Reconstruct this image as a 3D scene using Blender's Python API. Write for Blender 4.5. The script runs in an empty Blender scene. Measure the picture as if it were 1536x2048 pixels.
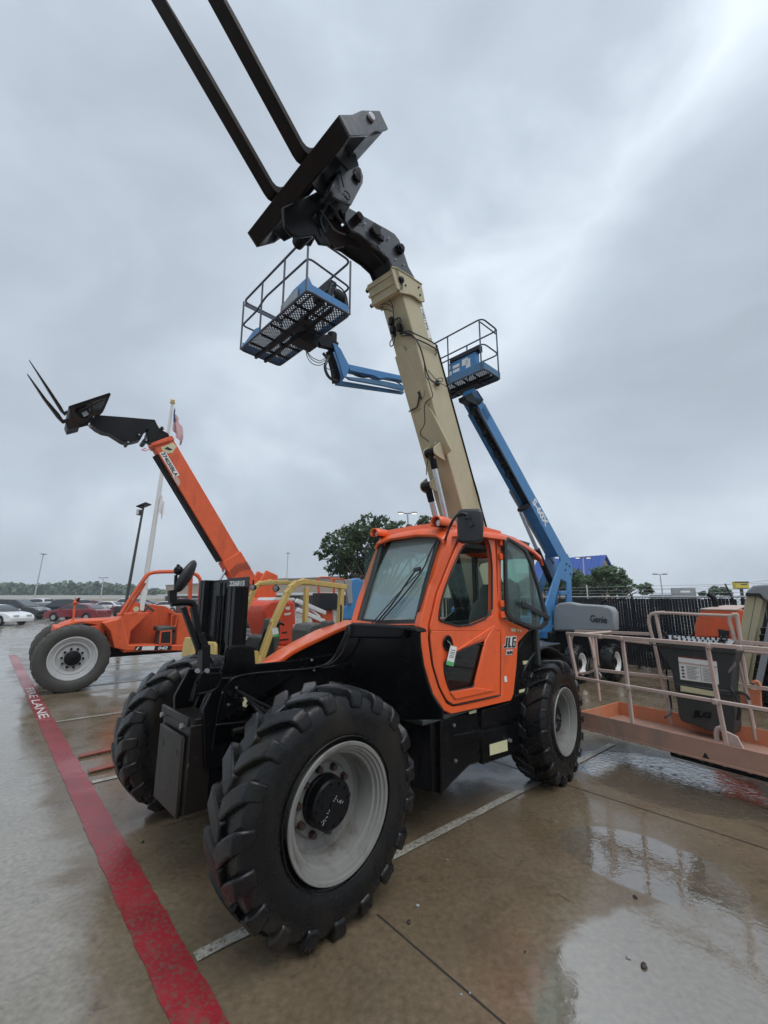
import bpy, bmesh, math, random
from math import sin, cos, pi, radians, sqrt, atan2
from mathutils import Vector, Matrix, Euler
random.seed(7)
S = bpy.context.scene
COL = S.collection

# ------------------------------------------------------------------ camera
F_PX, PITCH, CAM_H = 860.0, 0.196, 1.9353
cam_d = bpy.data.cameras.new("camera"); cam = bpy.data.objects.new("camera", cam_d); COL.objects.link(cam)
cam_d.sensor_fit = 'VERTICAL'; cam_d.sensor_height = 24.0; cam_d.sensor_width = 18.0
cam_d.lens = F_PX / 2048 * 24.0
cam_d.clip_start = 0.05; cam_d.clip_end = 3000
cam.location = (0, 0, CAM_H); cam.rotation_euler = (pi/2 + PITCH, 0, 0)
S.camera = cam
S.render.resolution_x, S.render.resolution_y = 768, 1024

# ------------------------------------------------------------------ light
S.view_settings.view_transform = 'Standard'; S.view_settings.look = 'None'
S.view_settings.exposure = 0.22; S.view_settings.gamma = 1.0
sun_d = bpy.data.lights.new("sun", 'SUN'); sun = bpy.data.objects.new("sun", sun_d); COL.objects.link(sun)
sun_d.energy = 1.3; sun_d.angle = radians(40); sun_d.color = (1.0, 0.97, 0.93)
SUN_EL, SUN_AZ = radians(58), radians(140)          # azimuth from +Y towards +X
sd = Vector((sin(SUN_AZ)*cos(SUN_EL), cos(SUN_AZ)*cos(SUN_EL), sin(SUN_EL)))
sun.rotation_euler = sd.to_track_quat('Z', 'Y').to_euler()

W = bpy.data.worlds.new("World"); S.world = W; W.use_nodes = True
wn, wl = W.node_tree.nodes, W.node_tree.links; wn.clear()
def wnode(t, **k):
    n = wn.new(t)
    for a, b in k.items(): setattr(n, a, b)
    return n
w_out = wnode('ShaderNodeOutputWorld'); w_bg = wnode('ShaderNodeBackground'); w_bg.inputs[1].default_value = 0.1
w_sky = wnode('ShaderNodeTexSky', sky_type='NISHITA', sun_disc=False, sun_elevation=SUN_EL, sun_rotation=SUN_AZ)
w_sky.air_density = 1.0; w_sky.dust_density = 4.0
w_tc = wnode('ShaderNodeTexCoord')
w_sep = wnode('ShaderNodeSeparateXYZ'); wl.new(w_tc.outputs['Generated'], w_sep.inputs[0])
def wmath(op, a, b=None, c=None, clamp=False):
    n = wnode('ShaderNodeMath', operation=op); n.use_clamp = clamp
    for i, v in enumerate((a, b, c)):
        if v is None: continue
        if isinstance(v, (int, float)): n.inputs[i].default_value = v
        else: wl.new(v, n.inputs[i])
    return n.outputs[0]
# stretched cloud layers
def wnoise(scale, detail, sx, sy, sz, off=(0, 0, 0), dist=0.3, rough=.5):
    mp = wnode('ShaderNodeMapping'); wl.new(w_tc.outputs['Generated'], mp.inputs[0])
    mp.inputs['Scale'].default_value = (sx, sy, sz); mp.inputs['Location'].default_value = off
    n = wnode('ShaderNodeTexNoise'); n.inputs['Scale'].default_value = scale; n.inputs['Detail'].default_value = detail
    n.inputs['Roughness'].default_value = rough; n.inputs['Distortion'].default_value = dist
    wl.new(mp.outputs[0], n.inputs['Vector']); return n.outputs['Fac']
n1 = wnoise(1.7, 5, 1, 1, 1.6, (3.1, .4, 0.2))
n2 = wnoise(4.2, 6, 1, 1, 1.3, (1.2, 2.4, 5.2), .6)
# break in the cloud: a bright band along a great circle, widening upwards (through two sky directions)
def skydir(px, py):
    dx, dy = px-768, py-1024; c, s = cos(PITCH), sin(PITCH)
    return Vector((dx, F_PX*c+dy*s, F_PX*s-dy*c)).normalized()
bandn = skydir(1040, 600).cross(skydir(1420, 110)).normalized()
vn = wnode('ShaderNodeVectorMath', operation='DOT_PRODUCT'); vn.inputs[1].default_value = bandn
wl.new(w_tc.outputs['Generated'], vn.inputs[0])
bd = wmath('ADD', vn.outputs['Value'], wmath('MULTIPLY', wmath('SUBTRACT', n2, .5), .30))
band = wmath('SUBTRACT', 1.0, wmath('MULTIPLY', wmath('ABSOLUTE', bd), 7.0), clamp=True)
ends = skydir(1290, 300)
vn2 = wnode('ShaderNodeVectorMath', operation='DOT_PRODUCT'); vn2.inputs[1].default_value = ends
wl.new(w_tc.outputs['Generated'], vn2.inputs[0])
near = wmath('MULTIPLY', wmath('SUBTRACT', vn2.outputs['Value'], .86), 9.0, clamp=True)
band = wmath('MULTIPLY', band, near)
# darker cloud mass right of the band
dk = skydir(1420, 640)
vn3 = wnode('ShaderNodeVectorMath', operation='DOT_PRODUCT'); vn3.inputs[1].default_value = dk
wl.new(w_tc.outputs['Generated'], vn3.inputs[0])
darkm = wmath('MULTIPLY', wmath('SUBTRACT', wmath('ADD', vn3.outputs['Value'], wmath('MULTIPLY', wmath('SUBTRACT', n2, .5), .10)), .93), 16.0, clamp=True)
base = wmath('ADD', wmath('MULTIPLY', wmath('SUBTRACT', n1, .5), .95), wmath('MULTIPLY', wmath('SUBTRACT', n2, .5), .45))
base = wmath('ADD', base, wmath('MULTIPLY', band, .27))
base = wmath('SUBTRACT', base, wmath('MULTIPLY', darkm, .20))
base = wmath('ADD', base, .53, clamp=True)
cr = wnode('ShaderNodeValToRGB'); wl.new(base, cr.inputs[0])
cr.color_ramp.elements[0].position = .12; cr.color_ramp.elements[0].color = (.35, .395, .46, 1)
cr.color_ramp.elements[1].position = .88; cr.color_ramp.elements[1].color = (.80, .89, .97, 1)
e = cr.color_ramp.elements.new(.5); e.color = (.50, .57, .65, 1)
# the overcast vault is brighter overhead than near the horizon
zen = wmath('ADD', 1.0, wmath('MULTIPLY', wmath('SUBTRACT', w_sep.outputs[2], .89, clamp=True), 16.0))
hor = wmath('ADD', .95, wmath('MULTIPLY', w_sep.outputs[2], .12, clamp=True))
zz = wmath('MULTIPLY', zen, hor)
sc = wnode('ShaderNodeVectorMath', operation='SCALE'); wl.new(cr.outputs[0], sc.inputs[0]); wl.new(zz, sc.inputs['Scale'])
up10 = wnode('ShaderNodeVectorMath', operation='SCALE'); wl.new(sc.outputs[0], up10.inputs[0]); up10.inputs['Scale'].default_value = 10.0
mx = wnode('ShaderNodeMix', data_type='RGBA'); mx.inputs[0].default_value = 0.94
wl.new(w_sky.outputs[0], mx.inputs[6]); wl.new(up10.outputs[0], mx.inputs[7])
wl.new(mx.outputs[2], w_bg.inputs[0]); wl.new(w_bg.outputs[0], w_out.inputs[0])

# ------------------------------------------------------------------ frames: read a real position off a known plane
def ray(px, py):
    dx, dy = px-768, py-1024; c, s = cos(PITCH), sin(PITCH)
    return Vector((dx, F_PX*c+dy*s, F_PX*s-dy*c))/F_PX
CAM = Vector((0, 0, CAM_H))
def hit(px, py, n, d):
    r = ray(px, py); n = Vector(n); return CAM + r*((d-n.dot(CAM))/n.dot(r))
def gz(px, py, z=0.0): return hit(px, py, (0, 0, 1), z)
def atY(px, py, Y): return hit(px, py, (0, 1, 0), Y)
class Frame:
    def __init__(s, x, y, yaw, z=0):
        s.o = Vector((x, y, z)); s.yaw = yaw; s.R = Matrix.Rotation(yaw, 3, 'Z'); s.Ri = s.R.transposed()
    def loc(s, w): return s.Ri @ (w-s.o)
    def w(s, l): return s.R @ Vector(l) + s.o
    def onp(s, px, py, n, d):
        n = s.R @ Vector(n); return s.loc(hit(px, py, n, n.dot(s.o)+d))
    def on(s, px, py, ax, v): return s.onp(px, py, {'x': (1, 0, 0), 'y': (0, 1, 0), 'z': (0, 0, 1)}[ax], v)
    def ons(s, pts, ax, v): return [s.on(a, b, ax, v) for a, b in pts]
WORLD = Frame(0, 0, 0)

# ------------------------------------------------------------------ mesh builder
SPLIT = {'bolt', 'carriage_end_plate', 'rail_post', 'far_mid_rail', 'hose_fitting', 'wear_pad_bolt', 'collar_bolt', 'pivot_pin', 'carriage_rib', 'pivot_plate', 'plate_hole', 'door_hinge',
 'sticker', 'front_cover', 'hydraulic_hose', 'pin_end', 'turret_bolt', 'control_switch', 'levelling_link', 'folded_arm', 'lift_cylinder_pair', 'frame_side_panel', 'tank_panel', 'badge',
 'guard_crossbar', 'step_frame', 'cable_strap', 'console_cable', 'white_stripe', 'toe_board', 'far_top_rail', 'levelling_link', 'platform_rail', 'drip_mark', 'underside_cover', 'far_window', 'upper_bar', 'wheel_nut', 'loose_cable', 'fender', 'lift_barrel'}
class MB:
    def __init__(s): s.v = []; s.f = []; s.m = []; s.mi = 0
    def add(s, vs, fs):
        b = len(s.v); s.v += [tuple(x) for x in vs]
        for f in fs: s.f.append([b+i for i in f]); s.m.append(s.mi)
        return s
    def box(s, x0, x1, y0, y1, z0, z1, M=None):
        vs = [Vector((x, y, z)) for x in (x0, x1) for y in (y0, y1) for z in (z0, z1)]
        if M: vs = [M @ v for v in vs]
        return s.add(vs, [(0,1,3,2), (4,6,7,5), (0,4,5,1), (2,3,7,6), (0,2,6,4), (1,5,7,3)])
    def prism(s, pts, vec):
        pts = [Vector(p) for p in pts]; vec = Vector(vec); n = len(pts)
        nn = Vector((0, 0, 0))
        for i in range(n): nn += pts[i].cross(pts[(i+1) % n])
        if nn.dot(vec) > 0: pts.reverse()
        vs = pts + [p+vec for p in pts]
        fs = [list(range(n)), list(range(2*n-1, n-1, -1))] + [(i, n+i, n+(i+1) % n, (i+1) % n) for i in range(n)]
        return s.add(vs, fs)
    def ring(s, out, inn, vec):
        """frame with a hole: outer and inner loops of the same count"""
        out = [Vector(p) for p in out]; inn = [Vector(p) for p in inn]; vec = Vector(vec); n = len(out)
        vs = out + inn + [p+vec for p in out] + [p+vec for p in inn]; fs = []
        for i in range(n):
            j = (i+1) % n
            fs += [(i, j, n+j, n+i), (2*n+i, 3*n+i, 3*n+j, 2*n+j), (i, 2*n+i, 2*n+j, j), (n+i, n+j, 3*n+j, 3*n+i)]
        return s.add(vs, fs)
    def bar(s, p0, p1, w, h, up=(0, 0, 1)):
        p0, p1 = Vector(p0), Vector(p1); d = (p1-p0).normalized(); up = Vector(up)
        a = d.cross(up)
        if a.length < 1e-4: a = d.cross(Vector((1, 0, 0)))
        a.normalize(); b = a.cross(d).normalized()
        vs = [p + a*(w/2*i) + b*(h/2*j) for p in (p0, p1) for i, j in ((-1,-1), (1,-1), (1,1), (-1,1))]
        return s.add(vs, [(3,2,1,0), (4,5,6,7), (0,1,5,4), (1,2,6,5), (2,3,7,6), (3,0,4,7)])
    def cyl(s, p0, p1, r, r2=None, seg=20, cap=True):
        p0, p1 = Vector(p0), Vector(p1); r2 = r if r2 is None else r2
        d = (p1-p0).normalized(); a = d.orthogonal().normalized(); b = d.cross(a)
        vs = []
        for p, q in ((p0, r), (p1, r2)):
            vs += [p + (a*cos(2*pi*i/seg) + b*sin(2*pi*i/seg))*q for i in range(seg)]
        fs = [(i, (i+1) % seg, seg+(i+1) % seg, seg+i) for i in range(seg)]
        if cap: fs += [list(range(seg-1, -1, -1)), list(range(seg, 2*seg))]
        return s.add(vs, fs)
    def tube(s, pts, r, seg=8, sm=0, closed=False, rad=0):
        pts = [Vector(p) for p in pts]
        if rad:                        # corners rounded to a fixed radius
            q = []; n = len(pts)
            for i in range(n):
                if not closed and i in (0, n-1): q.append(pts[i]); continue
                a, c, b = pts[i-1], pts[i], pts[(i+1) % n]
                ra = min(rad, (a-c).length*.45); rb = min(rad, (b-c).length*.45)
                p0, p1 = c+(a-c).normalized()*ra, c+(b-c).normalized()*rb
                for k in range(5):
                    t = k/4; q.append(p0*(1-t)**2+c*2*t*(1-t)+p1*t*t)
            pts = q
        for _ in range(sm):            # corner cutting
            q = [] if closed else [pts[0]]
            n = len(pts)
            for i in range(n if closed else n-1):
                a, b = pts[i], pts[(i+1) % n]
                q += [a*.75+b*.25, a*.25+b*.75]
            if not closed: q.append(pts[-1])
            pts = q
        n = len(pts); vs = []; prev = None
        for i in range(n):
            if closed: t = pts[(i+1) % n]-pts[i-1]
            else: t = pts[min(i+1, n-1)]-pts[max(i-1, 0)]
            t.normalize()
            a = t.orthogonal().normalized() if prev is None else (prev - t*prev.dot(t)).normalized()
            prev = a; b = t.cross(a)
            vs += [pts[i] + (a*cos(2*pi*k/seg)+b*sin(2*pi*k/seg))*r for k in range(seg)]
        fs = []
        for i in range(n if closed else n-1):
            j = (i+1) % n
            fs += [(i*seg+k, i*seg+(k+1) % seg, j*seg+(k+1) % seg, j*seg+k) for k in range(seg)]
        if not closed: fs += [list(range(seg-1, -1, -1)), list(range((n-1)*seg, n*seg))]
        return s.add(vs, fs)
    def lathe(s, prof, c=(0, 0, 0), seg=48, M=None, closed=False):
        """profile of (radius, y) turned about the local Y axis"""
        c = Vector(c); vs = []; n = len(prof)
        for r, y in prof:
            for k in range(seg):
                v = Vector((r*cos(2*pi*k/seg), y, r*sin(2*pi*k/seg)))
                vs.append((M @ v if M else v)+c)
        fs = []
        for i in range(n if closed else n-1):
            j = (i+1) % n
            fs += [(i*seg+k, j*seg+k, j*seg+(k+1) % seg, i*seg+(k+1) % seg) for k in range(seg)]
        return s.add(vs, fs)
    def ball(s, c, r, seg=12, rings=8, sq=(1, 1, 1)):
        c = Vector(c); vs = [c+Vector((0, 0, r*sq[2]))]
        for i in range(1, rings):
            t = pi*i/rings
            vs += [c+Vector((r*sq[0]*sin(t)*cos(2*pi*k/seg), r*sq[1]*sin(t)*sin(2*pi*k/seg), r*sq[2]*cos(t))) for k in range(seg)]
        vs.append(c-Vector((0, 0, r*sq[2]))); L = len(vs)-1; fs = []
        for k in range(seg): fs.append((0, 1+k, 1+(k+1) % seg))
        for i in range(rings-2):
            for k in range(seg):
                a = 1+i*seg; fs.append((a+k, a+seg+k, a+seg+(k+1) % seg, a+(k+1) % seg))
        for k in range(seg): fs.append((L, 1+(rings-2)*seg+(k+1) % seg, 1+(rings-2)*seg+k))
        return s.add(vs, fs)
    def grid(s, P):
        """P[i][j] a sheet of points"""
        n, m = len(P), len(P[0]); vs = [p for r in P for p in r]
        return s.add(vs, [(i*m+j, i*m+j+1, (i+1)*m+j+1, (i+1)*m+j) for i in range(n-1) for j in range(m-1)])
    def islands(s):
        par = list(range(len(s.v)))
        def find(a):
            while par[a] != a: par[a] = par[par[a]]; a = par[a]
            return a
        for f in s.f:
            r = find(f[0])
            for i in f[1:]: par[find(i)] = r
        groups = {}
        for f, m in zip(s.f, s.m): groups.setdefault(find(f[0]), []).append((f, m))
        out = []
        for g in groups.values():
            q = MB(); ids = {}
            for f, m in g:
                for i in f:
                    if i not in ids: ids[i] = len(q.v); q.v.append(s.v[i])
                q.f.append([ids[i] for i in f]); q.m.append(m)
            out.append(q)
        return out
    def build(s, name, mats, parent=None, bevel=0, seg=2, sharp=35, fix=True, solid=0):
        if name in SPLIT:
            isl = s.islands()
            if len(isl) > 1: return [q._build(name, mats, parent, bevel, seg, sharp, fix, solid) for q in isl][0]
        return s._build(name, mats, parent, bevel, seg, sharp, fix, solid)
    def _build(s, name, mats, parent=None, bevel=0, seg=2, sharp=35, fix=True, solid=0):
        me = bpy.data.meshes.new(name); me.from_pydata(s.v, [], s.f)
        if not isinstance(mats, (list, tuple)): mats = [mats]
        for m in mats: me.materials.append(m)
        me.polygons.foreach_set('material_index', s.m)
        if fix:
            bm = bmesh.new(); bm.from_mesh(me); bmesh.ops.recalc_face_normals(bm, faces=bm.faces); bm.to_mesh(me); bm.free()
        me.polygons.foreach_set('use_smooth', [True]*len(me.polygons))
        me.set_sharp_from_angle(angle=radians(sharp))
        o = bpy.data.objects.new(name, me); COL.objects.link(o)
        if parent is not None: o.parent = parent
        if solid:
            so = o.modifiers.new('solid', 'SOLIDIFY'); so.thickness = solid; so.offset = 0
        if bevel:
            b = o.modifiers.new('bevel', 'BEVEL'); b.width = bevel; b.segments = seg; b.limit_method = 'ANGLE'
            b.angle_limit = radians(40); b.use_clamp_overlap = True
        return o

def thing(name, label, cat, loc=(0, 0, 0), yaw=0, group=None):
    o = bpy.data.objects.new(name, None); COL.objects.link(o); o.empty_display_size = .3
    o.location = loc; o.rotation_euler = (0, 0, yaw); o['label'] = label; o['category'] = cat
    if group: o['group'] = group
    return o
def froot(fr, name, label, cat, group=None): return thing(name, label, cat, tuple(fr.o), fr.yaw, group)
def tag(o, label=None, cat=None, group=None, kind=None):
    if label: o['label'] = label
    if cat: o['category'] = cat
    if group: o['group'] = group
    if kind: o['kind'] = kind
    return o
def text(body, org, xd, yd, h, mat, parent, name='lettering', ext=.002, bold=0.0, align='LEFT', shear=0, sx=1.0):
    cu = bpy.data.curves.new('txt', 'FONT'); cu.body = body; cu.size = 1.0; cu.extrude = ext/h*.7
    cu.offset = bold; cu.shear = shear; cu.resolution_u = 3; cu.align_x = align
    tmp = bpy.data.objects.new('txt', cu); COL.objects.link(tmp)
    dg = bpy.context.evaluated_depsgraph_get(); me = bpy.data.meshes.new_from_object(tmp.evaluated_get(dg))
    bpy.data.objects.remove(tmp)
    xd, yd = Vector(xd).normalized(), Vector(yd).normalized(); zd = xd.cross(yd).normalized(); yd = zd.cross(xd)
    k = h/.7; M = Matrix((xd*k*sx, yd*k, zd*k)).transposed().to_4x4(); M.translation = Vector(org)
    me.transform(M); me.materials.clear(); me.materials.append(mat)
    o = bpy.data.objects.new(name, me); COL.objects.link(o)
    if parent is not None: o.parent = parent
    return o
def copy_tree(o, parent=None):
    c = o.copy(); COL.objects.link(c); c.parent = parent
    for ch in [x for x in bpy.data.objects if x.parent == o]: copy_tree(ch, c)
    return c

# ------------------------------------------------------------------ materials
def newmat(name):
    m = bpy.data.materials.new(name); m.use_nodes = True; nt = m.node_tree
    for n in list(nt.nodes): nt.nodes.remove(n)
    return m, nt
class NT:
    def __init__(s, nt): s.nt = nt; s.n = nt.nodes; s.l = nt.links
    def node(s, t, **k):
        n = s.n.new(t)
        for a, b in k.items(): setattr(n, a, b)
        return n
    def put(s, sock, v):
        if isinstance(v, bpy.types.NodeSocket): s.l.new(v, sock)
        else:
            if isinstance(v, tuple) and len(v) == 3 and sock.type == 'RGBA': v = v+(1,)
            sock.default_value = v
    def math(s, op, a, b=0.0, clamp=False):
        n = s.node('ShaderNodeMath', operation=op); n.use_clamp = clamp; s.put(n.inputs[0], a); s.put(n.inputs[1], b); return n.outputs[0]
    def mix(s, f, a, b, bt='MIX'):
        n = s.node('ShaderNodeMix', data_type='RGBA', blend_type=bt); s.put(n.inputs[0], f); s.put(n.inputs[6], a); s.put(n.inputs[7], b); return n.outputs[2]
    def noise(s, scale, detail=4, vec=None, dist=0, rough=.55):
        n = s.node('ShaderNodeTexNoise'); n.inputs['Scale'].default_value = scale; n.inputs['Detail'].default_value = detail
        n.inputs['Distortion'].default_value = dist; n.inputs['Roughness'].default_value = rough
        if vec is not None: s.l.new(vec, n.inputs['Vector'])
        return n.outputs['Fac']
    def ramp(s, f, a, b, ca=(0, 0, 0), cb=(1, 1, 1)):
        n = s.node('ShaderNodeValToRGB'); s.l.new(f, n.inputs[0]); e = n.color_ramp.elements
        e[0].position = a; e[0].color = ca+(1,); e[1].position = b; e[1].color = cb+(1,); return n.outputs[0]
    def bump(s, h, st, d=.01, nrm=None):
        n = s.node('ShaderNodeBump'); s.l.new(h, n.inputs['Height']); n.inputs['Strength'].default_value = st; n.inputs['Distance'].default_value = d
        if nrm is not None: s.l.new(nrm, n.inputs['Normal'])
        return n.outputs[0]
def paint(name, col, rough=.4, metal=0, var=.18, dirt=0.0, dcol=(.10, .08, .06), dscale=3.0, wear=0.0, wcol=(.3, .25, .22), bump=.15, bs=60, coat=0.0, spec=.5, drops=.0, mottle=9.0):
    m, nt = newmat(name); T = NT(nt); out = T.node('ShaderNodeOutputMaterial'); p = T.node('ShaderNodeBsdfPrincipled')
    T.l.new(p.outputs[0], out.inputs[0]); tc = T.node('ShaderNodeTexCoord').outputs['Object']
    a = T.noise(mottle, 5, tc); lo = tuple(c*(1-var) for c in col); hi = tuple(min(1, c*(1+var)) for c in col)
    c = T.mix(a, lo, hi)
    r = T.math('ADD', T.math('MULTIPLY', T.noise(mottle*1.7, 4, tc), .28), rough-.14)
    if dirt:
        mp = T.node('ShaderNodeMapping'); T.l.new(tc, mp.inputs[0]); mp.inputs['Scale'].default_value = (1, 1, .35)
        dm = T.ramp(T.noise(dscale, 8, mp.outputs[0], .4, .65), .5, .72)
        dm = T.math('MULTIPLY', dm, dirt); c = T.mix(dm, c, dcol); r = T.math('ADD', r, T.math('MULTIPLY', dm, .3))
    if wear:
        wm = T.math('MULTIPLY', T.ramp(T.noise(34, 9, tc, 1.0, .75), .64, .67), wear); c = T.mix(wm, c, wcol)
    T.put(p.inputs['Base Color'], c); T.put(p.inputs['Roughness'], r); p.inputs['Metallic'].default_value = metal
    p.inputs['Specular IOR Level'].default_value = spec
    if coat: p.inputs['Coat Weight'].default_value = coat; p.inputs['Coat Roughness'].default_value = .08
    nb = T.bump(T.noise(bs, 5, tc), bump, .004)
    if drops:
        vo = T.node('ShaderNodeTexVoronoi'); vo.inputs['Scale'].default_value = 95; T.l.new(tc, vo.inputs['Vector'])
        dr = T.ramp(vo.outputs['Distance'], .12, .34, (1, 1, 1), (0, 0, 0)); nb = T.bump(dr, drops, .004, nb)
    T.put(p.inputs['Normal'], nb)
    return m
def glass(name, tint, refl=.06, rough=.02, haze=0.0, hcol=(.5, .6, .6), drops=0.0):
    """clear pane: tinted see-through + mirror by Fresnel; haze = film of rain and dirt on it"""
    m, nt = newmat(name); T = NT(nt); out = T.node('ShaderNodeOutputMaterial')
    tr = T.node('ShaderNodeBsdfTransparent'); T.put(tr.inputs[0], tint)
    gl = T.node('ShaderNodeBsdfGlossy'); gl.inputs['Roughness'].default_value = rough
    ge = T.node('ShaderNodeNewGeometry'); dt = T.node('ShaderNodeVectorMath', operation='DOT_PRODUCT'); T.l.new(ge.outputs['Incoming'], dt.inputs[0]); T.l.new(ge.outputs['Normal'], dt.inputs[1])
    sch = T.math('ADD', .02, T.math('MULTIPLY', T.math('POWER', T.math('SUBTRACT', 1.0, T.math('ABSOLUTE', dt.outputs['Value']), True), 5.0), .9))
    tc = T.node('ShaderNodeTexCoord').outputs['Object']
    if drops:
        vo = T.node('ShaderNodeTexVoronoi'); vo.inputs['Scale'].default_value = 70; T.l.new(tc, vo.inputs['Vector'])
        h = T.math('ADD', T.noise(130, 4, tc), T.math('MULTIPLY', vo.outputs['Distance'], .6)); b = T.bump(h, drops, .004)
        T.l.new(b, gl.inputs['Normal'])
    f = T.math('ADD', sch, refl, clamp=True)
    mx = T.node('ShaderNodeMixShader'); T.l.new(f, mx.inputs[0]); T.l.new(tr.outputs[0], mx.inputs[1]); T.l.new(gl.outputs[0], mx.inputs[2])
    res = mx
    if haze:
        df = T.node('ShaderNodeBsdfDiffuse'); T.put(df.inputs[0], hcol)
        m2 = T.node('ShaderNodeMixShader'); hz = T.math('MULTIPLY', T.math('ADD', .55, T.math('MULTIPLY', T.noise(150, 6, tc, .3, .7), .9)), haze, clamp=True)
        T.l.new(hz, m2.inputs[0]); T.l.new(mx.outputs[0], m2.inputs[1]); T.l.new(df.outputs[0], m2.inputs[2]); res = m2
    T.l.new(res.outputs[0], out.inputs[0]); return m
def emis(name, col, st):
    m, nt = newmat(name); T = NT(nt); out = T.node('ShaderNodeOutputMaterial'); e = T.node('ShaderNodeEmission')
    T.put(e.inputs[0], col); e.inputs[1].default_value = st; T.l.new(e.outputs[0], out.inputs[0]); return m
ORANGE = (.78, .112, .024)
M = dict(
 orange=paint('orange_paint', ORANGE, .34, var=.10, dirt=.5, dcol=(.42, .085, .03), dscale=5, drops=.25, coat=.3, wear=.25, wcol=(.35, .12, .06)),
 orange_b=paint('weathered_orange_paint', (.66, .105, .03), .5, dirt=.55, dcol=(.30, .06, .03), wear=.25, wcol=(.5, .25, .15)),
 orange_f=paint('faded_orange_paint', (.47, .35, .30), .55, dirt=.85, dcol=(.43, .39, .36), dscale=5, wear=.8, wcol=(.42, .36, .32)),
 orange_c=paint('rubbed_orange_board', (.56, .20, .10), .5, dirt=.8, dcol=(.40, .22, .15), dscale=4, wear=.6, wcol=(.4, .3, .25)),
 toe=paint('scuffed_orange_board', (.36, .205, .15), .5, dirt=.9, dcol=(.20, .155, .13), dscale=3.5, wear=.8, wcol=(.16, .12, .10)),
 black=paint('gloss_black_paint', (.003, .003, .0035), .22, dirt=.3, dcol=(.010, .009, .008), drops=.10, spec=.15, wear=.5, wcol=(.10, .10, .10)),
 dark=paint('matt_black_steel', (.006, .006, .007), .36, dirt=.3, dcol=(.022, .019, .017), wear=.3, wcol=(.09, .085, .08), spec=.18),
 boxm=paint('scratched_black_steel', (.012, .010, .009), .32, dirt=.5, dcol=(.05, .035, .025), wear=1.0, wcol=(.22, .18, .15), mottle=20, spec=.2),
 plateg=paint('wet_grey_black_plate', (.030, .033, .040), .24, metal=.0, dirt=.5, dcol=(.012, .012, .012), drops=.08, spec=.8, bump=.1),
 gunk=paint('rusty_fork_steel', (.013, .009, .0075), .36, dirt=.8, dcol=(.026, .012, .007), dscale=6, wear=.6, wcol=(.10, .075, .06), spec=.07),
 cream=paint('cream_paint', (.45, .40, .26), .45, dirt=.30, dcol=(.30, .24, .14), dscale=2.2, wear=.45, wcol=(.26, .18, .10), var=.08),
 yellow=paint('cream_yellow_paint', (.62, .44, .14), .42, dirt=.3, dcol=(.40, .30, .14), wear=.35, wcol=(.25, .2, .1)),
 blue=paint('blue_paint', (.045, .19, .42), .42, dirt=.4, dcol=(.06, .13, .22), wear=.5, wcol=(.25, .30, .36)),
 blued=paint('dull_blue_paint', (.05, .15, .28), .5, dirt=.6, dcol=(.12, .17, .20), wear=.6, wcol=(.3, .33, .35)),
 rail=paint('dark_blue_grey_tube', (.045, .06, .095), .45, dirt=.5, dcol=(.12, .12, .13), wear=.5),
 grey=paint('grey_hood_plastic', (.25, .265, .275), .38, dirt=.3, dcol=(.16, .16, .16), var=.08),
 dgrey=paint('dark_grey_plastic', (.036, .042, .041), .42, spec=.4, dirt=.4, dcol=(.07, .075, .07), drops=.4),
 mirror_b=paint('mirror_back_plastic', (.018, .019, .022), .45, bump=.3, bs=160, drops=.3),
 rubber=paint('wet_tyre_rubber', (.0045, .0047, .0054), .27, var=.35, dirt=.8, dcol=(.024, .019, .013), dscale=4.0, bump=.6, bs=45, spec=.34, wear=.5, wcol=(.004, .004, .004)),
 rubberd=paint('dusty_tyre_rubber', (.045, .044, .040), .55, dirt=.6, dcol=(.075, .07, .06), bump=.35),
 rim=paint('grey_rim_paint', (.19, .19, .18), .42, dirt=.95, dcol=(.085, .07, .055), dscale=7, wear=.9, wcol=(.28, .20, .15), var=.1),
 rimb=paint('clean_grey_rim', (.42, .43, .43), .38, dirt=.4, dcol=(.28, .27, .26), dscale=6),
 rust=paint('rusty_nut', (.040, .022, .016), .6),
 chrome=paint('hydraulic_rod_chrome', (.62, .62, .65), .16, metal=1.0, dirt=.3, dcol=(.3, .22, .16), bump=.05),
 steel=paint('bare_steel', (.35, .35, .36), .35, metal=.8),
 white=paint('white_sticker', (.72, .72, .70), .45, var=.05),
 whitep=paint('white_paint', (.70, .70, .69), .35, dirt=.2, dcol=(.4, .38, .35)),
 ink=paint('black_ink', (.01, .01, .011), .5, var=0),
 pale=paint('pale_yellow_sticker', (.55, .53, .33), .45, wear=.5, wcol=(.25, .24, .15)),
 green=paint('green_tag_paper', (.10, .42, .14), .5),
 hose=paint('black_rubber_hose', (.012, .012, .013), .35),
 seat=paint('black_vinyl', (.085, .092, .085), .5, bump=.2),
 lens=paint('lamp_lens', (.55, .56, .56), .12, metal=.3, bump=.4, bs=90, spec=1),
 glassw=glass('wet_windscreen_glass', (.60, .72, .70), .10, .13, haze=.24, hcol=(.50, .61, .61), drops=.05),
 glassc=glass('cab_side_glass', (.78, .88, .84), .03, .02, haze=.02),
 glassd=glass('dark_tinted_glass', (.30, .30, .28), .05, .03, haze=.04, hcol=(.1, .1, .1)),
 pole=paint('galvanised_pole', (.42, .43, .44), .45, var=.06),
 polew=paint('white_pole', (.62, .62, .60), .45, var=.05, dirt=.3, dcol=(.35, .33, .3)),
 poled=paint('dark_bronze_pole', (.05, .048, .046), .45),
 gold=paint('gold_ball', (.55, .40, .16), .35, metal=.6),
 shade=paint('cab_headliner', (.02, .02, .02), .8),
)
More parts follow.
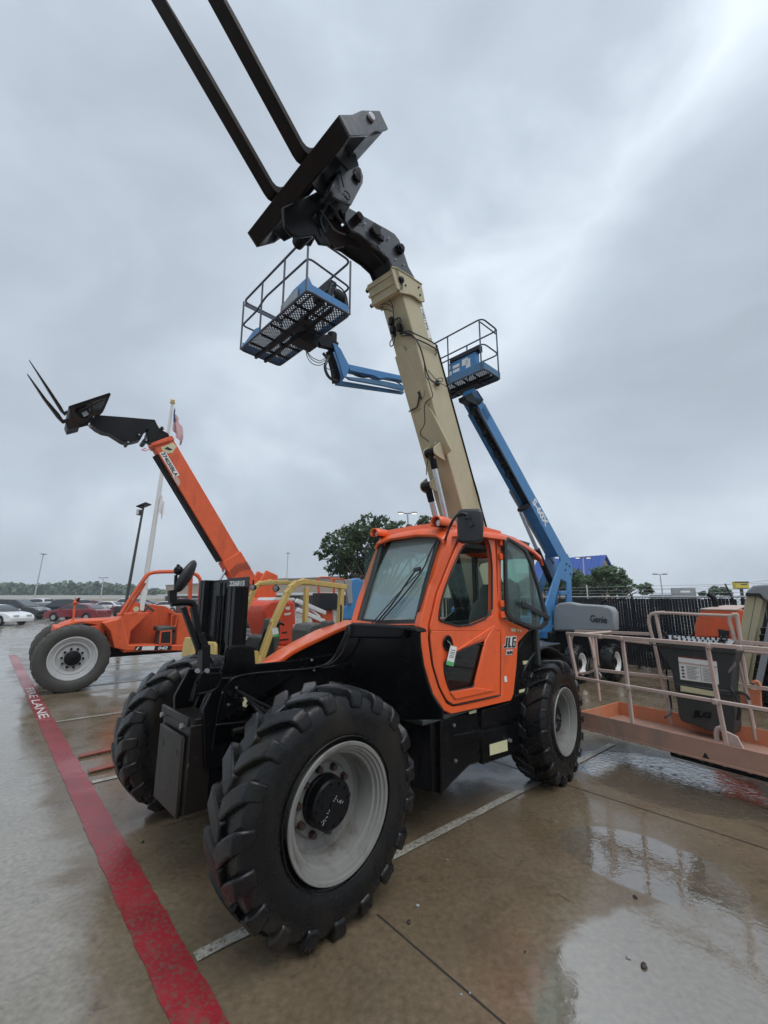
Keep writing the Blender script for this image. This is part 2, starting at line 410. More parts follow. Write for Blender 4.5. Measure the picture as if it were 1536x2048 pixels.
# ------------------------------------------------------------------ wheels
def lug_tyre(R, hw, rim_r, n=19, seed=0, lug=.046):
    """casing + chevron lugs; axis = local Y, outer side +Y"""
    rnd = random.Random(seed); mb = MB(); Rc = R-lug
    prof = [(rim_r-.004, hw*.80), (rim_r+.02, hw*.93), (rim_r+.05, hw*1.0), ((rim_r+Rc)/2, hw*1.07), (Rc-.09, hw*1.05), (Rc-.035, hw*.98), (Rc-.008, hw*.86), (Rc, hw*.5), (Rc+.006, 0)]
    prof = prof + [(r, -y) for r, y in reversed(prof[:-1])]
    mb.lathe(prof, seg=96)
    for rr in (rim_r+.035, rim_r+.12):      # moulding ridges on the sidewall
        mb.lathe([(rr-.006, hw*1.0), (rr, hw*1.085), (rr+.006, hw*1.0)], seg=72)
    W2 = 2*pi/n
    # lug path: (side-coordinate y, angle, outer radius, half width(m))
    path = [(-.10, -.035, R-.004, .060), (.10, .0, R, .072), (.32, .055, R, .069), (.66, .125, R-.002, .062), (.93, .165, R-.010, .060), (1.07, .180, R-.045, .054), (1.115, .186, R-.115, .044)]
    for side in (1, -1):
        for k in range(n):
            a0 = W2*(k + (0 if side > 0 else .5)); vs = []
            jit = rnd.uniform(-.01, .01); wear = rnd.uniform(-.005, .002)
            for i, (yy, da, ro, hwid) in enumerate(path):
                y = yy*hw*side; ro = ro+wear
                inward = Rc-.012 if i < 5 else ro-.030
                yi = y if i < 4 else (y - side*.03*hw/.2 if i < 5 else y - side*.05)
                c = a0+da+jit
                for sgn, flare in ((-1, 1.0), (1, 1.0)):
                    aw = hwid/ro
                    vs.append(Vector(((ro)*cos(c+sgn*aw*.86), y, (ro)*sin(c+sgn*aw*.86))))
                    vs.append(Vector((inward*cos(c+sgn*aw*1.12), yi, inward*sin(c+sgn*aw*1.12))))
            fs = []
            for i in range(len(path)-1):
                b = i*4; q = b+4          # 0 top-, 1 base-, 2 top+, 3 base+
                fs += [(b, b+2, q+2, q), (b+1, b, q, q+1), (b+2, b+3, q+3, q+2)]
            e = (len(path)-1)*4
            fs += [(0, 1, 3, 2), (e, e+2, e+3, e+1)]
            mb.add(vs, fs)
    return mb
def plain_tyre(R, hw, rim_r, n=0):
    mb = MB()
    prof = [(rim_r-.004, hw*.82), (rim_r+.03, hw*.98), ((rim_r+R)/2, hw*1.06), (R-.05, hw*1.0), (R-.012, hw*.86), (R, hw*.6), (R, 0)]
    mb.lathe(prof+[(r, -y) for r, y in reversed(prof[:-1])], seg=72)
    for side in (1, -1):
        for k in range(n):
            a = 2*pi*(k+(.5 if side < 0 else 0))/n
            for (ya, yb, aa, ab) in ((0.05, .55, 0, .05), (.55, 1.0, .05, .09)):
                vs = []
                for y, t in ((ya, aa), (yb, ab)):
                    ro = R+.014 if y < .9 else R-.03
                    for sg in (-1, 1):
                        for r in (ro, R-.04): vs.append((r*cos(a+t+sg*.040), y*hw*side, r*sin(a+t+sg*.040)))
                mb.add(vs, [(0, 2, 6, 4), (1, 0, 4, 5), (2, 3, 7, 6), (0, 1, 3, 2), (4, 6, 7, 5)])
    return mb
def wheel(parent, loc, steer, R, hw, rim_r, mats, n=19, seed=0, spin=0, side=1, kind='lug', deep=.22, offs=.0, nuts=10, hub_r=None, scale=1.0, yscale=1.0):
    """wheel part with tyre, rim, hub and nuts below it"""
    Tm, Rm, Hm, Nm = mats
    hubr = hub_r or rim_r*.40
    face = hw*.80 + offs           # plane of the outer rim flange
    r0 = rim_r
    rim = MB()
    if kind == 'lug':
        prof = [(r0-.055, -face), (r0-.02, -face), (r0, -face-.004), (r0+.004, -face+.01), (r0-.02, -face+.03), (r0-.03, -.02), (r0-.03, .1*hw), (r0-.02, face-.035),
                (r0+.002, face-.014), (r0+.007, face-.002), (r0+.002, face+.006), (r0-.016, face+.004), (r0-.020, face-.010), (r0-.036, face-.013), (r0-.040, face-.030), (r0-.052, face-.033), (r0-.057, face-.055), (r0-.072, face-.060),
                (r0-.086, face-.11), (r0-.092, face-deep+.03), (r0-.105, face-deep), (r0*.60, face-deep-.004), (r0*.56, face-deep+.012), (hubr*1.02, face-deep+.014), (.02, face-deep+.014)]
    else:
        prof = [(r0-.03, -face), (r0, -face), (r0-.03, -face+.03), (r0-.03, 0), (r0-.01, face-.03), (r0+.004, face-.004), (r0-.006, face+.004), (r0-.035, face-.004), (r0-.045, face-.03), (r0-.075, face-.035),
                (r0-.095, face-.06), (r0-.12, face-.055), (r0-.14, face-.06), (r0-.165, face-.11), (r0-.185, face-.115), (r0-.20, face-.10), (hubr, face-.10), (.02, face-.10)]
        deep = .10
    rim.lathe(prof, seg=64)
    ty = lug_tyre(R, hw, rim_r, n, seed) if kind == 'lug' else plain_tyre(R, hw, rim_r, n)
    w = ty.build('tyre', Tm, None, sharp=38, bevel=.010 if kind == 'lug' else 0); w.name = 'wheel'
    w.parent = parent; w.location = loc; w.scale = (scale, yscale*side, scale)
    w.rotation_euler = Euler((0, spin, steer), 'XYZ')
    rim.build('rim', Rm, w, sharp=18)
    hub = MB(); d0 = face-deep+.012
    if kind == 'lug':
        hub.lathe([(hubr*1.02, d0-.01), (hubr*1.02, d0+.03), (hubr*.98, d0+.036), (hubr*.98, d0+.10), (hubr*.94, d0+.108), (hubr*.90, d0+.112), (hubr*.2, d0+.114), (.001, d0+.114)], seg=40)
    else:
        hub.lathe([(hubr, d0-.01), (hubr*.98, d0+.05), (hubr*.6, d0+.07), (.001, d0+.075)], seg=32)
    hub.build('hub', Hm, w, sharp=30)
    if kind == 'lug':
        hb_ = MB()
        for k in range(12):
            a = 2*pi*k/12; c = Vector((hubr*.80*cos(a), 0, hubr*.80*sin(a))); hb_.cyl(c+Vector((0, d0+.108, 0)), c+Vector((0, d0+.121, 0)), .009, seg=6)
        hb_.cyl((0, d0+.11, 0), (0, d0+.122, 0), .022, seg=6); hb_.cyl((hubr*.5, d0+.11, .02), (hubr*.5, d0+.12, .02), .012, seg=6)
        hb_.build('hub_bolts', Hm, w)
        if side > 0:
            ch = MB(); rc = random.Random(seed)
            for k in range(16):
                x = -.07+.011*k+rc.uniform(-.004, .004); z = -.02+.05*sin(k*.35)+rc.uniform(-.012, .012); a = rc.uniform(0, 3.1); l = rc.uniform(.004, .012)
                ch.bar((x-l*cos(a), d0+.1155, z-l*sin(a)), (x+l*cos(a), d0+.1155, z+l*sin(a)), .0025, .002, (0, 1, 0))
            ch.build('chalk_marks', M['pole'], w)
    nb = MB(); rn = hubr*1.27
    for k in range(nuts):
        a = 2*pi*k/nuts+.2; c = Vector((rn*cos(a), 0, rn*sin(a)))
        nb.cyl(c+Vector((0, d0-.01, 0)), c+Vector((0, d0+.036, 0)), .027, .020, seg=6)
    nb.build('wheel_nut', Nm, w)
    return w
# ------------------------------------------------------------------ MAIN TELEHANDLER (orange cab, cream boom)
A = Frame(-1.1237, 3.8076, 3.9054)
tA = froot(A, 'telehandler', 'orange and black telehandler with a raised cream boom, nearest and largest machine in the lot', 'telehandler')
def PA(pts, ax, v): return A.ons(pts, ax, v)
lugm = (M['rubber'], M['rim'], M['dark'], M['rust'])
NL = 19
wheel(tA, (0, 1.055, .6745), 0.0, .6945, .195, .372, lugm, NL, 1, .1, 1, offs=.052)
wheel(tA, (0, -1.055, .6745), 0.0, .6945, .195, .372, lugm, NL, 2, .3, -1, offs=.052)
wheel(tA, (-3.0745, 1.055, .615), .0877, .6945, .195, .372, lugm, NL, 3, .2, 1, scale=.9144, offs=.052)
wheel(tA, (-3.0745, -1.055, .615), .0877, .6945, .195, .372, lugm, NL, 4, .5, -1, scale=.9144, offs=.052)

# chassis: two side plates, belly, axles
mb = MB()
sp = PA([(440, 1345), (640, 1337), (700, 1330), (690, 1400)], 'y', .3)
prof = [(.46, .78), (.50, 1.16), (.40, 1.36), (.10, 1.34), (-.55, 1.33), (-.95, 1.34), (-2.6, 1.45), (-3.6, 1.95), (-3.75, 1.9), (-3.8, 1.0), (-3.2, .75), (-2.6, .55), (-.75, .52), (-.3, .62)]
for y0 in (.27, -.31):
    mb.prism([(x, y0, z) for x, z in prof], (0, .04, 0))
mb.box(-3.7, .42, -.28, .28, .56, .92)
mb.box(-.9, .3, -.27, .27, 1.0, 1.26)
mb.build('chassis', M['black'], tA, bevel=.006)
mb = MB()
for x in (0, -3.0745):
    mb.cyl((x, -.86, .66), (x, .86, .66), .11, seg=20); mb.ball((x, 0, .66), .24, 16, 10); mb.box(x-.14, x+.14, -.6, .6, .56, .76)
mb.build('axle', M['dark'], tA, bevel=.01)
# raised panel with rolled edge on the left frame plate
mb = MB()
pl = PA([(430, 1480), (452, 1375), (470, 1352), (520, 1346), (600, 1339), (655, 1334), (690, 1400), (640, 1440), (520, 1442), (430, 1450)], 'y', .315)
mb.prism(pl, (0, .012, 0))
mb.tube(PA([(424, 1500), (440, 1400), (455, 1365), (478, 1350), (560, 1343), (640, 1337), (668, 1318), (684, 1280), (703, 1256)], 'y', .335), .009, 8, 2)
mb.tube(PA([(430, 1451), (480, 1446), (560, 1437)], 'y', .335), .014, 8, 1)
mb.build('frame_side_panel', M['black'], tA, bevel=.004)
mb = MB()
mb.prism(PA([(382, 1402), (393, 1362), (404, 1346), (443, 1345), (440, 1366), (428, 1382), (402, 1386)], 'y', .345), (0, .02, 0))
mb.tube(PA([(381, 1402), (392, 1362), (404, 1345), (420, 1340)], 'y', .37), .008, 6, 1)
mb.tube(PA([(443, 1347), (441, 1366), (428, 1382), (396, 1388)], 'y', .37), .008, 6, 1)
mb.build('bracket_plate', M['black'], tA, bevel=.003)
mb = MB()
for p in ((394, 1341.5), (413, 1341)):
    c = A.on(*p, 'y', .37); mb.cyl(c, c+Vector((0, .02, 0)), .016, seg=6)
for p in ((472, 1375), (445, 1385), (507, 1429), (520, 1430), (412, 1371), (456, 1409), (623, 1320), (627, 1340)):
    c = A.on(*p, 'y', .33); mb.cyl(c, c+Vector((0, .012, 0)), .009, seg=6)
mb.build('bolt', M['steel'], tA)
mb = MB()
mb.prism(PA([(485, 1396), (493, 1393), (497, 1396), (497, 1409), (491, 1415), (485, 1412)], 'y', .335), (0, .003, 0))
mb.build('worn_sticker', M['pale'], tA)
# upright cover in front of the cab slot
mb = MB()
mb.prism(PA([(438, 1345), (447, 1325), (452, 1297), (461, 1292), (503, 1293), (506, 1336), (500, 1342)], 'y', .10), (0, .05, 0))
mb.tube(PA([(440, 1344), (449, 1330), (452, 1298), (460, 1292), (504, 1293)], 'y', .13), .008, 6, 2)
mb.build('front_cover', M['black'], tA, bevel=.004)

# front counterweight box
mb = MB()
mb.box(.34, .57, -.28, .28, .50, 1.06)
mb.prism([(.57, -.28, 1.06), (.57, .28, 1.06), (.57, .28, 1.115), (.57, -.28, 1.115)], (.02, 0, 0))
mb.box(.36, .54, .262, .28, 1.06, 1.10)
mb.build('front_box', M['boxm'], tA, bevel=.008)
mb = MB()
mb.box(.572, .600, -.255, .235, .47, .985)
bx = mb.build('towing_plate', M['boxm'], tA, bevel=.014)
mb = MB()
for y in (-.14, .14):
    mb.cyl((.59, y, .87), (.603, y, .87), .02, seg=12)
mb.build('plate_hole', M['ink'], tA)
mb = MB()
for y in (-.22, .2): mb.cyl((.58, y, 1.05), (.61, y, 1.05), .02, seg=6)
mb.build('bolt', M['steel'], tA)

# engine hood on the far side: black flank, orange top
ne = [A.on(*p, 'y', -.33) for p in ((524, 1327), (580, 1323), (585, 1305), (606, 1294), (630, 1283), (660, 1268), (686, 1257), (702, 1250))]
hp = [(p.x, p.z-.015) for p in ne] + [(-3.2, ne[-1].z-.05), (-3.5, 1.2), (-3.5, .8), (-.75, .8), (-.3, 1.0)]
mb = MB(); mb.prism([(x, -.34, z) for x, z in hp], (0, -.56, -.17))
hood = mb.build('engine_hood', M['black'], tA, bevel=.01)
mb = MB()
fe = [A.on(*p, 'y', -.90) for p in ((520, 1330), (528, 1320), (544, 1309), (585, 1285), (630, 1262), (665, 1249), (694, 1241))]
nt_ = [A.on(*p, 'y', -.33) for p in ((523, 1328), (560, 1322), (585, 1304), (610, 1291), (640, 1277), (672, 1262), (702, 1249))]
P = []
for n_, f_ in zip(nt_, fe):
    P.append([n_+Vector((0, 0, -.03)), n_+Vector((0, -.01, .005)), n_*.75+f_*.25+Vector((0, 0, .012)), n_*.45+f_*.55+Vector((0, 0, .012)), f_*.9+n_*.1+Vector((0, 0, .004)), f_, f_+Vector((0, -.03, -.2))])
P.append([Vector((-3.2, v.y, v.z)) for v in P[-1]])
mb.grid(P)
mb.build('hood_top', M['orange'], hood, solid=.012)
mb = MB()
mb.cyl(A.on(655, 1262, 'y', -.9), A.on(655, 1262, 'y', -.9)+Vector((0, 0, .12)), .10, .08, seg=20)
mb.build('air_intake', M['dgrey'], hood, bevel=.02)

# dash cowl below the windscreen
mb = MB()
XC = -.80
cw = PA([(700, 1247), (839, 1256), (840, 1290), (846, 1330), (854, 1360), (864, 1388), (874, 1405), (885, 1420), (885, 1440), (640, 1440), (640, 1345), (668, 1320)], 'x', XC-.02)
mb.prism(cw, (-.02, 0, 0))
mb.build('front_cowl', M['black'], tA, bevel=.01)
mb = MB()
q = PA([(692, 1250), (704, 1246), (820, 1254), (832, 1258), (836, 1266), (810, 1262), (804, 1277), (720, 1276), (684, 1276)], 'x', XC+.03)
mb.prism(q, (-.12, 0, 0))
mb.build('scuttle', M['dark'], tA, bevel=.016)
mb = MB()
mb.tube([A.on(a, b, 'x', XC+.05) for a, b in ((697, 1250), (700, 1262), (690, 1300), (668, 1326), (640, 1336), (615, 1338))], .010, 8, 2)
mb.build('hose', M['hose'], tA)

# ---- cab
YC = 1.10
def side(pts, y=YC): return PA(pts, 'y', y)
cab = thing('cab', '', ''); 
for k in ('label', 'category'): del cab[k]
cab.parent = tA
# left side frame ring with door hole
outer = [(895, 1060), (890, 1093), (859, 1173), (840, 1250), (840, 1275), (848, 1330), (866, 1388), (888, 1421), (903, 1428.5), (968, 1414), (1023, 1401), (1028, 1388), (1034, 1330), (1037, 1284), (1059, 1260), (1026, 1246), (1004, 1236), (1003, 1150), (1003, 1062), (960, 1050), (920, 1048)]
inner = [(918, 1072), (899, 1118), (872, 1186), (857, 1250), (857, 1277), (864, 1330), (878, 1376), (893, 1406), (907, 1413), (965, 1400), (1003, 1392), (1004, 1386), (1004, 1330), (1004, 1290), (1003, 1270), (1000, 1258), (998, 1236), (997, 1150), (995, 1070), (965, 1060), (930, 1062)]
mb = MB(); mb.ring(side(outer), side(inner), (0, -.07, 0))
cs = mb.build('cab_side_frame', M['orange'], cab, bevel=.012)
# door
d_out = [(921, 1076), (902, 1120), (876, 1186), (861, 1250), (861, 1277), (867, 1330), (880, 1374), (894, 1401), (908, 1409), (965, 1397), (1000, 1389), (1001, 1330), (1001, 1258), (995, 1180), (992, 1110), (990, 1072), (968, 1065), (940, 1067)]
w_in = [(926, 1092), (908, 1130), (895, 1158), (885, 1190), (879, 1218), (877, 1237), (880, 1243), (892, 1247), (909, 1253), (928, 1255), (950, 1247), (984, 1232), (984.5, 1200), (984.5, 1160), (984, 1118), (977, 1080), (968, 1077), (945, 1083)]
mb = MB()
DY = YC+.006
# upper half ring, lower half panel with openings: build as strips between outlines
up_o = [(921, 1076), (902, 1120), (876, 1186), (861, 1250), (861, 1262), (928, 1262), (1001, 1262), (995, 1180), (992, 1110), (990, 1072), (968, 1065), (940, 1067)]
up_i = [(926, 1092), (908, 1130), (885, 1190), (877, 1237), (882, 1243), (928, 1255), (984, 1232), (984.5, 1180), (984, 1118), (977, 1080), (968, 1077), (945, 1083)]
mb.ring(side(up_o, DY), side(up_i, DY), (0, -.05, 0))
lo_o = [(861, 1262), (861, 1277), (867, 1330), (880, 1374), (894, 1401), (908, 1409), (965, 1397), (1000, 1389), (1001, 1330), (1001, 1262), (928, 1262)]
lo_i = [(889, 1322), (888, 1330), (889, 1345), (892, 1359), (897, 1374), (901, 1383), (925, 1378), (950, 1373), (960, 1330), (972, 1280), (914, 1304)]
mb.ring(side(lo_o, DY), side(lo_i, DY), (0, -.05, 0))
door = mb.build('cab_door', M['orange'], cab, bevel=.007)
# pressed triangular ridge around the lower glass
mb = MB()
mb.prism(side([(972, 1279), (990, 1250), (994, 1258), (952, 1380), (948, 1376)], DY+.012), (0, -.02, 0))
mb.prism(side([(914, 1302), (972, 1276), (990, 1250), (920, 1296)], DY+.012), (0, -.02, 0))
mb.prism(side([(901, 1384), (950, 1375), (991, 1381), (912, 1399)], DY+.014), (0, -.02, 0))
mb.build('door_pressing', M['orange'], door, bevel=.006)
mb = MB(); mb.prism(side(lo_i, DY-.02), (0, -.006, 0)); mb.build('lower_door_glass', M['glassd'], door)
mb = MB()
gl = [Vector(p) for p in side(up_i, DY+.004)]
mb.tube(gl, .009, 8, 1, closed=True); mb.tube(side(lo_i, DY+.004), .006, 8, 1, closed=True)
mb.tube(side([(861, 1262), (857.5, 1277), (865, 1332), (879, 1376), (894, 1403), (908, 1411), (965, 1399), (1002, 1390)], DY-.002), .006, 6, 1)
mb.build('door_seal', M['hose'], door)
mb = MB()
c = A.on(895, 1286, 'y', DY+.004); mb.lathe([(.001, 0), (.058, 0), (.066, .006), (.058, .012), (.045, .002), (.001, .0)], c, 32)
mb.bar(c+Vector((.03, .014, .01)), c+Vector((-.05, .014, -.01)), .02, .02)
mb.build('door_handle', M['dark'], door)
# tag hanging on the handle
mb = MB()
tg = side([(903, 1293), (914, 1296), (912, 1312), (902, 1309)], DY+.03); mb.prism(side([(901, 1291), (914, 1294), (907, 1328), (893, 1324)], DY+.03), (0, .002, 0))
tgo = mb.build('paper_tag', M['white'], door)
mb = MB(); mb.prism(side([(894.5, 1321), (908, 1325), (906.3, 1333), (892, 1329)], DY+.031), (0, .002, 0)); mb.build('green_strip', M['green'], tgo)
mb = MB(); mb.tube(side([(903, 1292), (900, 1286), (895, 1282)], DY+.03), .002, 6); mb.build('tag_string', M['white'], tgo)
mb = MB()
for y0 in (1299, 1303, 1306, 1310, 1313):
    mb.prism(side([(902-(y0-1299)*.25, y0), (911-(y0-1299)*.25, y0+2.2), (911-(y0-1299)*.25, y0+3.2), (902-(y0-1299)*.25, y0+1)], DY+.033), (0, .001, 0))
mb.build('tag_print', M['ink'], tgo)
# hinges
mb = MB()
for p in ((1000, 1088), (1000, 1116), (1001, 1210), (1002, 1232)):
    c = A.on(*p, 'y', YC+.01); mb.box(c.x-.05, c.x+.03, c.y, c.y+.03, c.z-.02, c.z+.045)
mb.build('door_hinge', M['orange'], door, bevel=.006)
# roof
zr = 2.60
mb = MB()
rf = [(-1.22, .42, 2.50), (-1.27, 1.12, 2.53), (-2.2, 1.14, 2.56), (-2.72, 1.15, 2.53), (-2.98, 1.13, 2.43), (-2.98, .30, 2.43), (-2.2, .30, 2.56)]
P = []
for i, x in enumerate((-1.17, -1.24, -1.32, -1.7, -2.2, -2.55, -2.85, -3.0, -3.04)):
    zc = (2.48, 2.535, 2.56, 2.60, 2.61, 2.585, 2.51, 2.45, 2.38)[i]
    row = []
    for y, dz in ((.27, -.06), (.30, -.01), (.5, .02), (.85, .025), (1.08, -.005), (1.14, -.045), (1.15, -.085)):
        row.append((x, y, zc+dz))
    P.append(row)
mb.grid(P)
mb.build('cab_roof', M['orange'], cab, solid=.03, bevel=.006)
mb = MB(); mb.box(-2.2, -1.3, .34, 1.06, 2.42, 2.46); mb.build('headliner', M['shade'], cab)
mb = MB()   # rear overhang underside
mb.prism(side([(1034, 1088), (1056, 1098), (1060, 1086), (1040, 1080)], 1.08), (0, -.7, 0)); mb.build('roof_underside', M['dgrey'], cab)
# windscreen surround: top rail, far pillar, near pillar edge
WX = lambda t: -.92 - .33*t          # x of the screen at height fraction t
def scr(px, py):
    n = Vector((.83, 0, .33)).normalized(); return A.onp(px, py, n, n.dot(Vector((-.92, 0, 1.70))))
so = [(758, 1080), (765, 1062), (820, 1052), (893, 1042), (897, 1062), (893, 1093), (859, 1173), (842, 1250), (770, 1250), (701, 1245), (714, 1200), (737, 1135)]
si = [(769, 1086), (774, 1076), (820, 1066), (884, 1056), (886, 1066), (872, 1105), (852, 1170), (834, 1247), (770, 1248), (712, 1240), (724, 1200), (747, 1135)]
nv = Vector((-.83, 0, -.33)).normalized()
mb = MB(); mb.ring([scr(*p) for p in so], [scr(*p) for p in si], nv*.06)
mb.build('windscreen_frame', M['orange'], cab, bevel=.012)
mb = MB(); ws = [scr(*p) + nv*.02 for p in si]; mb.prism(ws, nv*.006)
wsg = mb.build('windscreen', M['glassw'], cab)
mb = MB()
b_o = si; b_i = [(778, 1088), (781, 1082), (822, 1073), (872, 1064), (870, 1075), (861, 1108), (842, 1172), (826, 1237), (770, 1239), (716, 1236), (731, 1200), (755, 1135)]
mb.ring([scr(*p)+nv*.018 for p in b_o], [scr(*p)+nv*.018 for p in b_i], nv*.004)
mb.build('screen_border', M['ink'], wsg)
# far side (right) cab wall: pillars and panes
mb = MB()
for x0, z0, x1, z1 in ((-.95, 1.68, -1.25, 2.5), (-2.0, 1.0, -2.0, 2.5), (-2.88, 1.2, -2.88, 2.45)):
    mb.bar((x0, .31, z0), (x1, .31, z1), .06, .06, (0, 1, 0))
mb.box(-2.9, -.95, .29, .33, .95, 1.66)
mb.bar((-2.88, 1.09, 1.2), (-2.88, 1.09, 2.45), .06, .05, (0, 1, 0)); mb.bar((-2.88, .3, 1.62), (-2.88, 1.1, 1.62), .05, .06)
mb.box(-2.9, -.95, .3, 1.08, .93, .97)
mb.box(-2.9, -2.86, .3, 1.08, .95, 1.62)
mb.build('cab_shell', M['dgrey'], cab, bevel=.008)
mb = MB(); mb.box(-2.86, -1.0, .305, .311, 1.66, 2.42); mb.box(-2.885, -2.879, .33, 1.06, 1.66, 2.42); mb.build('far_window', M['glassc'], cab)
# rear quarter window and the upper door pane folded back against it
mb = MB(); mb.prism(side([(1005, 1236), (1006, 1075), (1030, 1084), (1050, 1098), (1062, 1130), (1074, 1180), (1082, 1225), (1059, 1257), (1026, 1245)], YC-.01), (0, -.005, 0))
mb.build('rear_side_window', M['glassc'], cab)
hz = A.on(1006, 1150, 'y', YC)
def fold(px, py):   # plane hinged at the rear door post, standing slightly open
    n = Vector((-sin(radians(-8)), cos(radians(-8)), 0)); n = Vector((.10, .995, 0)).normalized(); return A.onp(px, py, n, n.dot(hz+Vector((0, .04, 0))))
fo = [(1005, 1082), (1012, 1074), (1034, 1087), (1050, 1100), (1060, 1122), (1077, 1177), (1093, 1236), (1092, 1248), (1078, 1260), (1058, 1258), (1018, 1240), (1008, 1226), (1006, 1160)]
fi = [(1010, 1090), (1014, 1082), (1032, 1093), (1046, 1104), (1055, 1124), (1072, 1178), (1087, 1236), (1086, 1243), (1076, 1252), (1060, 1251), (1022, 1234), (1014, 1223), (1011, 1160)]
F0, F1 = [fold(*p) for p in fo], [fold(*p) for p in fi]
mb = MB(); mb.ring(F0, F1, (0, .03, 0)); fw = mb.build('folded_door_window', M['hose'], cab, bevel=.008)
mb = MB(); mb.prism([p+Vector((0, .012, 0)) for p in F1], (0, .006, 0)); mb.build('window_pane', M['glassc'], fw)
mb = MB(); mb.bar(fold(1034, 1206)+Vector((0, .05, 0)), fold(1090, 1236)+Vector((0, .05, 0)), .02, .05); mb.build('window_bar', M['hose'], fw, bevel=.004)
# interior
mb = MB()
sx = -2.25
mb.box(sx-.25, sx+.28, .45, .95, 1.26, 1.40)
P = []
for z, w, x in ((1.34, .25, -.22), (1.5, .265, -.25), (1.7, .26, -.28), (1.85, .22, -.31), (1.92, .15, -.33), (1.95, .15, -.335), (2.02, .14, -.34), (2.08, .10, -.35)):
    P.append([(sx+x+.10*cos(a)*(.8 if z < 1.9 else .55), .70+w*sin(a), z) for a in [2*pi*k/16 for k in range(17)]])
mb.grid(P); mb.prism([P[-1][k] for k in range(16)], (0, 0, .004))
mb.box(sx-.2, sx+.2, .5, .9, .97, 1.26)
mb.build('seat', M['seat'], cab, bevel=.03)
mb = MB(); mb.cyl((-1.25, .70, 1.1), (-1.42, .70, 1.62), .045, .035)
R3 = Matrix.Translation((-1.44, .70, 1.66)) @ Matrix.Rotation(radians(-28), 4, 'Y')
mb.tube([R3 @ Vector((.19*cos(a), .19*sin(a), 0)) for a in [2*pi*k/28 for k in range(28)]], .015, 8, closed=True)
for a in (0, 2.1, 4.2): mb.bar(R3 @ Vector((0, 0, -.02)), R3 @ Vector((.18*cos(a), .18*sin(a), 0)), .025, .012)
mb.build('steering_wheel', M['seat'], cab)
mb = MB(); mb.box(-1.22, -.98, .36, 1.0, 1.0, 1.66); mb.box(-2.5, -1.7, .36, .45, 1.0, 1.55); mb.build('dashboard', M['dgrey'], cab, bevel=.03)
# wipers
mb = MB()
sp_ = lambda px, py, o=.03: scr(px, py) - nv*o
mb.tube([sp_(*p) for p in ((752, 1254), (790, 1210), (833, 1145), (843, 1137))], .008, 8, 1)
mb.tube([sp_(*p) for p in ((760, 1252), (815, 1190), (852, 1140), (862, 1112), (884, 1070))], .007, 8, 1)
mb.tube([sp_(*p) for p in ((748, 1250), (800, 1190), (850, 1140))], .005, 8, 1)
mb.bar(sp_(838, 1225, .02), sp_(884, 1072, .02), .02, .012, tuple(nv))
mb.bar(sp_(845, 1140, .03), sp_(832, 1143, .03), .03, .02, tuple(nv))
mb.tube([sp_(842, 1222), sp_(850, 1200), sp_(868, 1130)], .006, 6)
mb.build('wiper', M['hose'], cab)
# work lamps under orange hoods
for (cx, cy, k) in ((766, 1073, .85), (889, 1052, .95)):
    c = scr(cx, cy) - nv*.05
    mb = MB(); D = Vector((1, 0, -.12)).normalized()
    mb.lathe([(.001, .045), (.034*k, .045), (.040*k, .035), (.040*k, -.03), (.025*k, -.05), (.001, -.05)], c, 24, Matrix.Rotation(-pi/2, 3, 'Z'))
    lamp = mb.build('work_lamp', M['dark'], cab)
    mb = MB(); mb.lathe([(.001, .05), (.02*k, .049), (.033*k, .044)], c, 20, Matrix.Rotation(-pi/2, 3, 'Z')); mb.build('lens', M['lens'], lamp)
    mb = MB()
    P = []
    for x, r in ((.085, .058*k), (.03, .062*k), (-.05, .06*k), (-.16, .05*k)):
        P.append([c+Vector((x, r*cos(a), r*sin(a)*.95+.004)) for a in [radians(-35+i*250/14) for i in range(15)]])
    mb.grid(P); mb.build('lamp_hood', M['orange'], lamp, solid=.012)
# big mirror on the near pillar (its back faces the camera)
YM = 1.30
mb = MB()
mo = [(916, 1024), (923, 1019), (958, 1017.5), (966, 1022), (968, 1050), (966, 1081), (961, 1087), (924, 1087.5), (916, 1083), (915, 1052)]
def mp(px, py, d=0):
    n = Vector((.93, .37, 0)).normalized(); return A.onp(px, py, n, n.dot(A.on(880, 1120, 'y', YM)+Vector((.12, 0, 0)))+d)
mc = [mp(*p) for p in mo]; cen = sum(mc, Vector())/len(mc); nm = Vector((.93, .37, 0)).normalized()
n0 = len(mc); vs = mc + [p+nm*.012 for p in mc] + [cen+(p-cen)*.86+nm*.035 for p in mc]
fs = [list(range(n0))[::-1]] + [(i, (i+1) % n0, n0+(i+1) % n0, n0+i) for i in range(n0)] + [(n0+i, n0+(i+1) % n0, 2*n0+(i+1) % n0, 2*n0+i) for i in range(n0)] + [list(range(2*n0, 3*n0))]
mb.add(vs, fs); mir = mb.build('mirror', M['mirror_b'], cab, bevel=.006, sharp=50)
mb = MB()
mb.tube([A.on(888, 1088, 'y', YC+.02), A.on(893, 1072, 'y', YC+.10), mp(900, 1050, .02), mp(913, 1030, .04), mp(925, 1026, .05), mp(936, 1030, .05)], .011, 8, 2)
mb.bar(A.on(887, 1094, 'y', YC+.02), A.on(893, 1068, 'y', YC+.03), .025, .04)
mb.bar(mp(932, 1034, .045), mp(945, 1052, .045), .03, .03); mb.ball(mp(936, 1036, .05), .022)
for p in ((931, 1036), (938, 1031)): mb.cyl(mp(*p, .05), mp(*p, .075), .007, seg=6)
mb.build('mirror_arm', M['hose'], mir)
